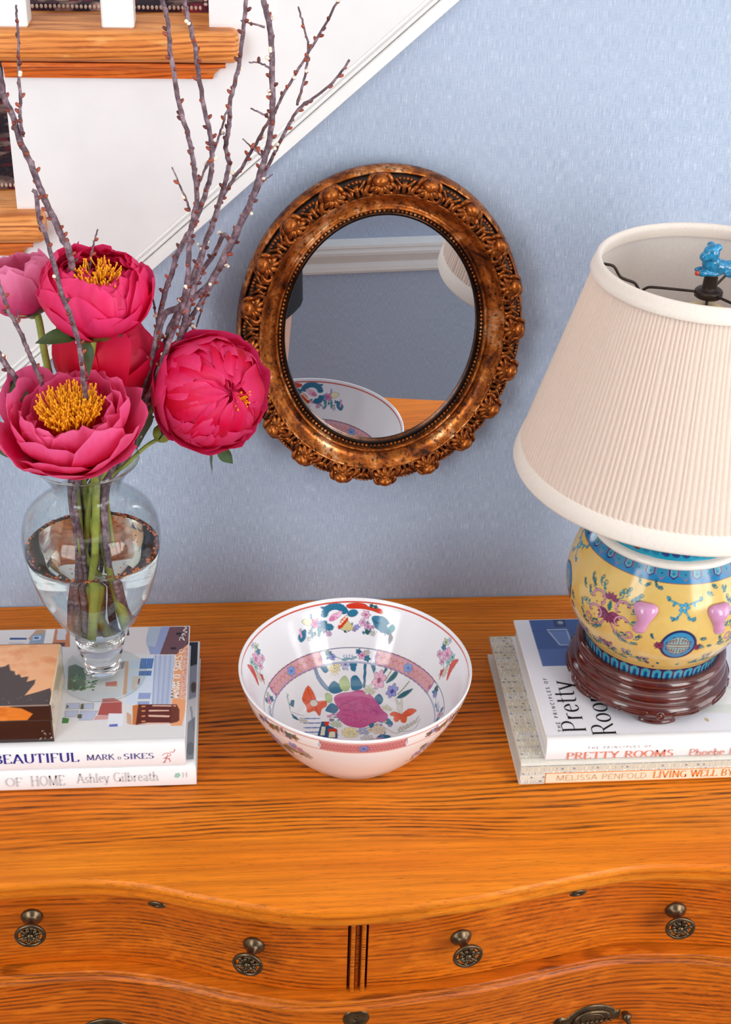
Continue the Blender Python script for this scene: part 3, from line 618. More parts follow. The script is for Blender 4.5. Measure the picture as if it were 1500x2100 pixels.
for (z, a, b, y) in ((.355, .085, .06, .0), (.33, .15, .085, .0), (.26, .165, .108, .005), (.12, .135, .105, .005), (.04, .120, .10, 0), (-.10, .150, .125, 0), (-.24, .157, .135, 0), (-.405, .161, .145, 0)):
    rows.append([(px + a * math.cos(t) * (1 + (.02 * math.sin(7 * t) if z < 0 else 0)), py + y + b * math.sin(t), z - (.026 * (1 - abs(math.cos(t))) if z < -.3 else 0)) for t in np.arange(36) * 2 * math.pi / 36])
obj('dress', *loft(rows, caps=False), M['navy'], per)
for s in (-1, 1):
    obj('sleeve', *tube([(px + s * .14, py, .31), (px + s * .19, py + .025, .44), (px + s * .208, py + .052, .57), (px - .03 + s * .165, py + .062, .68)], [.068, .058, .052, .040], 14), M['navy'], per)
    obj('shoe', *ellipsoid((px + s * .086, py + .05, FLOOR + .034), (.042, .125, .034), 14, 8), M['shoe'], per)
cm = thing('camera', 'black camera held overhead by the person opposite the mirror', 'camera', tuple(CAM - _f * -1 * -.10))
ob = Matrix((_r, _u, -_f)).transposed()
def cpt(V, z0): return [tuple(ob @ Vector(p) + CAM - _f * z0) for p in V]
v_, f_ = bevel_box(-.068, .068, -.048, .046, -.028, .028, .012, 3); obj('camera_body', cpt(v_, .105), f_, M['black'], cm)
v_, f_ = bevel_box(-.026, .026, .040, .066, -.03, .022, .008, 2); obj('viewfinder', cpt(v_, .105), f_, M['black'], cm)
v_, f_ = lathe([(.0, .0), (.033, .0), (.036, .008), (.036, .05), (.030, .055), (.027, .050), (.0, .046)], 32); obj('lens', cpt(v_, .080), f_, M['black'], cm)

# ------------------------------------------------------------------ serpentine oak dresser
fx = np.array([-.430, -.380, -.3346, -.2912, -.2472, -.2027, -.1583, -.1143, -.0709, -.0273, .0169, .0617, .1073, .1541, .2018, .2499, .2966, .3421, .385, .420])
fy = np.array([-.447, -.4410, -.4375, -.4355, -.4365, -.4442, -.4583, -.4710, -.4815, -.4850, -.4830, -.4783, -.4719, -.4623, -.4526, -.4446, -.4444, -.4492, -.457, -.462])
_sp = np.array(smooth_path([(a, b, 0) for a, b in zip(fx, fy)], 8))
FY = lambda x: float(np.interp(x, _sp[:, 0], _sp[:, 1]))
DX0, DX1 = -.430, .420
dr = thing('dresser', 'golden oak dresser with serpentine front and cast brass knobs against the blue wall', 'dresser', (0, -.2, FLOOR))
def serp(name, prof, x0, x1, mat, parent, back, n=90, end=0.0):
    """prof: (offset from the front curve, z) from back-top round the front to back-bottom"""
    rows = []
    for x in np.linspace(x0, x1, n):
        y = FY(x); rows.append([(x, back, prof[0][1])] + [(x, y + o, z) for (o, z) in prof] + [(x, back, prof[-1][1])])
    return obj(name, *loft(rows), mat, parent, autosmooth=32)
serp('top', [(.0060, 0), (.0025, -.0010), (.0006, -.0035), (0, -.0065), (.0006, -.0092), (.0020, -.0110), (.0042, -.0117), (.0044, -.0126), (.0024, -.0136), (.0022, -.0185), (.0034, -.0225), (.0065, -.0255)], DX0, DX1, M['oak_top'], dr, -.002, 120)
# carcass: sides, back, bottom, rails
cs = MB()
cs.add(*box(DX0 + .012, DX0 + .032, FY(DX0) + .03, -.004, FLOOR + .14, -.0255)); cs.add(*box(DX1 - .032, DX1 - .012, FY(DX1) + .03, -.004, FLOOR + .14, -.0255))
cs.add(*box(DX0 + .012, DX1 - .012, -.012, -.004, FLOOR + .14, -.0255)); cs.add(*box(DX0 + .012, DX1 - .012, -.42, -.004, FLOOR + .14, FLOOR + .16))
cs.build('carcass', M['oak_front'], dr, smooth=False)
for x in (DX0 + .034, DX1 - .034):
    for y in (-.045, -.405): obj('leg', *loft([[(x + s * a, y + s * b, z) for a, b in ((-1, -1), (1, -1), (1, 1), (-1, 1))] for z, s in ((FLOOR, .014), (FLOOR + .03, .018), (FLOOR + .10, .022), (FLOOR + .14, .022))]), M['oak_front'], dr, smooth=False)
serp('top_rail', [(.016, -.0258), (.0150, -.028), (.0155, -.0345), (.019, -.0352)], DX0 + .012, DX1 - .012, M['oak_dark'], dr, -.30)
DIV0, DIV1 = -.0172, -.0006
def drawer(x0, x1, z0, z1, off):
    o = serp('drawer', [(off + .001, z1), (off, z1 - .001), (off, z0 + .001), (off + .001, z0)], x0, x1, M['oak_front'], dr, -.36, 70); return o
drL = drawer(DX0 + .034, DIV0 - .0014, -.1285, -.0362, .0195); drR = drawer(DIV1 + .0014, DX1 - .034, -.1285, -.0362, .0195)
dv = MB(); ym = FY((DIV0 + DIV1) / 2)
dv.add(*box(DIV0 + .0005, DIV1 - .0005, ym + .026, -.30, -.1290, -.0352))
for (a, b) in ((DIV0 + .0015, DIV0 + .0055), (DIV1 - .0050, DIV1 - .0010)): dv.add(*bevel_box(a, b, ym + .0165, ym + .03, -.1290, -.0352, .0012, 2))
dv.add(*bevel_box(DIV0 + .0060, DIV1 - .0065, ym + .0215, ym + .03, -.1290, -.0352, .001, 1))
dv.build('divider', M['oak_dark'], dr, smooth=False)
serp('middle_rail', [(.016, -.1290), (.0078, -.1293), (.0062, -.1305), (.0062, -.1325), (.0085, -.1340), (.0100, -.1375), (.0085, -.1405), (.0064, -.1418), (.0064, -.1442), (.0090, -.1455), (.017, -.1458)], DX0 + .012, DX1 - .012, M['oak_dark'], dr, -.30)
drW = drawer(DX0 + .034, DX1 - .034, -.395, -.1480, .0165)
serp('lower_rail', [(.016, -.397), (.007, -.398), (.007, -.413), (.016, -.414)], DX0 + .012, DX1 - .012, M['oak_dark'], dr, -.30)
drB = drawer(DX0 + .034, DX1 - .034, -.630, -.416, .0165)
serp('bottom_rail', [(.016, -.632), (.007, -.633), (.007, -.648), (.016, -.649)], DX0 + .012, DX1 - .012, M['oak_dark'], dr, -.30)
drC = drawer(DX0 + .034, DX1 - .034, -.846, -.651, .0165)
serp('plinth_rail', [(.016, -.848), (.007, -.849), (.007, -.895), (.016, -.896)], DX0 + .012, DX1 - .012, M['oak_dark'], dr, -.30)
def knob_geo():
    m = MB()
    m.add(*lathe([(0, -.002), (.0098, -.002), (.0105, .0005), (.0092, .003), (.0062, .0048), (.0042, .007), (.0038, .017), (.0052, .020), (.0085, .0215), (.0085, .0225), (0, .0235)], 28))
    R = .0128; ring = [(R * math.cos(a), R * math.sin(a), .0235) for a in np.arange(36) * 2 * math.pi / 36]
    m.add(*tube(ring, .0019, 8, closed=True)); m.add(*ellipsoid((0, 0, .0245), (.0036, .0036, .0026)))
    for k in range(6):
        a = k * math.pi / 3 + .3; c, s = math.cos(a), math.sin(a)
        m.add(*tube([(.003 * c, .003 * s, .0242), (.0125 * c, .0125 * s, .0236)], [.0017, .0012], 6))
        b = a + math.pi / 6; m.add(*ellipsoid((.0066 * math.cos(b), .0066 * math.sin(b), .0242), (.0023, .0023, .0016), 8, 5)); m.add(*ellipsoid((.0100 * c, .0100 * s, .0242), (.0021, .0021, .0016), 8, 5))
    return m.v, m.f
def nrm(x): d = (FY(x + .004) - FY(x - .004)) / .008; return Vector((d, -1, 0)).normalized()
kv, kf = knob_geo(); km = None
for (q, d) in (((-0.3133, -0.44, -0.064), drL), ((-0.112, -0.4755, -0.0737), drL), ((0.0933, -0.478, -0.0729), drR), ((0.3052, -0.448, -0.0805), drR)):
    d_ = nrm(q[0]); x = q[0] - d_.x * .0235; Mx = Matrix.Translation(Vector((x, FY(x) + .0195, q[2]))) @ frame(d_).to_4x4()
    if km is None:
        t_ = obj('knob', kv, kf, M['iron'], None); km = t_.data; bpy.data.objects.remove(t_)
    o = bpy.data.objects.new('knob', km); _link(o, d); o.matrix_local = Matrix.Translation(-WL[d]) @ Mx; WL[o] = Mx.translation.copy()
# keyhole plates of the small drawers and the wide one, cast bail handles
def on_front(x, z, off=.0195): return Vector((x, FY(x) + off, z))
for (x, z, d, s) in ((-.196, -.0445, drL, 1), (.2045, -.0445, drR, 1), (-.0085, -.1660, drW, 1.5)):
    p = on_front(x, z, .0165 if d is drW else .0195); R3 = frame(nrm(x)); V, F = lathe([(0, .0008), (.0011, .0009), (.0013, .0002), (.0014, .0012), (.0058, .0012), (.0075, .0004), (.0075, -.001)], 20, a=s * 1.15, b=s * (.55 if s == 1 else 1.15))
    obj('escutcheon', [tuple(R3 @ Vector(q) + p) for q in V], F, M['iron'], d)
def handle(x, z, d):
    p = on_front(x, z, .0165); R3 = frame(nrm(x)); m = MB()
    out = [(-.043, -.003), (-.041, .007), (-.033, .009), (-.027, .006), (-.022, .011), (-.012, .017), (0, .0195), (.012, .017), (.022, .011), (.027, .006), (.033, .009), (.041, .007), (.043, -.003), (.034, -.008), (.022, -.006), (.010, -.012), (0, -.014), (-.010, -.012), (-.022, -.006), (-.034, -.008)]
    o2 = [(a, b) for a, b, _ in smooth_path([(a, b, 0) for a, b in out], 4, True)]
    m.add(*loft([[(a * k, b * k, h) for a, b in o2] for k, h in ((1, -.001), (1.0, .0012), (.94, .0022))]))
    m.add(*tube([(.019 * math.cos(t), -.001 + .013 * math.sin(t), .0035) for t in np.linspace(.15, math.pi - .15, 14)], .0026, 8)); m.add(*tube([(.012 * math.cos(t), .0 + .0075 * math.sin(t), .003) for t in np.linspace(0, math.pi, 12)], .0015, 6))
    for a in (-.036, .036): m.add(*lathe([(.0, .011), (.004, .010), (.0055, .007), (.0035, .004), (.004, 0)], 14, c=(a, .001, .001)))
    for k in range(9): a = (k - 4) * .0052; m.add(*ellipsoid((a, -.004 - .0002 * k, .003), (.0018, .0022, .0018), 7, 5))
    m.add(*tube(smooth_path([(-.036, .001, .009), (-.038, -.012, .012), (-.026, -.026, .015), (0, -.030, .016), (.026, -.026, .015), (.038, -.012, .012), (.036, .001, .009)], 6), [.0022 + .0012 * math.sin(math.pi * t) for t in np.linspace(0, 1, 37)], 8))
    obj('handle', [tuple(R3 @ Vector(q) + p) for q in m.v], m.f, M['iron'], d)
handle(.2385, -.2290, drW); handle(-.255, -.2290, drW); handle(.2385, -.50, drB); handle(-.255, -.50, drB); handle(.2385, -.73, drC); handle(-.255, -.73, drC)

# ------------------------------------------------------------------ books
def book(name, label, group, x0, x1, y0, y1, z0, z1, jacket, board=.0028, pages=M['pages'], over=.003, spine_r=.0035, rot=0.0):
    """spine along the front (y0); cover, page block"""
    t = thing(name, label, 'book', ((x0 + x1) / 2, (y0 + y1) / 2, z0), group)
    pr = [(y1, z0), (y1, z0 + board), (y0 + .008, z0 + board), (y0 + .0045, z0 + board + .002), (y0 + .0045, z1 - board - .002), (y0 + .008, z1 - board), (y1, z1 - board), (y1, z1),
          (y0 + .012, z1), (y0 + .0095, z1 - .0006), (y0 + .007, z1), (y0 + spine_r, z1), (y0 + .001, z1 - .001), (y0, z1 - spine_r), (y0 - .0004, (z0 + z1) / 2), (y0, z0 + spine_r), (y0 + .001, z0 + .001), (y0 + spine_r, z0)]
    obj('cover', *loft([[(x, y, z) for (y, z) in pr] for x in (x0, x1)]), jacket, t, autosmooth=30)
    zp0, zp1 = z0 + board + .0001, z1 - board - .0001; b = MB()
    b.add(*loft([[(x, y0 + .0050, zp0), (x, y1 - over, zp0), (x, y1 - over - .001, (zp0 + zp1) / 2), (x, y1 - over, zp1), (x, y0 + .0050, zp1)] for x in (x0 + over, x1 - over)]))
    b.build('page_block', pages, t, smooth=False); return t
def sheet(name, x0, x1, y0, y1, z, cv, mat, parent, step=.0007, label=None):
    """printed paper lying on a cover"""
    nx = int((x1 - x0) / step) + 1; ny = int((y1 - y0) / step) + 1; X, Y = np.meshgrid(np.linspace(x0, x1, nx), np.linspace(y0, y1, ny))
    o = obj(name, np.stack([X, Y, np.full_like(X, z)], -1).reshape(-1, 3), grid_faces(ny, nx), mat, parent, smooth=False, col=cv.sample(X.ravel() * 1000, Y.ravel() * 1000))
    if label: o['label'] = label
    return o
def edge_stripe(): 
    t = NT('page_edges'); sx = t.noise(t.coord((4, 4, 2600)), 1, 2); t.set(Base_Color=t.ramp(sx, [(.35, L4((206, 200, 192))), (.6, L4((244, 241, 236)))]), Roughness=.75); return t.m
M['page_edges'] = edge_stripe()
LX0 = -.425
# lower left: pale jacket, grey photograph, mint edge
b1 = book('book', 'white book with mint edge and pale grey spine title, bottom of left stack', 'books of the left stack', LX0, -.1600, -.3150, -.1128, .0003, .0268, M['white_paper'], pages=M['page_edges'])
cv = Canvas(-430, -158, -312, -110, 1.6, (150, 160, 172))
cv.poly([(-172, -112), (-158, -112), (-158, -152), (-172, -158)], (34, 40, 52)); cv.poly([(-175, -160), (-158, -152), (-158, -205), (-175, -215)], (150, 158, 176)); cv.ell(-165, -193, 3, 9, (84, 78, 74)); cv.poly([(-172, -215), (-158, -207), (-158, -236), (-176, -262)], (222, 226, 234)); cv.poly([(-180, -262), (-158, -236), (-158, -312), (-190, -312)], (138, 146, 158))
cv.line([(-167, -225), (-163, -262)], 1.2, (120, 128, 140)); cv.ell(-166, -290, 4, 10, (110, 118, 126))
sheet('cover_photograph', LX0 + .001, -.1622, -.3055, -.1140, .02695, cv, M['print'], b1, .0012, label='grey photograph on the cover')
obj('mint_edge', *box(-.16005, -.1598, -.3145, -.1128, .0240, .0268), ink('mint_green', (150, 208, 200)), b1, smooth=False)
gy = ink('silver_grey_ink', (196, 196, 198))
for s, (x, z), wd, h in (('OF', (-.345, .0078), .0165, .0105), ('HOME', (-.3205, .0073), .0330, .0125), ('Ashley Gilbreath', (-.2760, .0094), .0790, .0118)):
    lettering(s, (x, -.31545, z), (1, 0, 0), (0, 0, 1), h, gy, b1, wd, thin=.028)
em = MB(); em.add([(-.1815, -.3156, .0130), (-.1780, -.3156, .0118), (-.1750, -.3156, .0150), (-.1765, -.3156, .0185), (-.1800, -.3156, .0178)], [(0, 1, 2, 3, 4)]); em.build('leaf_emblem', ink('emblem_green', (150, 196, 180)), b1, smooth=False)
lettering('H', (-.1735, -.31545, .0125), (1, 0, 0), (0, 0, 1), .006, gy, b1, .005)
# upper left: white jacket with a collage of houses
z0, z1 = .0270, .0565
b2 = book('book', 'white book with blue spine title and room collage cover, directly under the vase', 'books of the left stack', LX0, -.1695, -.3152, -.1240, z0, z1, M['white_paper'], pages=M['page_edges'])
A = lambda L: [(x * 1000, y * 1000) for x, y, z in L]
cv = Canvas(-430, -165, -312, -122, 2.2, (226, 224, 226))
ra = random.Random(3)
P = lambda L, c, **k: cv.poly(A(L), c, **k)
P([(-0.3722, -0.1218, 0.0565), (-0.3237, -0.1252, 0.0565), (-0.3217, -0.1584, 0.0565), (-0.3672, -0.158, 0.0565)], (228, 226, 230)); P([(-0.3597, -0.1383, 0.0565), (-0.3418, -0.1391, 0.0565), (-0.3414, -0.142, 0.0565), (-0.3593, -0.1415, 0.0565)], (34, 66, 140)); P([(-0.3599, -0.1462, 0.0565), (-0.3434, -0.1469, 0.0565), (-0.342, -0.1576, 0.0565), (-0.3584, -0.1576, 0.0565)], (204, 202, 216))
P([(-0.3403, -0.1406, 0.0565), (-0.3332, -0.1249, 0.0565), (-0.3237, -0.1252, 0.0565), (-0.3231, -0.1311, 0.0565), (-0.333, -0.1336, 0.0565), (-0.3378, -0.1435, 0.0565)], (196, 160, 130)); P([(-0.3365, -0.1335, 0.0565), (-0.3231, -0.1311, 0.0565), (-0.3229, -0.1555, 0.0565), (-0.3395, -0.1577, 0.0565)], (150, 166, 192)); P([(-0.3353, -0.1364, 0.0565), (-0.3268, -0.136, 0.0565), (-0.3269, -0.1425, 0.0565), (-0.3348, -0.1437, 0.0565)], (206, 220, 238)); P([(-0.3342, -0.1379, 0.0565), (-0.3291, -0.1378, 0.0565), (-0.3292, -0.141, 0.0565), (-0.3338, -0.1415, 0.0565)], (40, 96, 160))
P([(-0.3222, -0.1231, 0.0565), (-0.3136, -0.1234, 0.0565), (-0.3143, -0.1566, 0.0565), (-0.3228, -0.1563, 0.0565)], (240, 238, 238)); P([(-0.3135, -0.1242, 0.0565), (-0.2979, -0.1248, 0.0565), (-0.2948, -0.1567, 0.0565), (-0.3135, -0.1566, 0.0565)], (204, 130, 92))
for q in [[(-0.3109, -0.1243, 0.0565), (-0.3014, -0.1246, 0.0565), (-0.3005, -0.1349, 0.0565), (-0.3102, -0.1345, 0.0565)], [(-0.3108, -0.1338, 0.0565), (-0.3013, -0.1341, 0.0565), (-0.3005, -0.1443, 0.0565), (-0.31, -0.1439, 0.0565)], [(-0.3109, -0.1489, 0.0565), (-0.3015, -0.1493, 0.0565), (-0.3007, -0.1593, 0.0565), (-0.3102, -0.1589, 0.0565)]]: P(q, (210, 212, 222))
P([(-0.3139, -0.1488, 0.0565), (-0.3006, -0.1493, 0.0565), (-0.3004, -0.1557, 0.0565), (-0.3135, -0.1566, 0.0565)], (108, 62, 62))
P([(-0.2952, -0.1791, 0.0565), (-0.2901, -0.171, 0.0565), (-0.2765, -0.1909, 0.0565), (-0.2932, -0.1902, 0.0565)], (206, 206, 204)); P([(-0.2932, -0.1902, 0.0565), (-0.2861, -0.187, 0.0565), (-0.2771, -0.1936, 0.0565), (-0.273, -0.2126, 0.0565), (-0.2723, -0.2298, 0.0565), (-0.2902, -0.229, 0.0565)], (92, 104, 74))
for i in range(90):
    x, y = ra.uniform(-285.5, -262), ra.uniform(-231, -194); cv.ell(x, y, ra.uniform(.7, 1.8), ra.uniform(.7, 1.6), ra.choice([(60, 110, 70), (110, 168, 116), (142, 190, 140), (70, 84, 56), (86, 136, 92)]))
P([(-0.2908, -0.2316, 0.0565), (-0.2353, -0.234, 0.0565), (-0.2322, -0.2811, 0.0565), (-0.2901, -0.2785, 0.0565)], (222, 222, 230))
for q in [[(-0.2889, -0.251, 0.0565), (-0.276, -0.2509, 0.0565), (-0.2757, -0.2592, 0.0565), (-0.2885, -0.2593, 0.0565)], [(-0.272, -0.2517, 0.0565), (-0.2623, -0.2515, 0.0565), (-0.262, -0.2604, 0.0565), (-0.2736, -0.2599, 0.0565)], [(-0.2889, -0.2624, 0.0565), (-0.2766, -0.2623, 0.0565), (-0.2761, -0.2717, 0.0565), (-0.2884, -0.2714, 0.0565)], [(-0.2741, -0.263, 0.0565), (-0.2573, -0.2638, 0.0565), (-0.2618, -0.2773, 0.0565), (-0.2737, -0.2768, 0.0565)]]: P(q, (186, 194, 222), out=(150, 150, 150), ow=.5)
for q in [[(-0.2744, -0.2516, 0.0565), (-0.272, -0.2517, 0.0565), (-0.2712, -0.26, 0.0565), (-0.2748, -0.2599, 0.0565)], [(-0.2761, -0.268, 0.0565), (-0.2721, -0.2681, 0.0565), (-0.2719, -0.2744, 0.0565), (-0.2759, -0.2742, 0.0565)], [(-0.2886, -0.2536, 0.0565), (-0.2866, -0.2537, 0.0565), (-0.2866, -0.2575, 0.0565), (-0.2886, -0.258, 0.0565)]]: P(q, (98, 96, 70))
P([(-0.2543, -0.2512, 0.0565), (-0.2342, -0.2508, 0.0565), (-0.2328, -0.2711, 0.0565), (-0.2568, -0.2701, 0.0565)], (176, 88, 84)); P([(-0.254, -0.2448, 0.0565), (-0.2427, -0.244, 0.0565), (-0.2342, -0.2502, 0.0565), (-0.2535, -0.2506, 0.0565)], (198, 112, 104)); P([(-0.2583, -0.2712, 0.0565), (-0.2456, -0.2705, 0.0565), (-0.2452, -0.2768, 0.0565), (-0.2602, -0.2774, 0.0565)], (214, 160, 160))
P([(-0.2528, -0.2188, 0.0565), (-0.2414, -0.2166, 0.0565), (-0.2408, -0.2252, 0.0565), (-0.2523, -0.2247, 0.0565)], (214, 110, 90), al=.8); P([(-0.2907, -0.2723, 0.0565), (-0.2842, -0.2738, 0.0565), (-0.2843, -0.2812, 0.0565), (-0.2906, -0.2809, 0.0565)], (70, 130, 64))
# right part of the collage
P([(-0.2374, -0.1248, 0.0565), (-0.2131, -0.1246, 0.0565), (-0.2127, -0.173, 0.0565), (-0.2413, -0.1696, 0.0565)], (224, 216, 216)); P([(-0.2137, -0.1251, 0.0565), (-0.1894, -0.1249, 0.0565), (-0.1984, -0.1736, 0.0565), (-0.2099, -0.1731, 0.0565), (-0.2153, -0.149, 0.0565)], (150, 162, 206)); P([(-0.2137, -0.1251, 0.0565), (-0.2005, -0.1251, 0.0565), (-0.2051, -0.1609, 0.0565), (-0.2148, -0.1571, 0.0565)], (176, 190, 208))
P([(-0.1897, -0.1253, 0.0565), (-0.1679, -0.1254, 0.0565), (-0.1684, -0.1509, 0.0565), (-0.1787, -0.1744, 0.0565), (-0.1981, -0.1736, 0.0565)], (122, 84, 92))
for i in range(16):
    t = i / 15; P([(-0.1897, -0.1253, 0.0565), (-0.1679, -0.1254, 0.0565)] and [tuple(np.array(a) * (1 - t) + np.array(b) * t) for a, b in zip([(-0.1904, -0.1259, 0.0565), (-0.1684, -0.1261, 0.0565), (-0.1683, -0.1273, 0.0565), (-0.1905, -0.127, 0.0565)], [(-0.1978, -0.1725, 0.0565), (-0.178, -0.1733, 0.0565), (-0.1787, -0.1744, 0.0565), (-0.198, -0.1736, 0.0565)])], (92, 56, 66))
P([(-0.1912, -0.1266, 0.0565), (-0.1897, -0.1253, 0.0565), (-0.1981, -0.1736, 0.0565), (-0.1996, -0.1735, 0.0565)], (104, 56, 44)); P([(-0.1837, -0.1357, 0.0565), (-0.1785, -0.1359, 0.0565), (-0.1791, -0.1406, 0.0565), (-0.1839, -0.1404, 0.0565)], (30, 22, 34)); P([(-0.1886, -0.1621, 0.0565), (-0.1828, -0.1623, 0.0565), (-0.1832, -0.1657, 0.0565), (-0.1891, -0.1658, 0.0565)], (30, 22, 34)); P([(-0.1683, -0.1428, 0.0565), (-0.1672, -0.1428, 0.0565), (-0.1748, -0.1689, 0.0565), (-0.1758, -0.1677, 0.0565)], (44, 28, 40))
P([(-0.2302, -0.1845, 0.0565), (-0.2058, -0.1755, 0.0565), (-0.2032, -0.2557, 0.0565), (-0.2304, -0.2546, 0.0565)], (212, 222, 240)); P([(-0.2044, -0.175, 0.0565), (-0.1834, -0.1759, 0.0565), (-0.1851, -0.2565, 0.0565), (-0.2032, -0.2557, 0.0565)], (226, 230, 240))
for a, b, w in [((-0.2044, -0.1751, 0.0565), (-0.2032, -0.2557, 0.0565), 1.7), ((-0.2027, -0.1752, 0.0565), (-0.2017, -0.2558, 0.0565), 1.0), ((-0.2009, -0.1753, 0.0565), (-0.2001, -0.2559, 0.0565), 1.0), ((-0.1991, -0.1753, 0.0565), (-0.1985, -0.2559, 0.0565), 1.7), ((-0.1974, -0.1754, 0.0565), (-0.197, -0.256, 0.0565), 1.0), ((-0.1956, -0.1755, 0.0565), (-0.1954, -0.2561, 0.0565), 1.0), ((-0.1938, -0.1756, 0.0565), (-0.1939, -0.2562, 0.0565), 1.7), ((-0.1921, -0.1756, 0.0565), (-0.1923, -0.2562, 0.0565), 1.0), ((-0.1903, -0.1757, 0.0565), (-0.1908, -0.2563, 0.0565), 1.0), ((-0.1885, -0.1758, 0.0565), (-0.1892, -0.2564, 0.0565), 1.7), ((-0.1868, -0.1758, 0.0565), (-0.1877, -0.2564, 0.0565), 1.0), ((-0.185, -0.1759, 0.0565), (-0.1861, -0.2565, 0.0565), 1.0)]: cv.line(A([a, b]), w * .8, (148, 164, 204))
for a, b in [((-0.2183, -0.1806, 0.0565), (-0.2188, -0.2079, 0.0565)), ((-0.216, -0.1807, 0.0565), (-0.2167, -0.208, 0.0565)), ((-0.2137, -0.1808, 0.0565), (-0.2146, -0.2081, 0.0565)), ((-0.2114, -0.1809, 0.0565), (-0.2124, -0.2082, 0.0565)), ((-0.2091, -0.181, 0.0565), (-0.2103, -0.2083, 0.0565)), ((-0.2068, -0.1811, 0.0565), (-0.2082, -0.2084, 0.0565))]: cv.line(A([a, b]), 2.0, (66, 110, 176))
for a, b in [((-0.2171, -0.2376, 0.0565), (-0.2175, -0.2541, 0.0565)), ((-0.2151, -0.2377, 0.0565), (-0.2156, -0.2542, 0.0565)), ((-0.213, -0.2378, 0.0565), (-0.2136, -0.2543, 0.0565)), ((-0.2109, -0.2379, 0.0565), (-0.2117, -0.2544, 0.0565)), ((-0.2088, -0.238, 0.0565), (-0.2097, -0.2544, 0.0565)), ((-0.2067, -0.2381, 0.0565), (-0.2078, -0.2545, 0.0565))]: cv.line(A([a, b]), 1.8, (140, 158, 208))
P([(-0.2294, -0.1977, 0.0565), (-0.206, -0.1976, 0.0565), (-0.2055, -0.2009, 0.0565), (-0.2292, -0.201, 0.0565)], (226, 226, 224)); P([(-0.2192, -0.2469, 0.0565), (-0.2062, -0.2469, 0.0565), (-0.2067, -0.2507, 0.0565), (-0.2197, -0.2504, 0.0565)], (226, 226, 222)); P([(-0.2349, -0.1843, 0.0565), (-0.2316, -0.1834, 0.0565), (-0.2301, -0.2381, 0.0565), (-0.234, -0.239, 0.0565)], (222, 174, 136)); P([(-0.2267, -0.2097, 0.0565), (-0.2174, -0.2091, 0.0565), (-0.2213, -0.2333, 0.0565), (-0.226, -0.232, 0.0565)], (220, 206, 196)); P([(-0.2198, -0.2143, 0.0565), (-0.2178, -0.2133, 0.0565), (-0.2186, -0.2239, 0.0565), (-0.2199, -0.2228, 0.0565)], (130, 80, 70))
P([(-0.2466, -0.1894, 0.0565), (-0.235, -0.1832, 0.0565), (-0.2361, -0.1964, 0.0565), (-0.2448, -0.1971, 0.0565)], (140, 134, 130)); P([(-0.2357, -0.1296, 0.0565), (-0.2351, -0.1272, 0.0565), (-0.2337, -0.139, 0.0565), (-0.2365, -0.1389, 0.0565)], (60, 52, 50))
P([(-0.1837, -0.1764, 0.0565), (-0.1672, -0.1509, 0.0565), (-0.1684, -0.249, 0.0565), (-0.173, -0.2901, 0.0565), (-0.1838, -0.2896, 0.0565), (-0.1845, -0.2555, 0.0565)], (238, 164, 116))
P([(-0.1742, -0.1644, 0.0565), (-0.1672, -0.1509, 0.0565), (-0.1684, -0.249, 0.0565), (-0.1763, -0.2487, 0.0565)], (236, 192, 176))
for i in range(240):
    t = ra.random(); a = np.array((-0.1736, -0.1633, 0.0565)[:2]) * 1000; b = np.array((-0.1675, -0.159, 0.0565)[:2]) * 1000; c_ = np.array((-0.175, -0.2477, 0.0565)[:2]) * 1000; d_ = np.array((-0.1688, -0.248, 0.0565)[:2]) * 1000
    u = ra.random(); p = (a * (1 - u) + b * u) * (1 - t) + (c_ * (1 - u) + d_ * u) * t; cv.ell(p[0], p[1], .55, .55, ra.choice([(206, 110, 100), (228, 140, 110), (190, 120, 130)]), al=.8)
P([(-0.2231, -0.2569, 0.0565), (-0.2168, -0.2552, 0.0565), (-0.2163, -0.2872, 0.0565), (-0.2214, -0.286, 0.0565)], (206, 122, 62)); P([(-0.2175, -0.2551, 0.0565), (-0.1792, -0.2568, 0.0565), (-0.1763, -0.266, 0.0565), (-0.1777, -0.284, 0.0565), (-0.184, -0.2857, 0.0565), (-0.2182, -0.2866, 0.0565)], (98, 36, 28))
for q in [[(-0.2032, -0.2568, 0.0565), (-0.1798, -0.2583, 0.0565), (-0.1798, -0.2603, 0.0565), (-0.2037, -0.2588, 0.0565)], [(-0.2067, -0.2642, 0.0565), (-0.1867, -0.2651, 0.0565), (-0.1863, -0.2671, 0.0565), (-0.2065, -0.2667, 0.0565)], [(-0.2069, -0.2717, 0.0565), (-0.1851, -0.2737, 0.0565), (-0.1862, -0.2766, 0.0565), (-0.2061, -0.2748, 0.0565)], [(-0.2069, -0.2837, 0.0565), (-0.1853, -0.2846, 0.0565), (-0.1852, -0.2868, 0.0565), (-0.2176, -0.2859, 0.0565)]]: P(q, (236, 190, 170))
for q in [[(-0.2141, -0.2573, 0.0565), (-0.2102, -0.2575, 0.0565), (-0.2104, -0.2597, 0.0565), (-0.2143, -0.2595, 0.0565)], [(-0.2137, -0.2644, 0.0565), (-0.2099, -0.2646, 0.0565), (-0.2101, -0.2668, 0.0565), (-0.2139, -0.2666, 0.0565)], [(-0.2133, -0.2725, 0.0565), (-0.2094, -0.2726, 0.0565), (-0.2096, -0.2748, 0.0565), (-0.2135, -0.2747, 0.0565)], [(-0.2128, -0.2804, 0.0565), (-0.209, -0.2806, 0.0565), (-0.2092, -0.2828, 0.0565), (-0.213, -0.2826, 0.0565)]]: P(q, (222, 150, 90))
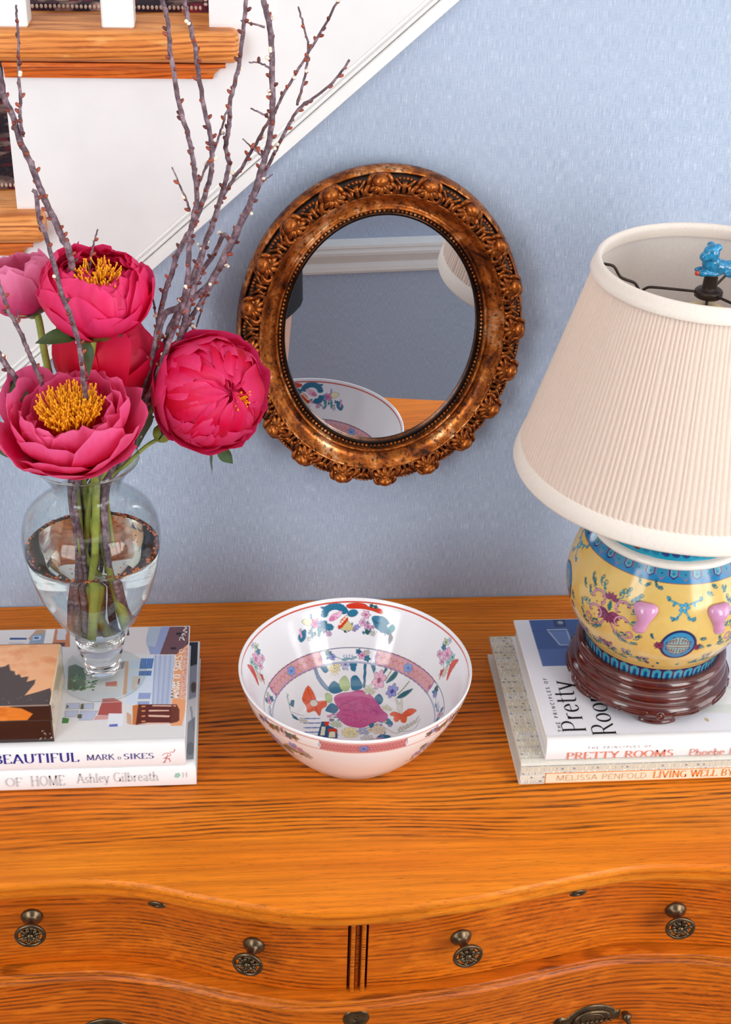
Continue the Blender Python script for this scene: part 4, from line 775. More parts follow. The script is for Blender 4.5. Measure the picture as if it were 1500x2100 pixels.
P([(-0.1844, -0.2576, 0.0565), (-0.1764, -0.264, 0.0565), (-0.1758, -0.2821, 0.0565), (-0.184, -0.2857, 0.0565)], (112, 52, 34)); P([(-0.2283, -0.2668, 0.0565), (-0.2236, -0.271, 0.0565), (-0.222, -0.2869, 0.0565), (-0.2272, -0.2837, 0.0565)], (214, 168, 140))
P([(-0.2461, -0.268, 0.0565), (-0.2314, -0.2687, 0.0565), (-0.2308, -0.2875, 0.0565), (-0.246, -0.2868, 0.0565)], (232, 234, 244)); P([(-0.2442, -0.285, 0.0565), (-0.2361, -0.2843, 0.0565), (-0.2358, -0.2883, 0.0565), (-0.244, -0.2884, 0.0565)], (100, 112, 196))
sheet('cover_print', LX0 + .001, -.1705, -.3075, -.1245, z1 + .00012, cv, M['print'], b2, .00062)
iv = ink('indigo_ink', (38, 48, 140)); sv = ink('slate_ink', (92, 92, 148)); rd = ink('red_ink', (196, 84, 72)); wh = ink('white_ink', (248, 244, 240))
lettering('BEAUTIFUL', (-.3530, -.31565, .0372), (1, 0, 0), (0, 0, 1), .0112, iv, b2, .0808, thick=.075)
for s, x, w_, h in (('MARK', -.2645, .0265, .0068), ('D', -.2347, .0030, .0034), ('SIKES', -.2290, .0290, .0068)): lettering(s, (x, -.31565, .0384), (1, 0, 0), (0, 0, 1), h, sv, b2, w_)
scr = MB(); 
for Pq in ([(0, 0), (.002, .004), (.0042, .0105)], [(-.0012, .0092), (.002, .0118), (.0062, .0112), (.0064, .0086), (.0016, .0062), (.0052, .004), (.0062, .0006)], [(-.0005, .0055), (.006, .0048)], [(.0062, .0130), (.0098, .0130), (.0112, .0165)], [(-.0012, -.0002), (.0015, .0004)]):
    scr.add(*tube([(-.1905 + a, -.3156, .0325 + b) for a, b, _ in smooth_path([(a, b, 0) for a, b in Pq], 4)], .00032, 5))
scr.build('script_initial', rd, b2)
lettering('MARK D. SIKES', (-0.1776, -0.2471, 0.0565), [0.001700000000000007, 0.0726, 0.0], (-1, .04, 0), .0078, wh, b2, .0705, thick=.11, thin=.05)
scr = MB()
for Pq in ([[(-0.1769, -0.1654, 0.0565), (-0.1795, -0.1687, 0.0565), (-0.1781, -0.1722, 0.0565), (-0.1754, -0.17, 0.0565), (-0.1742, -0.1667, 0.0565)], [(-0.1801, -0.1504, 0.0565), (-0.179, -0.1447, 0.0565), (-0.1746, -0.1506, 0.0565), (-0.1777, -0.1401, 0.0565), (-0.1735, -0.1414, 0.0565)], [(-0.1771, -0.1389, 0.0565), (-0.1723, -0.1356, 0.0565), (-0.1765, -0.1331, 0.0565), (-0.1732, -0.1297, 0.0565)], [(-0.1759, -0.1308, 0.0565), (-0.1728, -0.1285, 0.0565), (-0.1754, -0.1261, 0.0565)]]): scr.add(*tube([(a, b, z1 + .0004) for a, b, c in smooth_path(Pq, 5)], .0004, 5))
scr.build('script_title', wh, b2)

# horn box at the left edge
bx = thing('box', 'amber and dark brown horn veneer box on the left book stack, cream end panel', 'box', (-.36, -.26, z1))
BX0, BX1, BY0, BY1, BZ0, BZ1, BZL = -.425, -.2950, -.3080, -.2105, z1 + .0004, .1018, .0842
am, dk, cr = (228, 150, 96), (60, 34, 32), (206, 178, 140)
def face_grid(fn, na, nb): a, b = np.meshgrid(np.linspace(0, 1, na), np.linspace(0, 1, nb)); return fn(a, b)
cvt = Canvas(-430, -290, -312, -205, 2.5, (236, 172, 126))
for i in range(60): cvt.ell(ra.uniform(-370, -295), ra.uniform(-262, -208), ra.uniform(3, 10), ra.uniform(2, 6), ra.choice([(238, 178, 134), (224, 146, 96), (242, 194, 156), (214, 130, 80)]), al=.25)
tp = lambda L: [(x * 1000, y * 1000) for x, y, z in L]
cvt.poly(tp([(-0.3716, -0.2349, 0.1018), (-0.3502, -0.2475, 0.1018), (-0.3456, -0.2464, 0.1018), (-0.3422, -0.2426, 0.1018), (-0.3392, -0.2531, 0.1018), (-0.3351, -0.2546, 0.1018), (-0.3335, -0.261, 0.1018), (-0.3298, -0.2593, 0.1018), (-0.3276, -0.2644, 0.1018), (-0.3207, -0.2635, 0.1018), (-0.3213, -0.2717, 0.1018), (-0.3131, -0.2682, 0.1018), (-0.3138, -0.2758, 0.1018), (-0.321, -0.2928, 0.1018), (-0.3078, -0.2872, 0.1018), (-0.2976, -0.2821, 0.1018), (-0.2948, -0.2939, 0.1018), (-0.2932, -0.3086, 0.1018), (-0.3607, -0.3081, 0.1018)]), (58, 44, 46), al=.98)
for i in range(9): cvt.ell(ra.uniform(-345, -298), ra.uniform(-303, -288), .5, .5, (190, 170, 160), al=.7)
cvf = Canvas(-430, -290, 54, 104, 2.5, (44, 24, 24)); cvf.poly([(-430, 84.4), (-318, 84.4), (-312, 92), (-322, 99), (-340, 102), (-430, 102)], (214, 118, 44)); 
for i in range(24): cvf.ell(ra.uniform(-400, -322), ra.uniform(86, 100), ra.uniform(2, 8), ra.uniform(1, 3), ra.choice([(226, 132, 52), (196, 98, 34), (236, 150, 76)]), al=.4)
cvf.line([(-430, 83.6), (-290, 83.6)], .9, (110, 80, 70)); cvf.line([(-430, 101.6), (-296, 101.6)], .8, (200, 170, 150))
for i in range(10): cvf.ell(ra.uniform(-310, -297), ra.uniform(60, 72), ra.uniform(.3, .9), ra.uniform(.3, .9), (222, 210, 200), al=.9)
cvs = Canvas(-312, -205, 54, 104, 2.0, (216, 192, 160))
for i in range(40): cvs.ell(ra.uniform(-308, -210), ra.uniform(58, 100), ra.uniform(4, 14), ra.uniform(1, 2.5), ra.choice([(232, 214, 188), (190, 160, 122), (224, 202, 170), (170, 144, 112)]), al=.3)
cvs.line([(-312, 83.6), (-205, 83.6)], .9, (110, 84, 62))
def painted_box(name, x0, x1, y0, y1, za_, zb_):
    V = []; F = []; C = []
    def add(fn, cvx, ia, ib, na, nb):
        a, b = np.meshgrid(np.linspace(0, 1, na), np.linspace(0, 1, nb)); p = fn(a, b).reshape(-1, 3); n = len(V); V.extend(p.tolist()); F.extend((grid_faces(nb, na) + n).tolist()); C.append(cvx.sample(p[:, ia] * 1000, p[:, ib] * 1000))
    S = lambda *k: np.stack(np.broadcast_arrays(*k), -1); e = .0012
    add(lambda a, b: S(x0 + (x1 - x0 - e) * a, y0 + e + (y1 - y0 - 2 * e) * b, zb_), cvt, 0, 1, 130, 96)
    add(lambda a, b: S(x0 + (x1 - x0 - e) * a, y0, za_ + (zb_ - za_ - e) * b), cvf, 0, 2, 130, 30)
    add(lambda a, b: S(x1, y0 + e + (y1 - y0 - 2 * e) * a, za_ + (zb_ - za_ - e) * b), cvs, 1, 2, 60, 24)
    add(lambda a, b: S(x0 + (x1 - x0 - e) * a, y0 + e * (b), zb_ - e + e * b), cvf, 0, 2, 130, 2); add(lambda a, b: S(x1 - e * b, y0 + e + (y1 - y0 - 2 * e) * a, zb_ - e + e * b), cvs, 1, 2, 60, 2); add(lambda a, b: S(x1 - e + e * a, y0 + e * a, za_ + (zb_ - za_ - e) * b), cvf, 0, 2, 2, 20)
    add(lambda a, b: S(x1 - (x1 - x0) * a, y1, za_ + (zb_ - za_) * b), cvf, 0, 2, 20, 6); add(lambda a, b: S(x0, y1 - (y1 - y0) * a, za_ + (zb_ - za_) * b), cvs, 1, 2, 20, 6); add(lambda a, b: S(x0 + (x1 - x0) * a, y1 - (y1 - y0) * b, za_), cvt, 0, 1, 4, 4)
    return obj(name, V, F, M['lacquer'], bx, smooth=False, col=np.concatenate(C))
painted_box('box_body', BX0, BX1, BY0, BY1, BZ0, BZL - .0004); painted_box('lid', BX0 - .0004, BX1 + .0004, BY0 - .0004, BY1, BZL, BZ1)

# right stack: cloth-bound book below, white book above
RX1 = .425
cw = Canvas(158, 428, -332, -118, 2.2, (224, 216, 200))
def scrollwork(cv, x0, x1, y0, y1):
    r_ = 0; y = y0
    while y < y1:
        band = [(224, 214, 194), (228, 222, 210), (218, 208, 186)][(r_ // 2) % 3]; cv.rect(x0, x1, y - 3, y + 3, band, .8); x = x0 + (3 if r_ % 2 else 0)
        co = [(150, 146, 144), (120, 124, 140), (168, 156, 138), (136, 134, 136)][r_ % 4]
        while x < x1:
            k = ra.random(); m = 1 if k < .5 else -1
            cv.line([(x - 2.2 * m, y - 1.9), (x + 2.0 * m, y - 1.9), (x + 2.0 * m, y + 1.5), (x - 1.2 * m, y + 1.5), (x - 1.2 * m, y - .5), (x + .6 * m, y - .5)], .7, co, .62)
            if k > .8: cv.ell(x + 2.6, y, 1.1, 1.6, (96, 100, 128), .4, al=.7)
            elif k < .25: cv.line([(x + 2.6, y - 2), (x + 3.2, y + 1.8)], .6, co, .8)
            x += 6.0
        y += 5.2; r_ += 1
scrollwork(cw, 158, 428, -332, -118)
b3 = book('book', "book in patterned cream cloth with orange-bordered spine label, under the right stack's white book", 'books of the right stack', .1608, RX1, -.3304, -.1205, .0003, .0297, ink('cream_cloth', (216, 210, 200), .85), pages=M['page_edges'], over=.006, board=.0045, spine_r=.006)
sheet('cloth_cover', .1610, RX1 - .001, -.3225, -.1207, .02985, cw, M['cloth_print'], b3, .0007, label='cloth woven with small grey scrolls')
V = []; C = []; nx = 300; ny = 26
X, T = np.meshgrid(np.linspace(.1610, RX1 - .001, nx), np.linspace(0, 1, ny)); Zs = .0035 + T * (.0297 - .007)
cws = Canvas(158, 428, 0, 32, 2.4, (224, 216, 200)); scrollwork(cws, 158, 428, 1, 32)
obj('cloth_spine', np.stack([X, np.full_like(X, -.33095), Zs], -1).reshape(-1, 3), grid_faces(ny, nx), M['cloth_print'], b3, smooth=False, col=cws.sample(X.ravel() * 1000, Zs.ravel() * 1000))
og = ink('orange_ink', (226, 132, 60))
obj('spine_label', *box(.1862, RX1 - .004, -.33125, -.3310, .0032, .0168), ink('peach_label', (240, 214, 188)), b3, smooth=False)
lb = MB()
for q in ((.1862, RX1 - .004, .0032, .0040), (.1862, RX1 - .004, .0160, .0168), (.1862, .1869, .0032, .0168)): lb.add(*box(q[0], q[1], -.33140, -.33120, q[2], q[3]))
lb.build('label_border', og, b3, smooth=False)
lettering('MELISSA PENFOLD', (.1975, -.3314, .0068), (1, 0, 0), (0, 0, 1), .0066, ink('tan_ink', (204, 176, 140)), b3, .0920, sans=True, thin=.045)
lettering('LIVING WELL BY', (.2960, -.3314, .0064), (1, 0, 0), (0, 0, 1), .0084, og, b3, .0830)
y0r, z0r, z1r = -.3281, .0300, .0557
b4 = book('book', 'white book with a tall black serif title and blue cupboard photograph, under the lamp', 'books of the right stack', .1850, RX1, y0r, -.1263, z0r, z1r, M['white_paper'], pages=M['page_edges'])
cv = Canvas(184, 428, -330, -124, 2.0, (232, 230, 238))
cv.rect(202, 300, -209.5, -124, (84, 108, 168)); cv.rect(202, 300, -180, -124, (66, 92, 150)); cv.poly([(219.5, -146), (240, -146), (240, -173), (228, -173)], (104, 128, 184), out=(226, 226, 232), ow=1.0); cv.poly([(230, -128), (240, -128), (240, -139), (230, -139)], (60, 76, 120), out=(30, 34, 50), ow=1); cv.ell(236, -133, 3, 3, (150, 160, 180)); cv.line([(202, -148), (300, -148)], .8, (60, 80, 134))
cv.poly([(318, -262), (334, -256), (428, -252), (428, -292), (345, -291), (322, -284)], (222, 224, 218), curve=3); cv.poly([(338, -262), (350, -258), (428, -254), (428, -274), (352, -280)], (240, 240, 236), curve=3); cv.poly([(318, -258), (332, -256), (340, -270), (330, -284), (316, -284)], (208, 204, 196), curve=3)
cv.line([(320, -259), (340, -272), (358, -276)], 1.2, (186, 160, 120), curve=5); cv.ell(352, -303, 2, 3, (196, 178, 130), .4); cv.ell(338, -277, 6, 3, (226, 210, 190), .3, al=.6)
sheet('cover_print', .1860, RX1 - .001, -.3200, -.1272, z1r + .00012, cv, M['print'], b4, .0009)
bk = ink('black_ink', (26, 26, 30), .4)
lettering('Pretty', (.2262, -.3160, z1r + .0002), (0, 1, 0), (-1, 0, 0), .0232, bk, b4, .0800, thick=.05, thin=.014, sp=.03)
lettering('Rooms', (.2552, -.3220, z1r + .0002), (0, 1, 0), (-1, 0, 0), .0232, bk, b4, .0850, thick=.05, thin=.014, sp=.03)
lettering('THE PRINCIPLES OF', (.2022, -.3150, z1r + .0002), (0, 1, 0), (-1, 0, 0), .0036, bk, b4, .0850, sans=True, thin=.07, sp=.5)
rs = ink('coral_ink', (222, 128, 104)); gs = ink('pale_grey_ink', (178, 178, 184))
lettering('PRETTY ROOMS', (.2055, y0r - .0006, .0322), (1, 0, 0), (0, 0, 1), .0082, rs, b4, .1085, thick=.07)
lettering('THE PRINCIPLES OF', (.2260, y0r - .0006, .0448), (1, 0, 0), (0, 0, 1), .0026, gs, b4, .0640, sans=True, thin=.07, sp=.5)
lettering('Phoebe H', (.3300, y0r - .0006, .0316), (1, 0, 0), (0, 0, 1), .0088, ink('rose_ink', (214, 150, 140)), b4, .0490)

# ------------------------------------------------------------------ painted punch bowl
BC = (0.0, -.251, 0.0)
WH = (236, 234, 238); OUT = (44, 52, 92); TEAL = (36, 112, 146); TEAL2 = (64, 142, 150); DGRN = (28, 92, 84); PNK = (232, 170, 196); MAG = (194, 84, 142); RED = (206, 56, 32); ORG = (226, 96, 58); CRM = (236, 224, 176); LIL = (150, 156, 214); GRY = (206, 206, 200)
fl = Canvas(-86, 86, -86, 86, 5, WH)
def F_(pts, c, **k): fl.poly(pts, c, out=k.pop('out', OUT), ow=k.pop('ow', .22), **k)
for q in [[(-0.6, 88.8), (2.8, 77.7), (7.0, 76.6), (14.8, 96.7), (11.8, 99.4), (6.9, 83.4), (2.2, 83.6)], [(15.0, 98.4), (18.2, 98.3), (29.0, 74.9), (26.7, 72.5)], [(17.0, 83.0), (19.6, 82.9), (17.0, 62.9), (14.9, 63.0)]]: F_(q, TEAL)
for a, b, c in [((23.6, 98.9), (27.0, 75.8), (0,)), ((25.6, 98.0), (28.0, 75.8), (1,)), ((27.1, 96.2), (28.6, 76.6), (0,))]: fl.line([a, b], .5, (60, 70, 60) if c[0] == 0 else (190, 70, 50))
for q in [[(35.9, 68.7), (39.5, 73.6), (45.2, 78.4), (42.0, 71.8), (38.1, 69.5)], [(39.5, 61.9), (45.0, 65.0), (54.8, 67.9), (48.9, 61.5), (40.5, 61.0)], [(49.3, 43.4), (55.7, 45.6), (65.8, 42.4), (56.3, 40.7)]]: F_(q, (34, 100, 112), curve=3)
for q in [[(38.6, 63.6), (48.8, 71.5)], [(50.6, 46.6), (62.5, 51.0)]]: fl.line(q, .9, (96, 104, 64))
for q in [[(-36.4, 83.5), (-34.5, 78.4), (-33.3, 71.7), (-22.2, 62.9), (-23.5, 59.6), (-33.5, 66.7), (-37.4, 73.5)]]: F_(q, (128, 150, 180), curve=3)
for q in [[(-29.9, 76.5), (-25.6, 78.9), (-22.0, 76.2), (-25.8, 73.8)], [(-22.2, 62.9), (-15.6, 69.2), (-6.6, 62.2), (-13.2, 57.6), (-19.4, 57.8)], [(2.4, 71.8), (8.8, 73.2), (14.5, 64.6), (10.1, 61.5), (2.8, 61.8)], [(-27.0, 32.3), (-20.2, 43.2), (-13.5, 34.9), (-17.1, 27.0), (-24.1, 28.9)], [(26.4, 49.3), (31.4, 53.2), (34.9, 45.7), (31.1, 38.6), (26.7, 41.2)], [(16.3, 8.3), (21.5, 9.6), (21.9, 1.8), (17.8, 2.0)], [(32.8, 10.7), (37.4, 16.0), (41.7, 7.2), (38.3, 4.2)], [(23.6, -13.6), (29.0, -9.3), (37.8, -12.7), (30.3, -16.9)]]: F_(q, TEAL, curve=3)
for q in [[(-10.4, 69.0), (-3.8, 73.7), (1.0, 66.9), (-2.5, 60.4), (-8.7, 62.3)], [(-25.7, 56.5), (-19.6, 54.6), (-20.2, 44.8), (-25.3, 45.0)]]: F_(q, (176, 196, 140), curve=3, out=(90, 110, 90))
(px_, py_), = [(-15.9, 81.8)]
for r_ in (6.6, 4.6, 2.4):
    for k in range(14): a = k * .449 + r_; fl.ell(px_ + r_ * math.cos(a), py_ + r_ * math.sin(a) * 1.05, 1.3, .8, CRM, a, out=(150, 130, 90), ow=.16)
for q, r_, c, e in (((31.9, 65.6), 13, PNK, (150, 60, 90)), ((44.8, 51.8), 11, LIL, (70, 80, 170)), ((-3.2, 82.1), 8, (190, 190, 220), (120, 110, 180)), ((-10.3, 96.0), 6, (214, 214, 226), (90, 90, 120))): fl.flower(q[0], q[1], r_ * .56, 6, c, e, OUT, .2)
rb = random.Random(5)
def filler_(x, y, sx, sy, n):
    for i in range(n):
        u = x + rb.gauss(0, sx); v = y + rb.gauss(0, sy); k = rb.random()
        if k < .5: fl.leaf(u, v, rb.uniform(3.5, 6.5), rb.uniform(1.2, 2.2), rb.uniform(0, 6.28), rb.choice([TEAL, TEAL2, (150, 180, 150), (120, 150, 190), (206, 206, 190)]), OUT, .18)
        else: fl.flower(u, v, rb.uniform(1.6, 2.8), 5, rb.choice([PNK, LIL, CRM, (222, 214, 206)]), rb.choice([MAG, (90, 100, 180), (190, 150, 90)]), OUT, .15)
for (x_, y_, sx, sy, n_) in ((-16, 20, 5, 4, 14), (14, 22, 6, 4, 14), (26, 6, 5, 5, 12), (-26, -8, 6, 4, 12), (4, -24, 14, 3, 22), (30, -16, 6, 4, 12), (-4, 26, 8, 3, 10)): filler_(x_, y_, sx, sy, n_)
F_([(-16.7, 51.2), (-9.0, 57.4), (1.5, 58.6), (10.0, 60.7), (18.2, 57.9), (24.8, 49.4), (29.2, 39.4), (32.4, 29.7), (37.4, 21.5), (34.0, 12.2), (24.7, 11.0), (18.3, 8.2), (12.9, 3.8), (4.7, 2.6), (-6.1, 6.9), (-11.8, 14.2), (-16.3, 23.8), (-11.8, 30.0), (-14.4, 38.1)], MAG, curve=4, out=(150, 60, 110), ow=.3)
(px_, py_), = [(5.8, 30.8)]
rb = random.Random(5)
for i in range(80):
    a = rb.uniform(0, 6.28); r_ = rb.uniform(0, 1) ** .6; x = px_ + 26 * r_ * math.cos(a); y = py_ + 19 * r_ * math.sin(a) - .05 * (x - px_); w_ = rb.uniform(3, 6); t0 = rb.uniform(0, 6.28)
    fl.line([(x + w_ * math.cos(t0 + q), y + .7 * w_ * math.sin(t0 + q)) for q in np.linspace(0, 2.2, 8)], .42, (148, 40, 100), .9)
for q in [[(-51.1, 44.5), (-44.3, 58.9), (-37.4, 52.1), (-35.6, 45.5), (-26.3, 46.7), (-25.7, 38.6), (-31.0, 34.0), (-33.7, 23.0), (-38.4, 31.2), (-45.7, 28.3), (-47.3, 37.9)]]: F_(q, ORG, curve=3, out=(150, 40, 30))
for q in [[(-38.9, 42.4), (-44.9, 56.5)], [(-38.9, 42.4), (-26.4, 43.5)], [(-38.9, 42.4), (-34.1, 24.6)], [(-38.9, 42.4), (-46.6, 29.9)], [(-38.9, 42.4), (-50.6, 44.2)]]: fl.line(q, .5, (160, 40, 30)); fl.ell(q[0][0], q[0][1], 4, 4.6, (214, 200, 190), out=(90, 80, 80))
for q in [[(39.9, 21.4), (44.5, 25.9), (52.1, 20.1), (44.8, 18.8)], [(52.1, 20.1), (59.9, 25.3), (67.3, 17.8), (56.8, 15.9)], [(44.8, 18.8), (52.0, 19.3), (47.0, 10.0), (43.6, 11.8)], [(51.5, 18.5), (56.9, 16.7), (54.9, 7.4), (50.6, 9.9)]]: F_(q, ORG, curve=3, out=(150, 40, 30))
F_([(48.2, 43.5), (51.6, 35.2), (54.3, 41.6), (54.3, 31.9), (52.1, 20.1), (48.7, 27.4)], (214, 212, 204), out=(120, 120, 110))
for q in [[(-67.7, 40.4), (-64.9, 32.3), (-64.2, 24.4), (-56.3, 16.2)], [(-65.7, 40.3), (-67.4, 35.6), (-64.1, 27.5)], [(-62.1, 24.3), (-50.0, 23.0)], [(-15.3, 22.2), (-11.8, 12.6), (-16.5, 3.5)], [(31.1, 3.0), (40.3, -6.7), (45.2, -8.4)], [(45.2, -8.4), (58.3, 0.2), (69.4, 9.1)], [(46.5, -5.4), (61.7, -6.1), (69.9, 4.4)]]: fl.line(q, .6, (120, 136, 140), curve=4)
for q in [[(-62.7, 37.0), (-59.6, 38.5), (-60.9, 30.6), (-64.5, 30.7)], [(-63.2, 21.2), (-58.2, 19.4), (-55.8, 15.4), (-61.4, 16.4)]]: F_(q, (46, 110, 130))
for i in range(4):
    for j in range(5):
        q = [(-46.1, 18.9), (-42.0, 18.7), (-47.1, -4.3)]; x = q[0][0] + (q[1][0] - q[0][0]) * (j - .8) * .8; y = q[0][1] + (q[2][1] - q[0][1]) * i / 3.2; fl.ell(x, y, 2.8, 1.0, (88, 120, 184) if (i + j) % 2 else (130, 150, 200))
for q in [[(-32.1, 13.5), (-25.0, 13.2), (-29.4, -11.2), (-37.2, -7.8)], [(-26.8, 8.6), (-16.7, 0.5), (-17.5, -13.2), (-29.4, -11.2)]]: F_(q, (30, 88, 130))
for q in [[(-32.5, 5.8), (-28.5, 5.6), (-30.2, -8.1), (-34.7, -7.9)], [(-24.9, -2.2), (-18.9, -2.5), (-19.4, -11.6), (-26.4, -11.3)]]: fl.poly(q, (226, 220, 196))
for q in [[(-29.1, 13.4), (-24.0, 13.2), (-25.4, 7.0), (-29.4, 7.2)], [(-25.6, 2.4), (-17.1, 2.0), (-17.5, -4.9), (-21.8, -0.9), (-26.5, -4.5)]]: fl.poly(q, RED)
for q, n_, r_, c in (((-3.9, -4.7), 9, 15, CRM), ((25.6, -1.4), 9, 13, (226, 206, 190)), ((9.3, -3.0), 6, 10, (170, 176, 220)), ((13.3, -16.2), 7, 13, (206, 206, 214)), ((36.8, 32.7), 5, 8, (222, 220, 196)), ((20.4, 59.4), 6, 10, (214, 216, 200)), ((-51.8, 16.0), 6, 7, (206, 208, 206)), ((-18.1, 9.8), 6, 10, (190, 206, 190))): fl.flower(q[0], q[1], r_ * .55, n_, c, (214, 208, 170), (120, 120, 116), .2); fl.flower(q[0] + 4, q[1] - 3, r_ * .3, 5, c, (200, 190, 150), (120, 120, 116), .15)
for i in range(6): q = [(46.5, -5.4), (64.5, 1.5)]; t = i / 5; fl.leaf(q[0][0] * (1 - t) + q[1][0] * t, q[0][1] * (1 - t) + q[1][1] * t, 8, 3, 1.2, (206, 206, 196), (130, 130, 120), .2)
# wall of the bowl, u = mm round from the far side, v = mm up from the patterned band
RW = 105.0; wl = Canvas(-332, 332, -2, 62, 3.2, WH)
def bouquet(u0, s=1.0):
    X = lambda zx: u0 + s * .1708 * (zx - 720); Y = lambda zy: 31 + .198 * (190 - zy)
    pp = lambda L: [(X(a), Y(b)) for a, b in L]
    for L, c in (([(380, 240), (440, 215), (430, 260), (390, 275)], TEAL), ([(470, 240), (490, 210), (480, 275)], TEAL2), ([(520, 230), (545, 225), (525, 280)], TEAL2), ([(560, 115), (600, 125), (610, 135), (570, 130)], TEAL), ([(975, 240), (1000, 200), (1025, 220), (990, 260)], TEAL2), ([(1000, 255), (1025, 270), (1010, 305), (1000, 300)], (110, 100, 110)), ([(430, 165), (490, 165), (495, 205), (450, 195)], CRM), ([(840, 240), (870, 230), (860, 275), (835, 270)], DGRN), ([(400, 210), (412, 205), (408, 250), (396, 250)], PNK), ([(490, 145), (500, 150), (495, 185)], LIL)): wl.poly(pp(L), c, out=OUT, ow=.22, curve=3)
    wl.poly(pp([(715, 120), (760, 108), (820, 112), (850, 128), (920, 130), (925, 155), (870, 145), (800, 138), (730, 138)]), RED, out=(120, 30, 20), ow=.25, curve=3)
    for (a, b, r_, n_, c, e) in ((515, 200, 5.2, 6, (224, 130, 170), MAG), (455, 270, 3, 5, GRY, GRY), (590, 268, 3, 5, PNK, PNK), (830, 170, 4.6, 6, PNK, (180, 100, 140)), (815, 215, 4.0, 6, PNK, (190, 120, 190)), (850, 235, 4, 5, (210, 160, 190), MAG), (885, 268, 3, 5, (210, 206, 190), GRY), (780, 240, 3, 5, LIL, PNK), (860, 118, 2.2, 5, DGRN, DGRN), (885, 122, 2.2, 5, DGRN, DGRN), (545, 205, 3.6, 5, LIL, (100, 110, 190))): wl.flower(X(a), Y(b), r_ * s, n_, c, e, OUT, .2)
    for k in range(11):
        a = math.pi * (.95 - k * .085) ; wl.ell(X(640) + 11 * s * math.cos(a), Y(170) + 9.5 * math.sin(a), 3.6, 2.6, TEAL, a, out=(20, 60, 96), ow=.22)
    for k in range(6): a = math.pi * (1.0 + k * .12); wl.ell(X(600) + 5.5 * s * math.cos(a), Y(205) + 6 * math.sin(a), 3.4, 2.4, TEAL, a, out=(20, 60, 96), ow=.22)
    wl.ell(X(750), Y(165), 5.2, 3.8, TEAL, .3, out=(20, 60, 96)); wl.ell(X(640), Y(180), 6, 3.2, PNK, .5, out=(150, 70, 120)); wl.ell(X(622), Y(190), 3, 2, (224, 120, 170), .5, out=(150, 70, 120)); wl.ell(X(668), Y(168), 4, 2, (236, 190, 210), .9, out=(150, 70, 120))
    wl.poly(pp([(655, 240), (680, 200), (715, 175), (722, 200), (700, 225), (665, 252)]), RED, out=(110, 40, 20))
    for k in range(4): wl.ell(X(672 + k * 13), Y(222 - k * 12), 1.1, 1.6, (246, 226, 196), -.6)
    wl.poly(pp([(675, 250), (722, 205), (758, 248), (725, 262)]), (222, 206, 150), out=(110, 90, 50)); 
    for k in range(4): wl.line(pp([(690 + k * 9, 240 - k * 9), (725 + k * 9, 262 - k * 4)]), .3, (110, 90, 50))
    for k in range(9):
        a = math.pi * (.05 + .55 * k / 8); wl.ell(X(925) + 6.2 * s * math.cos(a + .4), Y(225) + 6.5 * math.sin(a + .4), 4.6, 1.5, (48, 118, 150), a + .4, out=(24, 66, 100), ow=.2)
    wl.poly(pp([(870, 180), (930, 175), (985, 240), (960, 255), (900, 235)]), (48, 118, 150), out=(24, 66, 100), curve=3)
    for k in range(5): wl.line(pp([(875 + k * 4, 190 + k * 6), (970 - k * 2, 245 - k * 14)]), .3, (24, 66, 100))
def filler(cv, u0, v0, n, su, sv, rg, sc=1.0):
    for i in range(n):
        u = u0 + rg.gauss(0, su); v = v0 + rg.gauss(0, sv) + .004 * (u - u0) ** 2 * -.6; k = rg.random()
        if k < .45: cv.leaf(u, v, rg.uniform(3.5, 6) * sc, rg.uniform(1.2, 2.2) * sc, rg.uniform(0, 6.28), rg.choice([TEAL, TEAL2, DGRN, (110, 160, 150), (150, 170, 130), (90, 110, 150)]), OUT, .2)
        elif k < .8: cv.flower(u, v, rg.uniform(1.6, 2.8) * sc, 5, rg.choice([PNK, LIL, (226, 214, 180), (214, 150, 180), (190, 200, 220)]), rg.choice([MAG, (90, 100, 180), (200, 150, 80)]), OUT, .16)
        else: cv.line([(u, v), (u + rg.uniform(-4, 4), v + rg.uniform(-3, 4))], .35, OUT)
for c_ in (0, -math.pi * RW, math.pi * RW):
    for o_, su in ((-38, 6), (-24, 5), (0, 10), (20, 6), (40, 6)): filler(wl, c_ + o_, 22 if abs(o_) > 10 else 20, 9, su, 3.6, rb)
bouquet(0); bouquet(-math.pi * RW, 1.0); bouquet(math.pi * RW, 1.0)
def sprig(u0, m):
    for (a, b, r_, n_, c, e) in ((0, 30, 7.5, 7, PNK, (190, 110, 160)), (m * 9, 39, 4.2, 5, (196, 206, 150), TEAL), (m * 9, 33, 3.6, 5, TEAL, TEAL), (m * 10, 24, 4.0, 6, PNK, MAG), (m * -9, 33, 4.4, 5, (150, 200, 186), DGRN), (m * -7, 25, 4.0, 5, (150, 200, 186), TEAL2), (m * 2, 20, 4, 6, PNK, MAG), (m * 5, 44, 3, 5, (214, 214, 226), LIL)): wl.flower(u0 + a, b, r_, n_, c, e, OUT, .2)
    wl.poly([(u0 - m * 20, 38), (u0 - m * 12, 30), (u0 - m * 13, 22), (u0 - m * 18, 14), (u0 - m * 22, 12), (u0 - m * 19, 24)], RED, curve=3, out=(140, 40, 30)); wl.poly([(u0 - m * 10, 22), (u0 - m * 6, 14), (u0 - m * 12, 9), (u0 - m * 13, 16)], (206, 190, 170), curve=3, out=OUT); wl.poly([(u0 - m * 7, 16), (u0 - m * 3, 12), (u0 - m * 9, 4)], RED, out=(140, 40, 30))
    wl.line([(u0, 22), (u0 - m * 6, 14), (u0 - m * 4, 6)], .5, OUT, curve=4)
sprig(-math.pi / 2 * RW + 40, 1); sprig(math.pi / 2 * RW - 40, -1)
RB = 88.0; bd = Canvas(-280, 280, -1, 19.5, 4, (238, 236, 240))
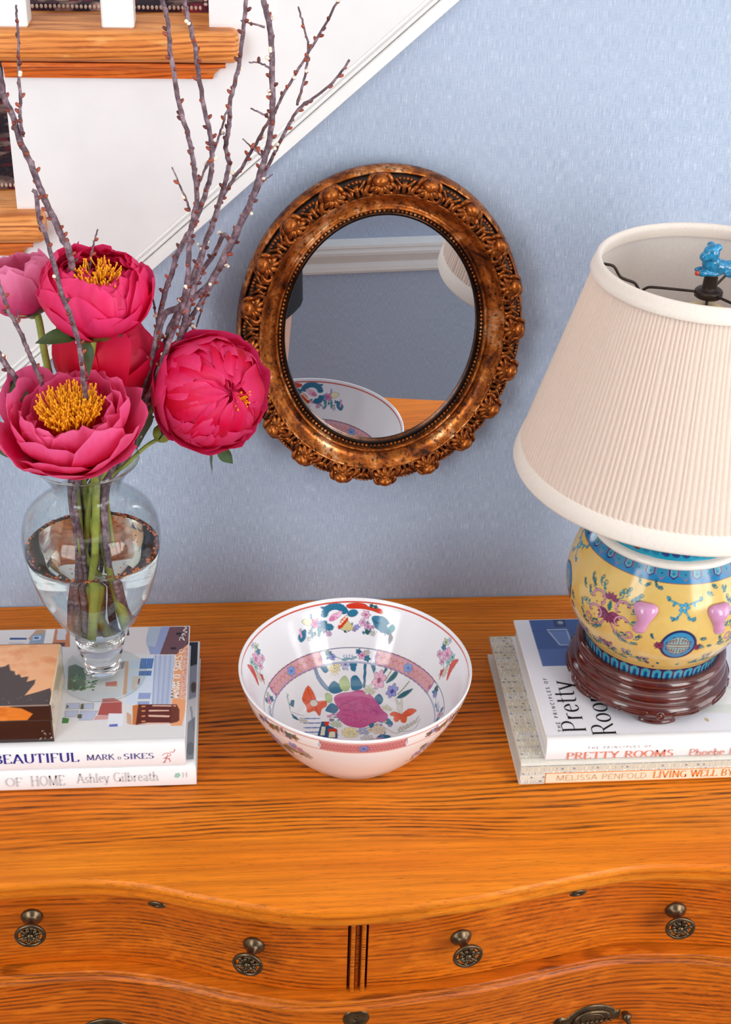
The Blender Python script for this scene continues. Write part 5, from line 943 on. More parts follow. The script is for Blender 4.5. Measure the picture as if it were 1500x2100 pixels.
def hexband(cv, u0, u1, v0, v1, p, rng):
    cv.rect(u0, u1, v0, v1, (192, 100, 132)); r_ = 0; v = v0
    while v < v1 + p * .5:
        u = u0 + (p * .5 if r_ % 2 else 0)
        while u < u1: 
            if u > u0 + p * .3 and u < u1 - p * .3: cv.ell(u, min(max(v, v0 + .8), v1 - .8), p * .36, p * .36, (212, 146, 178), out=(214, 172, 128), ow=p * .11); cv.ell(u, min(max(v, v0 + .8), v1 - .8), p * .16, p * .16, (218, 160, 190))
            u += p
        v += p * .86; r_ += 1
    cv.flower((u0 + u1) / 2, (v0 + v1) / 2, (v1 - v0) * .36, 6, (126, 160, 214), (90, 110, 190), (60, 70, 140), .2)
for k in range(4):
    c0 = k * math.pi / 2 * RB; lo = c0 + .34 * RB; hi = c0 + (math.pi / 2 - .34) * RB
    for sft in (0, -2 * math.pi * RB): hexband(bd, lo + sft, hi + sft, 1.6, 17.0, 6.8, rb)
    for sft in (0, -2 * math.pi * RB):
        c = c0 + sft
        for e in (-.34 * RB, .34 * RB): bd.line([(c + e, 1), (c + e * 1.03, 9), (c + e, 17.5)], .55, (70, 80, 150), curve=4); bd.line([(c + e * .95, 1), (c + e * .98, 9), (c + e * .95, 17.5)], .35, (70, 80, 150), curve=4)
        for (a, b, r_, n_, cc, e) in ((-20, 10, 4.8, 5, TEAL, LIL), (-22, 14, 3, 5, DGRN, TEAL), (-17, 8, 3.4, 5, LIL, (90, 100, 190)), (15, 9, 4.6, 6, PNK, MAG), (11, 13, 3.2, 5, TEAL, DGRN), (21, 6, 3.6, 5, TEAL, TEAL2), (20, 13, 3, 5, (210, 206, 180), GRY)): bd.flower(c + a, b, r_, n_, cc, e, OUT, .2)
        bd.line([(c - 14, 8), (c - 4, 4), (c + 10, 6)], .7, (110, 150, 150), curve=4); bd.leaf(c - 7, 3.6, 9, 3.4, .2, (130, 176, 196)); bd.leaf(c + 2, 3.6, 8, 3, .5, (150, 190, 210))
        for q in range(4): bd.leaf(c - 5 + q * 3, 6.5, 3.2, 1.2, 1.4, (190, 200, 226), (90, 100, 150), .15)
bd.line([(-290, .35), (290, .35)], .55, (70, 80, 140)); bd.line([(-290, 1.5), (290, 1.5)], .4, (80, 90, 160)); bd.line([(-290, 17.2), (290, 17.2)], .7, (50, 54, 84)); bd.line([(-290, 18.6), (290, 18.6)], .4, (90, 100, 160))
RO = 114.0; oc = Canvas(-360, 360, 0, 100, 2.6, (238, 234, 232))
for k in range(5):
    c0 = (k - 2) * math.pi / 2 * RO
    oc.rect(c0 - .36 * RO, c0 + .36 * RO, 79.5, 91.5, (190, 110, 116)); n_ = int(.72 * RO / 3.2)
    for i in range(n_):
        for j in range(3): oc.ell(c0 - .36 * RO + 1.8 + i * 3.2 + (1.6 if j % 2 else 0), 81.3 + j * 4, 1.25, 1.4, (204, 136, 138), out=(170, 84, 90), ow=.25)
    oc.flower(c0, 85.5, 5, 6, (126, 136, 196), (90, 100, 170), OUT, .2)
    for e in (-.36 * RO, .36 * RO): oc.line([(c0 + e * 1.0, 79), (c0 + e * 1.03, 85.5), (c0 + e * 1.0, 92)], .8, (90, 96, 160), curve=4)
    m = c0 + math.pi / 4 * RO
    for i in range(7): oc.flower(m + (i - 3) * 7.2, 85 + 2 * math.sin(i * 2.1), 4.6, 5, [(130, 110, 120), LIL, (140, 90, 70), (120, 130, 90), PNK, TEAL, (150, 120, 90)][i], (110, 90, 90), (60, 50, 50), .25); oc.leaf(m + (i - 3) * 7.2, 84, 7, 2.6, .4 * i, (92, 104, 72), (60, 60, 50))
    for i in range(9): oc.flower(m + (i - 4) * 6.5 + 3, 50 + 7 * math.sin(i * 1.3) + i * 1.6, 6.4, 6, [LIL, (150, 160, 214), (176, 180, 222), (204, 206, 214), (130, 150, 110), (150, 160, 130), LIL, (200, 150, 160), (170, 170, 140)][i], (120, 130, 190), (90, 94, 130), .25); oc.leaf(m + (i - 4) * 6.5, 44 + i * 1.8, 10, 4.5, .6 * i - 1, [(58, 120, 92), (110, 122, 84), (96, 110, 70)][i % 3], (60, 66, 50))
    oc.leaf(m - 24, 60, 10, 8, .7, (28, 120, 90), (20, 80, 60)); oc.line([(m - 34, 40), (m - 10, 34), (m + 20, 48)], .8, (120, 110, 90), curve=5)
for v in (78.6, 92.6): oc.line([(-360, v), (360, v)], .8, (208, 92, 72))
inp = smooth_path([(0, .0120, 0), (.030, .0121, 0), (.055, .0130, 0), (.068, .0185, 0), (.0826, .0345, 0), (.0926, .0492, 0), (.1035, .0690, 0), (.1110, .0850, 0), (.1147, .0955, 0)], 40)
rim = [(.1152, .0964, 0), (.1158, .0968, 0), (.1164, .0967, 0), (.1169, .0961, 0), (.1170, .0953, 0)]
outp = smooth_path([(.1167, .0940, 0), (.1140, .0830, 0), (.1080, .0670, 0), (.0980, .0475, 0), (.0840, .0255, 0), (.0720, .0105, 0), (.0660, .0040, 0)], 18) + [(.0640, .0018, 0), (.0625, .0002, 0), (.0615, .0, 0), (.0575, .0, 0), (.0560, .0050, 0), (.030, .0055, 0), (.0, .0055, 0)]
prof = np.array([(max(p[0], 1e-5), p[1]) for p in inp + rim + outp]); NB = 640; tt = np.arange(NB) * 2 * math.pi / NB
Rr = prof[:, 0][:, None]; Zz = prof[:, 1][:, None]; Xb = Rr * np.cos(tt); Yb = Rr * np.sin(tt); Zb = Zz + 0 * Xb
Cc = np.ones(Xb.shape + (3,)) * lin(WH); ni = len(inp)
uw = (math.pi / 2 - tt + math.pi) % (2 * math.pi) - math.pi; uo = (tt + math.pi / 2 + math.pi) % (2 * math.pi) - math.pi
arc = np.concatenate([[0], np.cumsum(np.hypot(np.diff(prof[:, 0]), np.diff(prof[:, 1])))]) * 1000
ib = np.searchsorted(prof[:ni, 1], .0345, 'left'); iw = np.searchsorted(prof[:ni, 1], .0492, 'left')
Cc[:ib] = fl.sample(Xb[:ib] * 1000, Yb[:ib] * 1000)
Cc[ib:iw] = bd.sample(np.broadcast_to(uw * RB, (iw - ib, NB)), np.broadcast_to(((arc[ib:iw] - arc[ib]) / (arc[iw] - arc[ib]) * 18.6)[:, None], (iw - ib, NB)))
vi = (arc[iw:ni] - arc[iw])[:, None]; Cc[iw:ni] = wl.sample(np.broadcast_to(uw * RW, (ni - iw, NB)), np.broadcast_to(vi, (ni - iw, NB)))
rl = (arc[ni - 1] - arc[:ni]); rl_ = np.clip(1.15 - np.abs(rl - 2.9), 0, .5) * 2; Cc[:ni] = Cc[:ni] * (1 - rl_[:, None, None]) + lin((202, 74, 52)) * rl_[:, None, None]
no = ni + len(rim); Cc[no:] = oc.sample(np.broadcast_to(uo * RO, (len(prof) - no, NB)), np.broadcast_to((prof[no:, 1] * 1000)[:, None], (len(prof) - no, NB)))
Vb = np.stack([Xb + BC[0], Yb + BC[1], Zb + .0003], -1).reshape(-1, 3)
bowl = obj('punch_bowl', Vb, grid_faces(len(prof), NB, True), M['porcelain'], None, loc=(BC[0], BC[1], 0), col=Cc.reshape(-1, 3))
tag(bowl, 'white porcelain bowl painted with flowers and a pink patterned band, alone on the dresser top', 'bowl')

# ------------------------------------------------------------------ jar lamp on a carved stand
LXc, LYc = .3065, -.231; A0 = math.atan2(CAM.y - LYc, CAM.x - LXc)
lp = thing('table_lamp', 'ginger jar lamp with yellow floral jar, dark carved wood stand and pleated cream shade', 'lamp', (LXc, LYc, .0558))
jp = smooth_path([(.0680, .1060, 0), (.0705, .1180, 0), (.0790, .1320, 0), (.0880, .1500, 0), (.0932, .1680, 0), (.0946, .1810, 0), (.0930, .1970, 0), (.0885, .2140, 0), (.0805, .2300, 0), (.0745, .2400, 0)], 26)
jp = np.array(jp)[:, :2]; ja = np.concatenate([[0], np.cumsum(np.hypot(np.diff(jp[:, 0]), np.diff(jp[:, 1])))]) * 1000; VZ = lambda z: float(np.interp(z, jp[:, 1], ja))
RJ = 92.0; U1 = math.pi * RJ; YEL = (216, 180, 104); NAV = (28, 34, 84); TQ = (44, 150, 168); TQ2 = (24, 110, 140); PUR = (112, 44, 84); LPK = (206, 150, 178)
jc = Canvas(-U1 - 4, U1 + 4, -2, ja[-1] + 2, 3.0, YEL); rj = random.Random(11)
for i in range(260): jc.ell(rj.uniform(-U1, U1), rj.uniform(10, ja[-1]), rj.uniform(5, 16), rj.uniform(3, 8), rj.choice([(222, 188, 114), (208, 170, 90), (226, 194, 124), (214, 176, 96)]), rj.uniform(0, 3), al=.3)
# lappets at the foot
v0 = VZ(.1205); jc.rect(-U1 - 5, U1 + 5, -3, v0, (34, 40, 92)); nl = 40
for i in range(nl + 1):
    u = -U1 + i * 2 * U1 / nl; jc.poly([(u - 5.2, -3), (u - 5.2, v0 - 5), (u, v0 - 1), (u + 5.2, v0 - 5), (u + 5.2, -3)], TQ, out=(150, 120, 130), ow=.6); jc.poly([(u - 2.2, -3), (u - 2, v0 - 8), (u, v0 - 6), (u + 2, v0 - 8), (u + 2.2, -3)], (22, 60, 120))
jc.line([(-U1, v0 + .4), (U1, v0 + .4)], .8, (170, 120, 60))
# blue shoulder with a row of pointed lappets
vb = VZ(.2285); jc.rect(-U1 - 5, U1 + 5, vb, 400, (22, 116, 168)); jc.line([(-U1, vb), (U1, vb)], .8, (150, 90, 60)); H = ja[-1] - vb; nl = 22
for i in range(nl + 1):
    u = -U1 + i * 2 * U1 / nl; w_ = U1 / nl
    for (c, k) in (((150, 96, 124), 1.0), ((40, 124, 158), .84)): jc.poly([(u - w_ * .62 * k, vb + H), (u - w_ * .62 * k, vb + H * .55), (u - w_ * .25, vb + H * (.42 + .2 * (1 - k))), (u, vb + H * (.16 + .9 * (1 - k))), (u + w_ * .25, vb + H * (.42 + .2 * (1 - k))), (u + w_ * .62 * k, vb + H * .55), (u + w_ * .62 * k, vb + H)], c)
    u2 = u + w_
    for (c, k) in ((NAV, 1.0), ((150, 170, 200), .72), ((52, 140, 160), .58)): jc.poly([(u2 - w_ * .42 * k, vb + H), (u2 - w_ * .42 * k, vb + H * .55), (u2, vb + H * (.26 + .5 * (1 - k))), (u2 + w_ * .42 * k, vb + H * .55), (u2 + w_ * .42 * k, vb + H)], c)
    jc.ell(u2, vb + H * .68, .8, .8, NAV); jc.ell(u, vb + H * .66, .8, .8, NAV)
def roundel(u, v, r):
    jc.ell(u, v, r, r * 1.15, NAV); jc.ell(u, v, r * .86, r * 1.0, (48, 132, 176)); 
    for k in range(8): a = k * math.pi / 4 + .2; jc.line([(u + .6 * r * math.cos(a), v + .6 * r * math.sin(a)), (u + .72 * r * math.cos(a + .25), v + .72 * r * math.sin(a + .25)), (u + .6 * r * math.cos(a + .5), v + .6 * r * math.sin(a + .5))], .7, (60, 30, 70), curve=4)
    jc.ell(u, v, r * .6, r * .68, (120, 176, 176), out=(120, 60, 70), ow=.4)
    T = (140, 50, 60); q = r / 10
    for L in ([(-6, .8), (6, .8)], [(-6, -.8), (6, -.8)], [(0, 1), (0, 6)], [(0, -1), (0, -6)], [(-1.6, 2.2), (-1.6, 4.6), (-4.4, 3.2), (-4.8, 1.8)], [(1.6, 2.2), (1.6, 4.6), (4.4, 3.2), (4.8, 1.8)], [(-1.6, -2.2), (-1.6, -4.6), (-4.4, -3.2), (-4.8, -1.8)], [(1.6, -2.2), (1.6, -4.6), (4.4, -3.2), (4.8, -1.8)], [(-3, 2), (-3, 3.2)], [(3, 2), (3, 3.2)], [(-3, -2), (-3, -3.2)], [(3, -2), (3, -3.2)]): jc.line([(u + a * q, v + b * q * 1.15) for a, b in L], .8 * q ** .5, T)
    jc.line([(u - 6 * q, v), (u + 6 * q, v)], .5, (226, 210, 150))
def tendril(u, v, a, m, c=TQ, L=1.0):
    P = [(u, v), (u + m * 4 * L * math.cos(a), v + 4 * L * math.sin(a)), (u + m * 8 * L * math.cos(a + .5), v + 8 * L * math.sin(a + .5))]; jc.line(P, 1.0, (30, 74, 84), curve=5); jc.line(P, .6, c, curve=5)
    jc.scroll(P[-1][0], P[-1][1] + 1.2, 2.3 * L, -1.5, m * .8, .75, (30, 74, 84), m)
    for k in (.35, .7): jc.leaf(P[0][0] + (P[-1][0] - u) * k, P[0][1] + (P[-1][1] - v) * k, 3.6 * L, 2.0, a + 1.2 * m + (0 if m > 0 else math.pi), c, (20, 60, 70), .25)
def lotus(u, v, s, c=PUR):
    for k in range(11): a = -math.pi * .98 + k * math.pi * .96 / 10; jc.leaf(u + 1.5 * math.cos(a), v + 1.5 * math.sin(a), 9 * s, 3.6 * s, a, c if k % 2 else (136, 62, 104), (70, 24, 56), .3)
    jc.leaf(u, v + 1, 9 * s, 3.4 * s, math.pi / 2, (24, 104, 110), (16, 60, 70)); 
    for k in range(5): a = math.pi / 2 + (k - 2) * .5; jc.leaf(u + 2 * math.cos(a), v + 9 * s + 2 * math.sin(a), 5.5 * s, 3 * s, a, (140, 60, 100), (70, 24, 56), .3)
    for m in (-1, 1):
        for (du, dv, r) in ((10.5, 7, 5.6), (11, -5, 5.2)):
            for (w_, c2) in ((1.9, (90, 40, 76)), (1.2, LPK)): jc.line([(u + m * du * s + r * s * math.cos(t), v + dv * s + r * s * math.sin(t)) for t in np.linspace(-.8 if m < 0 else math.pi - 2.6, 3.4 if m < 0 else math.pi + .8, 14)], w_ * s, c2)
            for k in range(4): t = 1.2 * k * m + .6; jc.ell(u + m * du * s + (r - 1.6) * s * math.cos(t), v + dv * s + (r - 1.6) * s * math.sin(t), .9, .7, PUR)
        for (du, dv, a, L) in ((5, 13, .6, 1), (14, 12, .3, .9), (16, -2, -.5, .9), (8, -13, -.9, 1), (17, 5, .4, .8)): tendril(u + m * du * s, v + dv * s, a, m, TQ if rj.random() < .6 else TQ2, L * s)
def daisy(u, v, s):
    for k in range(9): a = k * .7; jc.leaf(u, v, 4.6 * s, 2.2 * s, a, (128, 54, 92), (70, 24, 56), .25)
    jc.ell(u, v, 1.2, 1, (60, 20, 46))
for i in range(4):
    uc = .285 * RJ + i * math.pi / 2 * RJ; uc = (uc + U1) % (2 * U1) - U1
    roundel(uc, VZ(.1650) if i % 2 == 0 else VZ(.178), 17.5)
    if i % 2: f = (uc, VZ(.222))
    f = (uc, VZ(.2080) if i % 2 == 0 else VZ(.2190)); jc.flower(f[0], f[1], 5.0, 5, (70, 160, 200), (230, 180, 70), (20, 70, 120), .3)
    for m in (-1, 1):
        for (du, dv, L) in (([(4, 3), (9, 5), (15, 7)], 0, 1), ([(2, -4), (5, -9), (9, -13)], 0, 1)):
            P = [(f[0] + m * a, f[1] + b) for a, b in du]; jc.line(P, 1.7, (24, 80, 110), curve=5); jc.line(P, 1.0, (84, 176, 196), curve=5); jc.scroll(P[-1][0] + m * 1.0, P[-1][1] + 1.5, 2.6, -1.6, m * .9, .8, (24, 80, 100), m)
            for k in (0, 1): jc.leaf(P[k + 1][0], P[k + 1][1], 4.4, 2.4, (.9 if k else -1.2) if m > 0 else math.pi - (.9 if k else -1.2), (70, 160, 190), (20, 70, 110), .3)
    ul = (uc - math.pi / 4 * RJ + U1) % (2 * U1) - U1
    lotus(ul + 2, VZ(.1870), 1.3); daisy(uc - 18, VZ(.1640), 1.2); daisy(uc + 20, VZ(.162), 1.1)
    for k in range(5): jc.leaf(ul - 2 + (k - 2) * 3.2, VZ(.1450) + rj.uniform(-1, 1), 6, 3.4, rj.uniform(0, 6), (126, 56, 96), (84, 30, 66), .3)
    for k in range(10):                                   # a running vine under the lotus
        du = -44 + k * 9.4; dv = VZ(.1360) + 3.2 * math.sin(k * 1.9)
        if abs((ul + du - uc + U1) % (2 * U1) - U1) < 17 and dv > VZ(.140): continue
        for m in (-1, 1): tendril(ul + du, dv, rj.uniform(.2, .8) * (1 if k % 2 else -1), m, (TQ, TQ2)[k % 2], 1.05)
        jc.line([(ul + du - 5, dv - 2), (ul + du, dv), (ul + du + 5, dv + 2)], .9, (36, 96, 100), curve=4)
        if k % 2: jc.line([(ul + du + 3.6 * math.cos(t), dv + 6 + 3.4 * math.sin(t)) for t in np.linspace(-.4, 3.6, 12)], 1.6, (110, 52, 90)); jc.line([(ul + du + 3.6 * math.cos(t), dv + 6 + 3.4 * math.sin(t)) for t in np.linspace(-.4, 3.6, 12)], .8, LPK)
    for q in range(7): jc.leaf(ul - 6 + rj.uniform(-6, 6), VZ(.1440) + rj.uniform(-3, 3), 7.5, 4.2, rj.uniform(-.9, .3), rj.choice([(126, 56, 96), (146, 74, 112), (104, 40, 78)]), (74, 26, 58), .3)
    for m in (-1, 1):                                     # long pink curls sweeping away from the lotus
        for (w_, c2) in ((2.2, (90, 40, 76)), (1.3, LPK)): jc.line([(ul + 2 + m * a, VZ(.1870) + b) for a, b in ((4, -12), (10, -21), (19, -24), (26, -19), (24, -14), (20, -16))], w_, c2, curve=6)
        for (a, b, an) in ((12, -26, -.9), (22, -29, -.4), (28, -22, .3), (7, -20, -1.2), (30, -12, .6), (24, 20, .5), (31, 10, .2), (14, 22, .8)): tendril(ul + 2 + m * a, VZ(.1870) + b, an, m, TQ if rj.random() < .5 else TQ2, 1.0)
    for k in range(9): tendril(ul + rj.choice((-1, 1)) * rj.uniform(27, 50), VZ(rj.choice((.1600, .172, .218, .2235))), rj.uniform(-.6, .6), rj.choice((-1, 1)), rj.choice((TQ, TQ2)), rj.uniform(.6, .9))
    for k in range(7): jc.leaf(uc + rj.uniform(-28, 28), VZ(rj.uniform(.126, .142)), 5, 3, rj.uniform(0, 6), rj.choice((TQ, (150, 74, 110), TQ2)), (30, 50, 70), .25)
NJ = 640; tj = np.arange(NJ) * 2 * math.pi / NJ; uj = ((tj - A0 + math.pi) % (2 * math.pi) - math.pi) * RJ
Xj = jp[:, 0][:, None] * np.cos(tj) + LXc; Yj = jp[:, 0][:, None] * np.sin(tj) + LYc; Zj = jp[:, 1][:, None] + 0 * Xj
Cj = jc.sample(np.broadcast_to(uj, Xj.shape), np.broadcast_to(ja[:, None], Xj.shape))
jar = obj('jar', np.stack([Xj, Yj, Zj], -1).reshape(-1, 3), grid_faces(len(jp), NJ, True), M['enamel'], lp, col=Cj.reshape(-1, 3)); jar['label'] = 'yellow jar painted with purple lotus and blue roundels'
obj('jar_rim', *lathe([(.0742, .2398), (.0768, .2408), (.0780, .2430), (.0772, .2456), (.0745, .2470), (.0700, .2472)], 96, c=(LXc, LYc, 0)), ink('white_glaze', (232, 224, 214), .15), lp)
nc = Canvas(-U1, U1, 0, 30, 2, (26, 140, 168))
for i in range(46): u = -U1 + i * 2 * U1 / 46; nc.poly([(u - 5, 6), (u - 2, 10), (u + 3, 9), (u + 6, 5), (u + 1, 3)], rj.choice([(120, 40, 44), (40, 60, 110), (24, 110, 140)]), curve=3)
npf = np.array(smooth_path([(.0705, .2472, 0), (.0690, .2560, 0), (.0675, .2680, 0), (.0600, .2740, 0), (.0300, .2755, 0), (.012, .2755, 0)], 8))[:, :2]
Xn = npf[:, 0][:, None] * np.cos(tj) + LXc; Yn = npf[:, 0][:, None] * np.sin(tj) + LYc; Zn = npf[:, 1][:, None] + 0 * Xn
obj('neck', np.stack([Xn, Yn, Zn], -1).reshape(-1, 3), grid_faces(len(npf), NJ, True), M['enamel'], lp, col=nc.sample(np.broadcast_to(uj, Xn.shape), (Zn - .247) * 1000).reshape(-1, 3))
# pink moulded handles either side of each roundel
def handle_blob(u, z):
    a = A0 + u; r = float(np.interp(z, jp[:, 1], jp[:, 0])); R3 = Matrix(((-math.sin(a), 0, math.cos(a)), (math.cos(a), 0, math.sin(a)), (0, 1, 0))); p = Vector((LXc + r * math.cos(a), LYc + r * math.sin(a), z)); rows = []
    for (v, cx, w, h) in ((-.0150, .0035, .002, .001), (-.0135, .0035, .0055, .004), (-.0100, .0030, .0066, .0065), (-.0060, .0015, .0060, .0075), (-.0020, .0, .0062, .008), (.0020, -.0005, .0078, .0088), (.0060, 0, .0102, .0092), (.0095, 0, .0112, .0082), (.0125, 0, .0100, .006), (.0145, 0, .006, .002)):
        s = 1 if u < .285 else -1; v *= 1.2; w *= 1.08; rows.append([tuple(R3 @ Vector((s * cx * -1 + w * math.cos(t), v, -.0015 + h * max(math.sin(t), -.3))) + p) for t in np.arange(18) * 2 * math.pi / 18])
    obj('moulded_handle', *loft(rows), M['pink_glaze'], lp)
for k in (0, 2):
    for s in (-1, 1): handle_blob(.285 + s * .385 + k * math.pi / 2, .1925)
# stand
sd = obj('stand', *lathe([(.0655, .1000), (.0665, .1055), (.0690, .1075), (.0730, .1070), (.0762, .1040), (.0768, .1005), (.0745, .0970), (.0715, .0945), (.0710, .0925), (.0735, .0905), (.0772, .0885), (.0782, .0860), (.0768, .0835), (.0752, .0818), (.0760, .0805), (.0795, .0795), (.0822, .0770), (.0832, .0735), (.0830, .0705), (.0815, .0675), (.0790, .0650), (.0740, .0640), (.0600, .0645), (.0600, .0900), (.0655, .1000)], 128, c=(LXc, LYc, 0)), M['rosewood'], lp); sd['label'] = 'dark red carved wooden stand'
for k in range(5):
    a = -1.66 + k * 2 * math.pi / 5; rows = []
    for (z, r0, r1, w) in ((.0562, .060, .0775, .21), (.0575, .058, .0790, .245), (.0595, .058, .0785, .25), (.0615, .058, .0770, .23), (.0640, .058, .0790, .27), (.0655, .058, .0805, .30)):
        rows.append([(LXc + r * math.cos(a + t), LYc + r * math.sin(a + t), z) for t, r in [(w * q, r1 - .003 * q * q) for q in np.linspace(-1, 1, 13)] + [(w * q, r0) for q in np.linspace(1, -1, 13)]])
    obj('foot', *loft(rows), M['rosewood'], lp)
    b = a + .0; R3 = Matrix(((-math.sin(b), 0, math.cos(b)), (math.cos(b), 0, math.sin(b)), (0, 1, 0))); p = Vector((LXc + .0825 * math.cos(b), LYc + .0825 * math.sin(b), .0712)); V, F = lathe([(0, .0022), (.0022, .0018), (.0030, .0006), (.0036, .0016), (.0046, .0016), (.0050, -.001)], 18)
    obj('carved_boss', [tuple(R3 @ Vector(q) + p) for q in V], F, M['rosewood'], lp)
    for s in (-1, 1):
        c_ = a + s * .33; P = [(LXc + .0832 * math.cos(c_ + .17 * q), LYc + .0832 * math.sin(c_ + .17 * q), .0700) for q in np.linspace(-1, 1, 12)]
        P2 = [(LXc + .0832 * math.cos(c_ + .17 * q), LYc + .0832 * math.sin(c_ + .17 * q), .0750) for q in np.linspace(1, -1, 12)]
        obj('carved_slot', *tube(P + P2, .0009, 6, closed=True), M['rosewood'], lp)
# brass neck, harp, bulb
obj('stem', *lathe([(.016, .2755), (.016, .280), (.007, .283), (.007, .318), (.014, .321), (.0165, .328), (.0165, .360), (.013, .364)], 24, c=(LXc, LYc, 0)), M['bronze'], lp)
obj('bulb', *lathe([(.013, .362), (.014, .378), (.022, .400), (.0305, .425), (.0320, .442), (.0285, .459), (.0195, .4705), (.009, .4755), (0, .4765)], 40, c=(LXc, LYc, 0)), M['bulb'], lp)
hp = smooth_path([(-.012, 0, .322), (-.040, 0, .350), (-.050, 0, .410), (-.036, 0, .462), (-.010, 0, .4835), (0, 0, .4845), (.010, 0, .4835), (.036, 0, .462), (.050, 0, .410), (.040, 0, .350), (.012, 0, .322)], 6)
obj('harp', *tube([(LXc + .35 * p[0], LYc + .94 * p[0], p[2]) for p in hp], .0014, 8), M['bronze'], lp)
# shade
RT, ZT, RBm, ZB = .1000, .5130, .1555, .3110; NP = 176; jit = [rnd.uniform(-.25, .25) for _ in range(NP)]
ang = []; off = []
for k in range(NP):
    for q, o in ((0, 0), (.22, .0011), (.5, .0014), (.78, .0010), (.96, -.0001)): ang.append((k + q + jit[k] * (1 - q) + jit[(k + 1) % NP] * q) * 2 * math.pi / NP); off.append(o * (1 + .5 * jit[k]))
ang = np.array(ang); off = np.array(off); rows = []
for t in np.linspace(0, 1, 9):
    z = ZB + .004 + (ZT - ZB - .008) * t; r = RBm + (RT - RBm) * t + off * (1 - .25 * t); a_ = ang + .004 * np.sin(5 * t + ang * 3); rows.append(np.stack([LXc + r * np.cos(a_), LYc + r * np.sin(a_), np.full_like(r, z)], -1))
obj('shade', np.concatenate(rows), grid_faces(9, len(ang), True), M['shade'], lp)['label'] = 'pleated cream silk shade'
obj('shade_liner', *lathe([(RBm - .0015, ZB + .002), (RT - .0015, ZT - .001)], 96, c=(LXc, LYc, 0)), M['liner'], lp)
def tape(r, z, h, t, sl): return lathe([(r + sl * h + t, z - h), (r + sl * h + t + .0006, z - h * .85), (r + sl * .5 * h + t + .0007, z - h * .5), (r + t + .0008, z - .003), (r + t * .9, z + .0008), (r, z + .0022), (r - t * .9, z + .0008), (r - t - .0006, z - .003), (r + sl * h - t - .0006, z - h)], 128, c=(LXc, LYc, 0))
sl = (RBm - RT) / (ZT - ZB)
obj('top_tape', *tape(RT, ZT, .0115, .0026, sl), M['shade_trim'], lp); obj('bottom_tape', *lathe([(RBm - sl * .0165 - .0016, ZB + .0165), (RBm - sl * .0165 + .0012, ZB + .0170), (RBm - sl * .0150 + .0030, ZB + .0155), (RBm - sl * .008 + .0034, ZB + .0080), (RBm + .0034, ZB + .0010), (RBm + .0026, ZB - .0014), (RBm + .0006, ZB - .0022), (RBm - .0018, ZB - .0010), (RBm - sl * .0165 - .0016, ZB + .0165)], 160, c=(LXc, LYc, 0)), M['shade_trim'], lp)
for a in (3.02, 3.02 + 2.0944, 3.02 + 4.1888):
    P = smooth_path([(.007, .4870), (.030, .4885), (.051, .4895), (.0560, .4880), (.0605, .4855), (.0660, .4925), (.0740, .4955), (.0800, .4985), (.0860, .5070), (.0920, .5090), (.0985, .5095)] and [(p[0], 0, p[1]) for p in [(.007, .4870), (.030, .4885), (.051, .4895), (.0560, .4880), (.0605, .4855), (.0660, .4925), (.0740, .4955), (.0800, .4985), (.0860, .5070), (.0920, .5090), (.0985, .5095)]], 4)
    obj('spider_wire', *tube([(LXc + p[0] * math.cos(a), LYc + p[0] * math.sin(a), p[2]) for p in P], .0013, 8), M['bronze'], lp)
obj('hub', *lathe([(0, .4825), (.0105, .4825), (.0125, .4838), (.0125, .4885), (.0110, .4900), (.0072, .4905), (.0066, .4925), (.0060, .5035), (.0066, .5045), (0, .5045)], 32, c=(LXc, LYc, 0)), M['bronze'], lp)
fin = MB(); fo = Vector((LXc, LYc, .5030))
for (c, r) in (((-.004, -.002, .0215), (.0075, .0075, .0080)), ((-.0100, -.004, .0190), (.0050, .0045, .0045)), ((.0005, -.003, .0270), (.0042, .004, .0035)), ((-.0035, .004, .0270), (.0038, .003, .0030)), ((-.002, 0, .0120), (.0085, .0075, .0085)), ((.006, .001, .0075), (.0100, .0075, .0072)), ((.0150, .002, .0065), (.0090, .007, .0068)), ((.0240, .004, .0085), (.0065, .006, .0070)), ((.0290, .005, .0150), (.0042, .004, .0080)), ((-.0090, -.004, .0035), (.0065, .0032, .0030)), ((-.0085, .005, .0035), (.0065, .0032, .0030)), ((.016, -.006, .003), (.0065, .0032, .0030)), ((.0, 0, .0025), (.0100, .0070, .0030))):
    fin.add(*ellipsoid(tuple(Vector(c) + fo), r, 14, 9))
fo_ = fin.build('finial', M['turquoise'], lp); fo_['label'] = 'turquoise glazed animal finial'
rm = fo_.modifiers.new('remesh', 'REMESH'); rm.mode = 'VOXEL'; rm.voxel_size = .0007; rm.use_smooth_shade = True; smd = fo_.modifiers.new('smooth', 'SMOOTH'); smd.iterations = 8; smd.factor = .5
obj('finial_tongue', *ellipsoid(tuple(fo + Vector((-.0150, -.0052, .0042))), (.0022, .0018, .0024)), ink('red_glaze', (190, 60, 40), .15), lp)

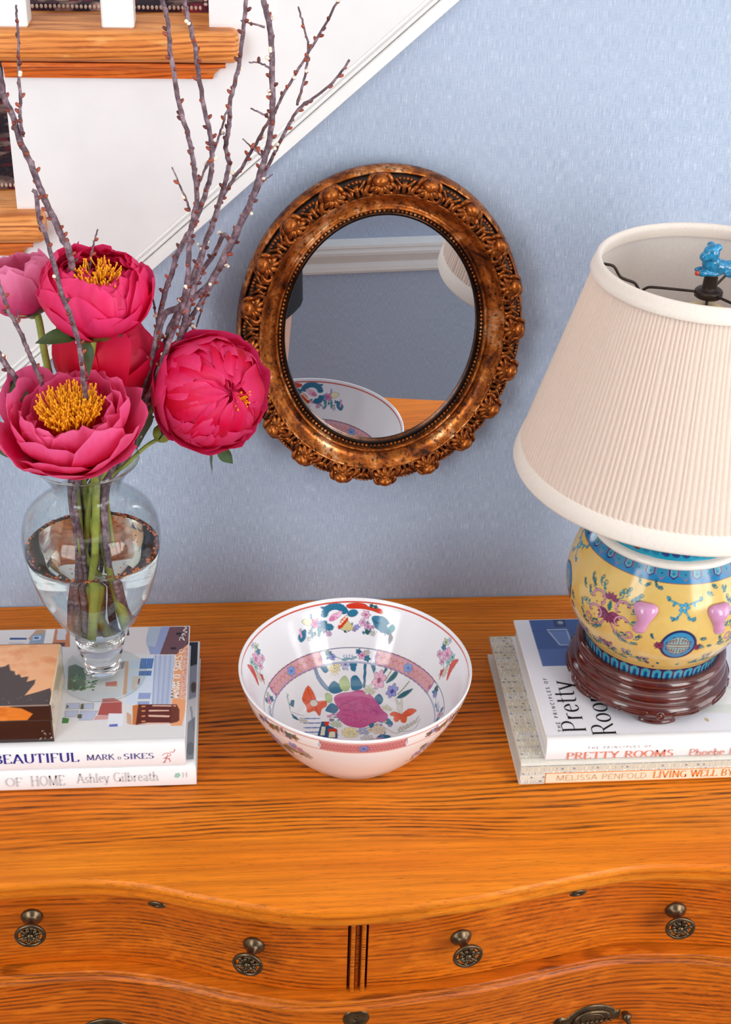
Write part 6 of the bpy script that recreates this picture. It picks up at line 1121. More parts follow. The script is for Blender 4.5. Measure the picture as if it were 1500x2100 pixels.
# ------------------------------------------------------------------ oval carved mirror
MC = Vector((.0362, -.0142, .3560)); TAU = .040; YAW = .045          # it hangs a little forward and askew
MH = Vector((math.sin(YAW) * math.cos(TAU), -math.cos(YAW) * math.cos(TAU), -math.sin(TAU))); MU = Vector((math.cos(YAW), math.sin(YAW), 0)); MV = MH.cross(MU)
mt = lambda u, v, h: tuple(MC + MU * u + MV * v + MH * h)
GA, GB = .1009, .1309
def el(t, d=0.0):
    """point and outward normal of the glass oval pushed out by d"""
    n = np.array([math.cos(t) / GA, math.sin(t) / GB]); n /= np.linalg.norm(n); return GA * math.cos(t) + d * n[0], GB * math.sin(t) + d * n[1], n
mi_ = thing('wall_mirror', 'oval mirror in a carved worn gilt frame with beaded inner edge, on the blue wall', 'mirror', tuple(MC))
def ring(name, prof, mat, n=220, closed=False):
    rows = []
    for (d, h) in prof: rows.append([mt(*el(t, d)[:2], h) for t in np.arange(n) * 2 * math.pi / n])
    V = [p for r in rows for p in r]; F = grid_faces(len(rows), n, True).tolist(); return obj(name, V, F, mat, mi_)
n = 160; obj('glass', [mt(*el(t, .001)[:2], .0085) for t in np.arange(n) * 2 * math.pi / n], [tuple(range(n))], M['mirror'], mi_, smooth=False)
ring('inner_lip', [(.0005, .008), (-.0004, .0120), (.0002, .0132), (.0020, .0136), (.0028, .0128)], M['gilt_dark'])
ring('bead_channel', [(.0026, .0130), (.0036, .0108), (.0064, .0108), (.0074, .0130)], M['groove'])
ring('scoop', [(.0072, .0125), (.0076, .0165), (.0086, .0182), (.0098, .0180), (.0108, .0160), (.0130, .0152), (.0165, .0160), (.0200, .0184), (.0230, .0218), (.0252, .0250), (.0264, .0262), (.0272, .0258)], M['gilt'])
ring('carved_band', [(.0270, .0260), (.0276, .0215), (.0290, .0200), (.0340, .0215), (.0385, .0205), (.0420, .0170), (.0436, .0135)], M['groove'])
ring('outer_rim', [(.0440, .0130), (.0446, .0152), (.0456, .0160), (.0470, .0146), (.0482, .0115), (.0492, .0080), (.0496, .0040), (.0490, .0004), (.0440, .0002)], M['gilt'])
ring('backing', [(.049, .0003), (.0005, .0003), (-.05, .0003)], M['bronze'])
bm_ = MB(); s = 0.0; N = 2400; L_ = 0; last = -1
for i in range(N):
    t = i * 2 * math.pi / N; a = el(t, .0050); b = el(t + 2 * math.pi / N, .0050); L_ += math.hypot(a[0] - b[0], a[1] - b[1])
    if int(L_ / .0046) > last: last = int(L_ / .0046); bm_.add(*ellipsoid(mt(a[0], a[1], .0122), (.00172, .00172, .00172), 8, 6))
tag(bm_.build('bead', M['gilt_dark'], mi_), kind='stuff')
def local(t, d, h):
    x, y, nn = el(t, d); o = Vector(mt(x, y, h)); out = MU * nn[0] + MV * nn[1]; tan = MU * nn[1] - MV * nn[0]
    return Matrix(((tan.x, out.x, MH.x, o.x), (tan.y, out.y, MH.y, o.y), (tan.z, out.z, MH.z, o.z), (0, 0, 0, 1)))     # x along the oval, y outwards, z towards the room
def ridge(P, R, n=8, flat=.75): return tube(P, R, n)
# one of each ornament, then copies round the oval
boss = MB(); boss.add(*ellipsoid((0, .0005, .0035), (.0066, .0060, .0066), 16, 10)); boss.add(*ellipsoid((0, -.0035, .0048), (.0024, .0030, .0026), 9, 6))
for s in (-1, 1):
    boss.add(*tube(smooth_path([(s * .0015, .0058, .0010), (s * .0060, .0040, .0030), (s * .0085, -.0010, .0035), (s * .0078, -.0048, .0020)], 5), [.0012, .0015, .0017, .0018, .0019, .002, .002, .002, .0019, .0018, .0017, .0015, .0013, .0012, .0011, .001], 8)); boss.add(*ellipsoid((s * .0048, -.0030, .0036), (.0022, .0030, .0022), 8, 6))
fan = MB()
for k in range(-2, 3):
    a = k * .46; c_, s_ = math.cos(a), math.sin(a); L = .0125 - .0012 * abs(k); fan.add(*tube([(s_ * L * q * 1.15, .0030 - c_ * L * q, .0008 + .0042 * math.sin(math.pi * (.25 + .62 * q))) for q in np.linspace(0, 1, 8)], [.0009 + .0016 * math.sin(math.pi * (.12 + .80 * q)) for q in np.linspace(0, 1, 8)], 7))
for s in (-1, 1):
    fan.add(*tube(smooth_path([(s * .0050, .0030, .001), (s * .0090, .0010, .0040), (s * .0108, -.0040, .0042), (s * .0085, -.0075, .0030), (s * .0062, -.0060, .0036)], 5), [.0011 + .0008 * math.sin(math.pi * q) for q in np.linspace(0, 1, 21)], 7))
pal = MB(); pal.add(*tube([(0, -.0085, .002), (0, -.0045, .0036), (0, 0, .0040), (0, .0035, .0030)], [.0024, .0015, .0017, .0022], 8)); pal.add(*ellipsoid((0, -.0085, .0026), (.0022, .0026, .0022), 8, 6))
for s in (-1, 1):
    pal.add(*tube(smooth_path([(0, -.0010, .0030), (s * .0035, .0015, .0044), (s * .0068, .0052, .0036), (s * .0082, .0042, .0024)], 5), [.0015 - .00045 * q for q in np.linspace(0, 1, 16)], 7)); pal.add(*tube(smooth_path([(s * .0022, -.0090, .001), (s * .0046, -.0050, .0042), (s * .0040, -.0005, .0034), (s * .0062, .0015, .0022)], 5), [.0010 + .0007 * math.sin(math.pi * q) for q in np.linspace(0, 1, 16)], 7))
for q in (-.0042, -.0014, .0014, .0042): pal.add(*ellipsoid((q, .0068 - abs(q) * .15, .0030), (.0014, .0016, .0015), 7, 5))
Nn = 20; srcs = {}
# equal spacing along the oval
ts = np.linspace(0, 2 * math.pi, 4001); pts = np.array([el(t, .036)[:2] for t in ts]); ac = np.concatenate([[0], np.cumsum(np.hypot(*np.diff(pts, axis=0).T))])
par = lambda f: float(np.interp((f % 1.0) * ac[-1], ac, ts))
f0 = float(np.interp(math.pi / 2 + .06, ts, ac)) / ac[-1]
for nm, g in (('boss', boss), ('leaf_fan', fan), ('palmette', pal)):
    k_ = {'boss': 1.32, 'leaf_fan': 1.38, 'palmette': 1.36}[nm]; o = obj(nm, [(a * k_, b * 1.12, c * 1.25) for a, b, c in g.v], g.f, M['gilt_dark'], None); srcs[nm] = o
for k in range(Nn):
    f = f0 + k / Nn
    inst('boss', srcs['boss'], mi_, local(par(f), .0415, .0215)); inst('leaf_fan', srcs['leaf_fan'], mi_, local(par(f), .0352, .0205)); inst('palmette', srcs['palmette'], mi_, local(par(f + .5 / Nn), .0352, .0190))
    for s in (-1, 1): pass
for o in srcs.values(): bpy.data.objects.remove(o)

# ------------------------------------------------------------------ glass vase, water
VX, VY, V0 = -.2555, -.2088, .0570
vase = thing('vase', 'clear glass baluster vase with round foot standing on the left book stack', 'vase', (VX, VY, V0))
Z = V0
inner = smooth_path([(.0002, .1085, 0), (.0120, .1100, 0), (.0230, .1180, 0), (.0325, .1300, 0), (.0435, .1480, 0), (.0530, .1680, 0), (.0605, .1950, 0), (.0640, .2200, 0), (.0640, .2370, 0), (.0590, .2530, 0), (.0450, .2665, 0), (.0330, .2740, 0), (.0290, .2800, 0), (.0305, .2880, 0), (.0380, .3010, 0), (.0460, .3110, 0), (.0486, .3135, 0)], 5)
inner = [(p[0], p[1]) for p in inner]
outer = [(r + .0016 + (.0008 if z < .15 else 0), z - (.0012 if z < .14 else 0) + (.0008 if z > .25 and r > .03 and z < .28 else 0)) for r, z in inner]
obj('bowl', *lathe([(p[0] if i else .0002, p[1]) for i, p in enumerate(outer[3:])] + [(.0500, .3142), (.0494, .3150)] + inner[::-1][:-1], 96, c=(VX, VY, 0)), M['glass'], vase)
obj('rim', *tube([(VX + .0494 * math.cos(t), VY + .0494 * math.sin(t), .3143) for t in np.arange(72) * 2 * math.pi / 72], .0011, 8, closed=True), M['solid_glass'], vase)
ft = [(.0002, Z + .0008), (.030, Z + .0008), (.0400, Z + .0002), (.0432, Z + .0012), (.0436, Z + .0028), (.0420, Z + .0040), (.0300, Z + .0062), (.0210, Z + .0090), (.0182, Z + .0120), (.0178, Z + .0180), (.0188, Z + .0215), (.0200, Z + .0235), (.0188, Z + .0258), (.0186, Z + .0275), (.0205, Z + .0300), (.0216, Z + .0325), (.0205, Z + .0350), (.0200, Z + .0365), (.0222, Z + .0390), (.0240, Z + .0420), (.0240, Z + .0460), (.0250, Z + .0490)]
obj('foot', *lathe(ft[:8] + [(.0150, Z + .0085), (.0002, Z + .0070)], 96, c=(VX, VY, 0)), M['glass'], vase)
obj('knop', *lathe([(.0002, Z + .0092), (.0150, Z + .0094)] + ft[8:] + [(.0242, Z + .0545), (.0210, Z + .0520), (.0130, Z + .0470), (.0002, Z + .0455)], 96, c=(VX, VY, 0)), M['solid_glass'], vase)
ZW = .2160
wp = [(r + .0006, z) for r, z in inner if z < ZW - .002]; rw = float(np.interp(ZW, [p[1] for p in inner[:42]], [p[0] for p in inner[:42]]))
water = obj('water', *lathe([(.0002, .1085)] + wp[1:] + [(rw + .0006, ZW + .0006), (rw - .002, ZW - .0004), (.03, ZW - .0006), (.0002, ZW - .0006)], 96, c=(VX, VY, 0)), M['water'], None, loc=(VX, VY, .11))
tag(water, 'clear water filling the glass vase below a ring of floating bud scales', 'water')
db = MB(); rv = random.Random(9)
for i in range(190):
    a = rv.uniform(0, 2 * math.pi); r = rw - abs(rv.gauss(0, .0022)) - .0006; db.add(*ellipsoid((VX + r * math.cos(a), VY + r * math.sin(a), ZW + rv.uniform(.0002, .0016)), (rv.uniform(.0010, .0024), rv.uniform(.0008, .0015), rv.uniform(.0007, .0014)), 6, 4, Matrix.Rotation(rv.uniform(0, 6), 3, 'Z')), rv.randrange(3))
for i in range(40): r = .05 * rv.random() ** .5; a = rv.uniform(0, 6.28); db.add(*ellipsoid((VX + r * math.cos(a), VY + r * math.sin(a), ZW), (rv.uniform(.0005, .0013), .0006, .0005), 6, 4), rv.randrange(3))
sc = db.build('bud_scales', None, None, mats=[M['bud'], ink('dark_scale', (84, 40, 34)), ink('amber_scale', (206, 110, 50))], loc=(VX, VY, ZW)); tag(sc, 'brown bud scales floating in a ring on the vase water', 'bud scales', kind='stuff')
for i in range(60):
    pass

# ------------------------------------------------------------------ peonies
PM = {'hot': petal_mat('peony_hot_pink', (236, 0, 74), (246, 70, 136), (208, 0, 40)), 'red': petal_mat('peony_crimson', (220, 0, 48), (232, 36, 92), (184, 0, 28)), 'pale': petal_mat('peony_soft_pink', (234, 72, 134), (246, 150, 192), (222, 30, 92)), 'rose': petal_mat('peony_rose', (236, 8, 86), (248, 110, 166), (212, 0, 48))}
def petal(C, R3, phi, rho, a0, a1, w, flare=0.0, ruf=.0, curl=0.0, notch=.06, ns=9, nt=9, rg=rnd, tipin=0.0, sq=1.0):
    V = []; col = []; ph = rg.uniform(0, 6); k1 = rg.uniform(2.2, 3.6); ph2 = rg.uniform(0, 6); nk = [rg.uniform(0, notch) for _ in range(nt)]; C = Vector(C) + R3 @ Vector((rg.gauss(0, .03), rg.gauss(0, .03), rg.gauss(0, .02))) * rho; nk[nt // 2] += rg.uniform(0, .05)
    for i in range(ns):
        for j in range(nt):
            t = -1 + 2 * j / (nt - 1); s0 = i / (ns - 1); s = s0 * (1 - .16 * abs(t) ** 2.4 - nk[j] * (s0 > .7))
            th = a0 + (a1 - a0) * s; r = rho * (1 + flare * s * s - tipin * s ** 4 + curl * t * t * s) + ruf * rho * (math.sin(k1 * 2 * t + ph) * s * s * .6 + math.sin(7 * t + ph2) * s ** 3 * .3)
            wd = w * (math.sin(math.pi * min(.93, .10 + .72 * s)) ** .75); lat = t * wd / (r * max(math.sin(th), .38)); f = phi + lat
            p = Vector((r * math.sin(th) * math.cos(f), r * math.sin(th) * math.sin(f), -r * math.cos(th) + .12 * ruf * rho * math.sin(5 * t + ph)))
            p.z *= sq; V.append(tuple(Vector(C) + R3 @ p)); col.append((s0, max(abs(t) ** 3 * .8, s0 ** 6), rg.random() * .2))
    return V, grid_faces(ns, nt).tolist(), col
def peony(name, label, C, axis, R, layers, mat, stem, sseed, stam=None, leaves=(), sepals=4, cone=None, green=M['stem'], sq=1.0):
    rg = random.Random(sseed); R3 = frame(axis); C = Vector(C); root = thing(name, label, 'flower', stem[-1], 'peonies in the glass vase')
    for (n, rho, a0, a1, w, flare, ruf, curl, tipin, o) in layers:
        for k in range(n):
            ph = o + 2 * math.pi * (k + rg.uniform(-.34, .34)) / n; q = rg.uniform(-.10, .10); n_ = n
            V, F, col = petal(C, R3, ph, rho * R * (1 + rg.uniform(-.045, .06)), a0, a1 + q * (2.2 if a0 < 1 else 3.0), w * R * (1 + 1.6 * rg.uniform(-.1, .1)), flare + q * .8, ruf, curl, rg=rg, tipin=tipin, sq=sq)
            obj('petal', V, F, mat, root, col=np.array(col))
    base = C + R3 @ Vector((0, 0, -R * .98 * sq))
    P = smooth_path([tuple(base + R3 @ Vector((0, 0, .004)))] + [tuple(p) for p in stem], 6); rr = np.linspace(.0034, .0036, len(P))
    obj('stem', *tube(P, list(rr), 10), green, root)
    obj('calyx', *lathe([(.0036, -.006), (.0070, -.003), (.0105, .001), (.0128, .006)], 16) if False else tube([tuple(base + R3 @ Vector((0, 0, z))) for z in (-.005, -.001, .003, .006)], [.0038, .0072, .0095, .0105], 14), green, root)
    for k in range(sepals):
        V, F, col = petal(C, R3, rg.uniform(0, 6.28), R * 1.04, .06, rg.uniform(.75, 1.05), R * .30, .05, .04, 0, rg=rg, ns=7, nt=5, sq=sq); obj('sepal', V, F, M['sepal'] if k % 2 == 0 else M['leaf'], root)
    if stam:
        c, rad, h, n = stam; m = MB(); c = Vector(c)
        for k in range(n):
            a = rg.uniform(0, 6.28); q = rg.random() ** .6 * rad; b = Vector((q * math.cos(a), q * math.sin(a), 0)); hh = h * rg.uniform(.7, 1.1); tip = b * 1.32 + Vector((rg.gauss(0, .0022), rg.gauss(0, .0022), hh))
            m.add(*tube([tuple(C + R3 @ (c + b)), tuple(C + R3 @ (c + b * 1.05 + Vector((0, 0, hh * .5)))), tuple(C + R3 @ (c + tip))], [.0004, .0005, .0006], 5)); m.add(*ellipsoid(tuple(C + R3 @ (c + tip)), (.0009, .0009, .0019), 6, 4, R3))
        o = m.build('stamens', M['stamen'], root); tag(o, kind='stuff'); o['label'] = 'golden stamens'
    for (p0, d, L, w_, up) in leaves: leaf_blade(root, p0, d, L, w_, up)
    return root
def leaf_blade(root, p0, d, L, w_, up=(0, 0, 1), mat=None):
    d = Vector(d).normalized(); s = d.cross(Vector(up)).normalized(); u = s.cross(d); V = []
    for i in range(11):
        t = i / 10; c = Vector(p0) + d * (L * t) - Vector((0, 0, 1)) * (.22 * L * t * t); wd = w_ * math.sin(math.pi * min(1, t ** .8)) ** .9
        for j in range(5): q = -1 + j / 2; V.append(tuple(c + s * (wd * q) + u * (.25 * wd * abs(q) + .06 * wd * math.sin(9 * t + 2 * q))))
    return obj('leaf', V, grid_faces(11, 5).tolist(), mat or M['leaf'], root)
NECK = lambda a, r: (VX + r * math.cos(a), VY + r * math.sin(a), .279)
BOT = lambda a, r, z=.122: (VX + r * math.cos(a), VY + r * math.sin(a), z)
D = math.pi
# (petals, radius, from, to, half width, flare, ruffle, edge curl, tip in, turn)
ball = [(7, 1.0, .12, 1.85, .86, .02, .06, .05, .02, 0), (7, .95, .15, 2.05, .80, 0, .07, .05, .04, .4), (8, .90, .2, 2.3, .70, 0, .09, .05, .06, .1), (9, .84, .3, 2.42, .56, 0, .10, .04, .08, .5), (9, .76, .3, 2.42, .46, 0, .12, .03, .10, .2)]
peony('peony', 'hot pink globe peony with a notch of gold stamens, uppermost centre bloom of the vase', (-0.2322, -0.215, 0.486), (.10, -.26, .96), .0480, ball + [(9, .66, .4, 2.5, .42, 0, .14, .02, .05, .2), (8, .52, .5, 2.55, .36, 0, .16, .02, .05, .6), (6, .36, .5, 2.8, .28, 0, .18, .02, .05, .1)], PM['hot'],
      [(-0.2397, -0.212, 0.4324), (-0.2454, -0.205, 0.4027), (-0.252, -0.205, 0.3428), NECK(2.0, .012), BOT(1.2, .008, .20), BOT(2.4, .012)], 21, ((.0, -.002, .006), .0160, .0150, 100),
      [((-0.2482, -0.225, 0.4455), (-.9, -.2, .15), .040, .0085, (0, -.6, 1)), ((-0.2452, -0.225, 0.4455), (.1, -.5, -.8), .030, .009, (1, -.6, 0))], sq=.80)
peony('peony', 'wide open magenta peony showing a broad gold centre, lowest bloom over the vase mouth', (-0.2587, -0.262, 0.39), (-.02, -.22, .97), .0520,
      [(6, 1.12, .15, 1.40, .66, .26, .07, .05, 0, 0), (6, 1.06, .2, 1.62, .66, .16, .08, .05, 0, .55), (7, .96, .25, 1.86, .64, .04, .09, .04, .02, .1), (8, .84, .3, 1.90, .54, 0, .10, .03, .03, .5), (8, .70, .3, 1.90, .42, 0, .13, .03, .04, .2)], PM['rose'],
      [(-0.2483, -0.25, 0.3271), (-0.2444, -0.236, 0.306), NECK(-.9, .014), BOT(-1.2, .010, .22), BOT(-1.9, .016)], 22, ((0, .002, -.012), .0225, .0215, 420),
      [((-0.3009, -0.24, 0.3349), (-.75, .1, .5), .045, .010, (0, -1, .3))], sq=.88)
peony('peony', 'deep magenta full peony of ruffled petals, right-hand bloom overlapping the mirror frame', (-0.1378, -0.21, 0.3814), (.40, -.80, .42), .0505,
      [(7, 1.03, .12, 1.70, .90, .03, .05, .05, 0, 0), (7, 1.0, .2, 1.95, .80, .02, .07, .05, .02, .3), (8, .97, .6, 2.2, .64, 0, .09, .05, .04, .1), (11, .95, 1.1, 2.45, .42, .02, .12, .04, .05, .4), (11, .93, 1.5, 2.7, .36, .03, .14, .03, .04, .2), (9, .92, 1.8, 2.9, .32, .03, .14, .02, 0, .5), (7, .90, 2.1, 3.08, .28, .02, .14, .02, 0, .1), (4, .84, 2.3, 3.2, .26, .02, .14, .02, 0, .7)], PM['hot'],
      [(-0.1771, -0.18, 0.3697), (-0.1982, -0.186, 0.3474), (-0.2164, -0.195, 0.3214), NECK(.7, .016), BOT(.6, .012, .21), BOT(.1, .018)], 23, ((.008, -.010, .036), .0050, .0150, 40),
      [((-0.1405, -0.205, 0.3206), (.1, -.2, -.9), .022, .0075, (1, 0, 0)), ((-0.1314, -0.205, 0.3215), (.6, -.2, -.5), .018, .0070, (0, -1, 0)), ((-0.1976, -0.19, 0.3546), (-.3, .1, -.9), .040, .014, (1, -.5, 0))])
peony('peony', 'crimson peony turned away behind the upper bloom, pale sepal beneath', (-0.2251, -0.155, 0.4003), (.28, .45, .62), .0530,
      [(7, 1.0, .12, 1.9, .86, .02, .07, .05, 0, 0), (7, .92, .2, 2.1, .76, 0, .08, .05, .03, .3), (8, .82, .3, 2.2, .6, 0, .10, .04, .06, .1)], PM['red'],
      [(-0.2261, -0.185, 0.3727), (-0.2336, -0.2, 0.3296), NECK(1.2, .012), BOT(2.6, .010, .20), BOT(1.4, .016)], 24, None,
      [((-0.2007, -0.185, 0.3875), (.8, -.2, -.1), .030, .012, (0, -.7, 1)), ((-0.2137, -0.21, 0.4384), (-.1, -.3, .7), .020, .006, (1, -.4, 0))])
peony('peony', 'soft pink half-open peony with yellow-green base at the left edge', (-0.3031, -0.17, 0.474), (-.22, .0, .95), .0310,
      [(7, 1.0, .12, 2.1, .88, .04, .06, .05, -.02, 0), (7, .94, .2, 2.3, .80, .02, .08, .05, 0, .4), (7, .82, .3, 2.4, .62, 0, .10, .04, .05, .1)], PM['pale'],
      [(-0.2913, -0.172, 0.4408), (-0.2866, -0.178, 0.3973), (-0.2755, -0.19, 0.3351), NECK(2.6, .014), BOT(3.2, .012, .20), BOT(3.0, .018)], 25, None,
      [((-0.3206, -0.22, 0.3962), (.7, -.4, -.1), .03, .010, (0, -.6, 1))], sepals=8)
bdp = Vector((-0.1833, -0.192, 0.3302)); pbud = thing('peony_bud', 'small closed green peony bud on a thin stem beside the right-hand bloom', 'flower', NECK(.4, .018))
obj('bud', *ellipsoid(tuple(bdp), (.0072, .0068, .0088), 14, 9, frame((.5, -.1, .8))), M['leaf'], pbud)
for k in range(3):
    V, F, col = petal(bdp, frame((.5, -.1, .8)), k * 2.1, .0090, .2, 2.4, .009, ns=6, nt=5); obj('sepal', V, F, M['stem'] if k else M['sepal'], pbud)
obj('stem', *tube(smooth_path([tuple(bdp + Vector((-.004, .001, -.006))), (-0.1992, -0.196, 0.319), (-0.2168, -0.203, 0.3048), NECK(.45, .020), BOT(.3, .02, .21)], 6), .0019, 8), M['stem'], pbud)

# ------------------------------------------------------------------ budding plum branches
rb_ = random.Random(31)
BNAMES = []
def branch(label, P, r0, r1, twigs=(), root_to=None, buds=1.0, white=.16):
    P = [Vector(p) for p in P]
    root = thing('branch', label, 'branch', tuple(P[-1]), 'budding branches in the glass vase'); bb = MB(); wb = MB()
    def limb(Pq, a, b, name):
        S = smooth_path([tuple(p) for p in Pq], 5); n = len(S); acc = 0; nxt = rb_.uniform(.004, .012)
        S = [np.array(s) + np.array([rb_.gauss(0, .0003) for _ in range(3)]) for s in S]
        R = [.68 * (a + (b - a) * i / max(n - 1, 1)) * (1 + rb_.uniform(-.06, .10)) for i in range(n)]
        obj(name, *tube(S, R, 9), M['bark'], root)
        for i in range(1, n):
            d = S[i] - S[i - 1]; L = np.linalg.norm(d); acc += L
            while acc > nxt:
                nxt += rb_.uniform(.005, .013) / buds; s_ = Vector(d).normalized(); o = s_.orthogonal().normalized(); o = Matrix.Rotation(rb_.uniform(0, 6.28), 3, s_) @ o
                if S[i][2] < .30: continue
                c = Vector(S[i]) + o * (R[i] * .9); ax = (o * .8 + Vector((0, 0, .6))).normalized(); R3 = frame(ax); q = rb_.random()
                if q < white:
                    for k in range(rb_.choice((1, 2, 2, 3))):
                        g = c + ax * rb_.uniform(.001, .003) + Vector((rb_.gauss(0, .001), rb_.gauss(0, .001), rb_.gauss(0, .001))); wb.add(*ellipsoid(tuple(g), (.0018, .0018, .0016), 7, 5)); 
                    bb.add(*ellipsoid(tuple(c), (.0016, .0016, .0020), 7, 5, R3))
                elif q < .8: bb.add(*ellipsoid(tuple(c + ax * .0012), (.0016, .0016, .0030), 7, 5, R3), rb_.randrange(3))
                else: bb.add(*ellipsoid(tuple(c), (R[i] * .7, R[i] * .7, R[i] * .8), 7, 5))
    limb(P, r1, r0, 'stem')
    for T in twigs: limb([Vector(p) for p in T[0]], T[1] * .6, T[1], 'twig')
    if bb.v: tag(bb.build('bud', None, root, mats=[M['bud'], ink('bud_%d' % len(BNAMES), (96, 40, 34)), ink('bud_orange_%d' % len(BNAMES), (158, 72, 50))]), kind='stuff')
    if wb.v: tag(wb.build('blossom', M['blossom'], root), kind='stuff')
    BNAMES.append(label)
def zz(): pass
b_ = lambda a, r=.012, z=.124: [NECK(a, r), BOT(a + .3, r * .8, .20), BOT(a + .9, r * 1.3, z)]
branch('thickest upright branch, running off the top edge with short side twigs', [(-0.085, -0.165, 0.7179), (-0.0804, -0.165, 0.7005), (-0.0781, -0.165, 0.6769), (-0.0779, -0.165, 0.6424), (-0.0784, -0.165, 0.6175), (-0.0819, -0.165, 0.5963), (-0.0876, -0.165, 0.5769), (-0.0951, -0.165, 0.5527), (-0.1062, -0.165, 0.5281), (-0.1175, -0.165, 0.5053), (-0.1357, -0.172, 0.4732), (-0.1606, -0.172, 0.4515), (-0.1773, -0.172, 0.4425), (-0.1856, -0.172, 0.4158), (-0.1936, -0.185, 0.3849), (-0.2045, -0.185, 0.3572), (-0.2122, -0.185, 0.3263), (-0.2239, -0.185, 0.2974)] + b_(.9), .0050, .0034,
       [([(-0.1036, -0.166, 0.7013), (-0.0932, -0.166, 0.6994), (-0.084, -0.166, 0.6968)], .0014), ([(-0.0973, -0.166, 0.6681), (-0.0875, -0.166, 0.667), (-0.0802, -0.166, 0.663)], .0014), ([(-0.0966, -0.166, 0.6294), (-0.088, -0.166, 0.6253), (-0.0805, -0.166, 0.6211)], .0016), ([(-0.1037, -0.166, 0.6033), (-0.0946, -0.166, 0.5944), (-0.0863, -0.166, 0.5872)], .0014)])
branch('long slender branch with forked tip leaning right at the top edge', [(-0.02, -0.15, 0.7186), (-0.0327, -0.15, 0.6957), (-0.0456, -0.15, 0.6743), (-0.0571, -0.15, 0.655), (-0.0688, -0.15, 0.6359), (-0.0747, -0.15, 0.6237), (-0.0824, -0.15, 0.611), (-0.0945, -0.15, 0.5903), (-0.1032, -0.15, 0.5754), (-0.1129, -0.15, 0.5609), (-0.1246, -0.15, 0.5407), (-0.1348, -0.15, 0.5157), (-0.1468, -0.15, 0.4832), (-0.1621, -0.165, 0.4514), (-0.1778, -0.165, 0.4175), (-0.1937, -0.165, 0.3674), (-0.2175, -0.19, 0.3081)] + b_(.5, .016), .0034, .0014, [([(-0.0555, -0.146, 0.7084), (-0.0514, -0.146, 0.6958), (-0.0471, -0.146, 0.6766), (-0.0478, -0.146, 0.6615), (-0.0511, -0.146, 0.6449), (-0.0561, -0.146, 0.6269)], .0018)])
branch('branch whose single tip ends over the sloping white trim, farthest right', [(-0.0107, -0.14, 0.664), (-0.023, -0.14, 0.6477), (-0.0389, -0.14, 0.6334), (-0.055, -0.14, 0.6214), (-0.0643, -0.14, 0.6051), (-0.0747, -0.14, 0.5851), (-0.0825, -0.14, 0.5683), (-0.091, -0.14, 0.5495), (-0.1018, -0.14, 0.5258), (-0.11, -0.14, 0.5073), (-0.1217, -0.14, 0.4829), (-0.1367, -0.14, 0.4551), (-0.1576, -0.155, 0.4251), (-0.1727, -0.155, 0.3878), (-0.2005, -0.18, 0.3443), (-0.222, -0.18, 0.2972)] + b_(.2, .018), .0042, .0015, [([(-0.0774, -0.141, 0.5637), (-0.0839, -0.141, 0.5588), (-0.0905, -0.141, 0.5512)], .0013)])
branch('branch rising straight to the top edge left of the centre branch', [(-0.099, -0.18, 0.7209), (-0.1013, -0.18, 0.6998), (-0.105, -0.18, 0.6724), (-0.1085, -0.18, 0.6572), (-0.1138, -0.18, 0.6381), (-0.115, -0.18, 0.6188), (-0.1183, -0.18, 0.5995), (-0.1157, -0.18, 0.5855), (-0.1194, -0.18, 0.5696), (-0.1254, -0.18, 0.5491), (-0.1319, -0.18, 0.5282), (-0.1382, -0.18, 0.5147), (-0.1448, -0.18, 0.4859), (-0.1534, -0.18, 0.4616), (-0.1636, -0.18, 0.4242), (-0.1762, -0.18, 0.3898), (-0.2078, -0.19, 0.3342), (-0.2245, -0.19, 0.2975)] + b_(1.4, .014), .0042, .0024, [([(-0.1137, -0.182, 0.6387), (-0.1198, -0.182, 0.6214), (-0.1252, -0.182, 0.6056), (-0.1305, -0.182, 0.5929), (-0.1357, -0.182, 0.5823)], .0019)])
branch('thin blossoming branch reaching the top edge, right of the bent leftmost one', [(-0.1479, -0.2, 0.7267), (-0.1455, -0.2, 0.7103), (-0.1414, -0.2, 0.6929), (-0.1394, -0.2, 0.6712), (-0.1366, -0.2, 0.6492), (-0.1332, -0.2, 0.6303), (-0.1301, -0.2, 0.6111), (-0.1296, -0.2, 0.5995), (-0.1313, -0.2, 0.584), (-0.1363, -0.2, 0.5661), (-0.1417, -0.2, 0.5518), (-0.149, -0.2, 0.5357), (-0.1593, -0.2, 0.5175), (-0.1678, -0.2, 0.4941), (-0.1757, -0.2, 0.4712), (-0.1832, -0.2, 0.4383), (-0.1953, -0.2, 0.3899), (-0.2268, -0.2, 0.3086)] + b_(1.9, .015), .0038, .0026)
branch('leftmost branch of the right cluster, bent near the top edge', [(-0.1655, -0.215, 0.7297), (-0.161, -0.215, 0.712), (-0.1603, -0.215, 0.6929), (-0.1575, -0.215, 0.6695), (-0.1539, -0.215, 0.6421), (-0.149, -0.215, 0.6237), (-0.1451, -0.215, 0.6005), (-0.1436, -0.215, 0.5851), (-0.1426, -0.215, 0.5674), (-0.145, -0.215, 0.5555), (-0.1489, -0.215, 0.5382), (-0.1513, -0.215, 0.518), (-0.1534, -0.215, 0.4934), (-0.1612, -0.21, 0.4615), (-0.1757, -0.21, 0.4238), (-0.1906, -0.21, 0.3849), (-0.2279, -0.21, 0.309)] + b_(-.4, .016), .0038, .0026, [([(-0.1623, -0.214, 0.5927), (-0.1546, -0.214, 0.573), (-0.1487, -0.214, 0.5568)], .0015), ([(-0.1441, -0.214, 0.5696), (-0.1392, -0.214, 0.5831), (-0.1323, -0.214, 0.599)], .0016)])
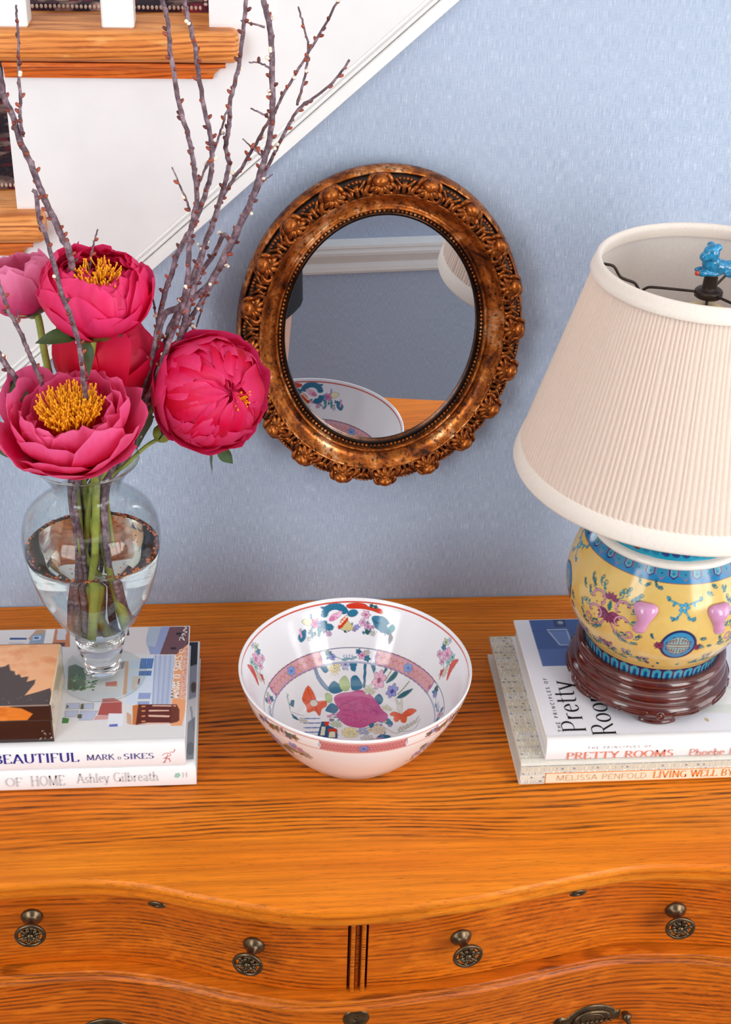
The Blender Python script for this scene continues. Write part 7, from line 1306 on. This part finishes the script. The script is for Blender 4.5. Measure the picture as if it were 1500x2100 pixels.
branch('short dark branch stump with side twigs beside the right-hand peony', [(-0.1091, -0.15, 0.5111), (-0.1154, -0.15, 0.5018), (-0.1218, -0.15, 0.5111), (-0.1311, -0.15, 0.4925), (-0.1445, -0.15, 0.4737), (-0.1538, -0.15, 0.4493), (-0.1615, -0.15, 0.4219), (-0.1671, -0.15, 0.4055), (-0.1842, -0.175, 0.3672), (-0.2191, -0.175, 0.297)] + b_(-.1, .017), .0048, .0026, [([(-0.1391, -0.158, 0.4545), (-0.1455, -0.158, 0.4367), (-0.1529, -0.158, 0.418), (-0.1636, -0.158, 0.4072), (-0.1971, -0.158, 0.4055), (-0.2087, -0.158, 0.4075)], .0016), ([(-0.2001, -0.19, 0.5029), (-0.193, -0.19, 0.4855), (-0.1863, -0.19, 0.4651), (-0.1838, -0.19, 0.4457), (-0.1828, -0.19, 0.429)], .0015)])
branch('thick branch at the left edge leaning out past the upper stair tread', [(-0.2952, -0.225, 0.6794), (-0.2918, -0.225, 0.6534), (-0.2869, -0.225, 0.6379), (-0.2828, -0.225, 0.6169), (-0.2774, -0.225, 0.6032), (-0.2725, -0.225, 0.5844), (-0.2663, -0.225, 0.5649), (-0.2611, -0.225, 0.551), (-0.2557, -0.225, 0.5338), (-0.2513, -0.225, 0.5221), (-0.2517, -0.2, 0.4576), (-0.2505, -0.2, 0.3805), (-0.2488, -0.202, 0.3153)] + b_(2.4, .013), .0050, .0034, [([(-0.2759, -0.228, 0.7253), (-0.276, -0.228, 0.7133), (-0.2769, -0.228, 0.6923), (-0.2784, -0.228, 0.6772), (-0.2791, -0.228, 0.6543), (-0.2806, -0.228, 0.6388), (-0.2804, -0.228, 0.6218)], .0021), ([(-0.2287, -0.205, 0.5363), (-0.2324, -0.205, 0.5253), (-0.2357, -0.205, 0.5134), (-0.2382, -0.205, 0.4964)], .0016)])
branch('curved dark branch passing in front of the upper peony', [(-0.2684, -0.275, 0.5946), (-0.2669, -0.275, 0.5906), (-0.2667, -0.275, 0.5717), (-0.2618, -0.275, 0.5529), (-0.2579, -0.275, 0.5304), (-0.254, -0.275, 0.5065), (-0.2482, -0.275, 0.4852), (-0.244, -0.275, 0.4621), (-0.2422, -0.275, 0.4367), (-0.2466, -0.235, 0.3688), (-0.2467, -0.215, 0.3174)] + b_(3.3, .012), .0036, .0026, [], white=.12, buds=.8)
branch('dark branch slanting in at the left edge under the pale peony', [(-0.3126, -0.235, 0.5088), (-0.3107, -0.235, 0.4956), (-0.3053, -0.235, 0.4733), (-0.2968, -0.235, 0.4509), (-0.2922, -0.235, 0.4337), (-0.2863, -0.235, 0.4153), (-0.2793, -0.215, 0.3637), (-0.2593, -0.215, 0.3097)] + b_(3.0, .016), .0036, .0024, [([(-0.2971, -0.236, 0.4759), (-0.2994, -0.236, 0.4646), (-0.3019, -0.236, 0.461)], .0014)], buds=.8)
branch('lowest branch at the left edge, behind the wide open peony', [(-0.3227, -0.225, 0.4344), (-0.3116, -0.225, 0.4111), (-0.305, -0.225, 0.3966), (-0.2942, -0.225, 0.379), (-0.2821, -0.225, 0.344), (-0.2627, -0.21, 0.3017)] + b_(2.8, .018), .0042, .0040, [([(-0.3244, -0.222, 0.39), (-0.3211, -0.222, 0.3846), (-0.3156, -0.222, 0.3668), (-0.3023, -0.222, 0.3426)], .0020)], buds=.8)
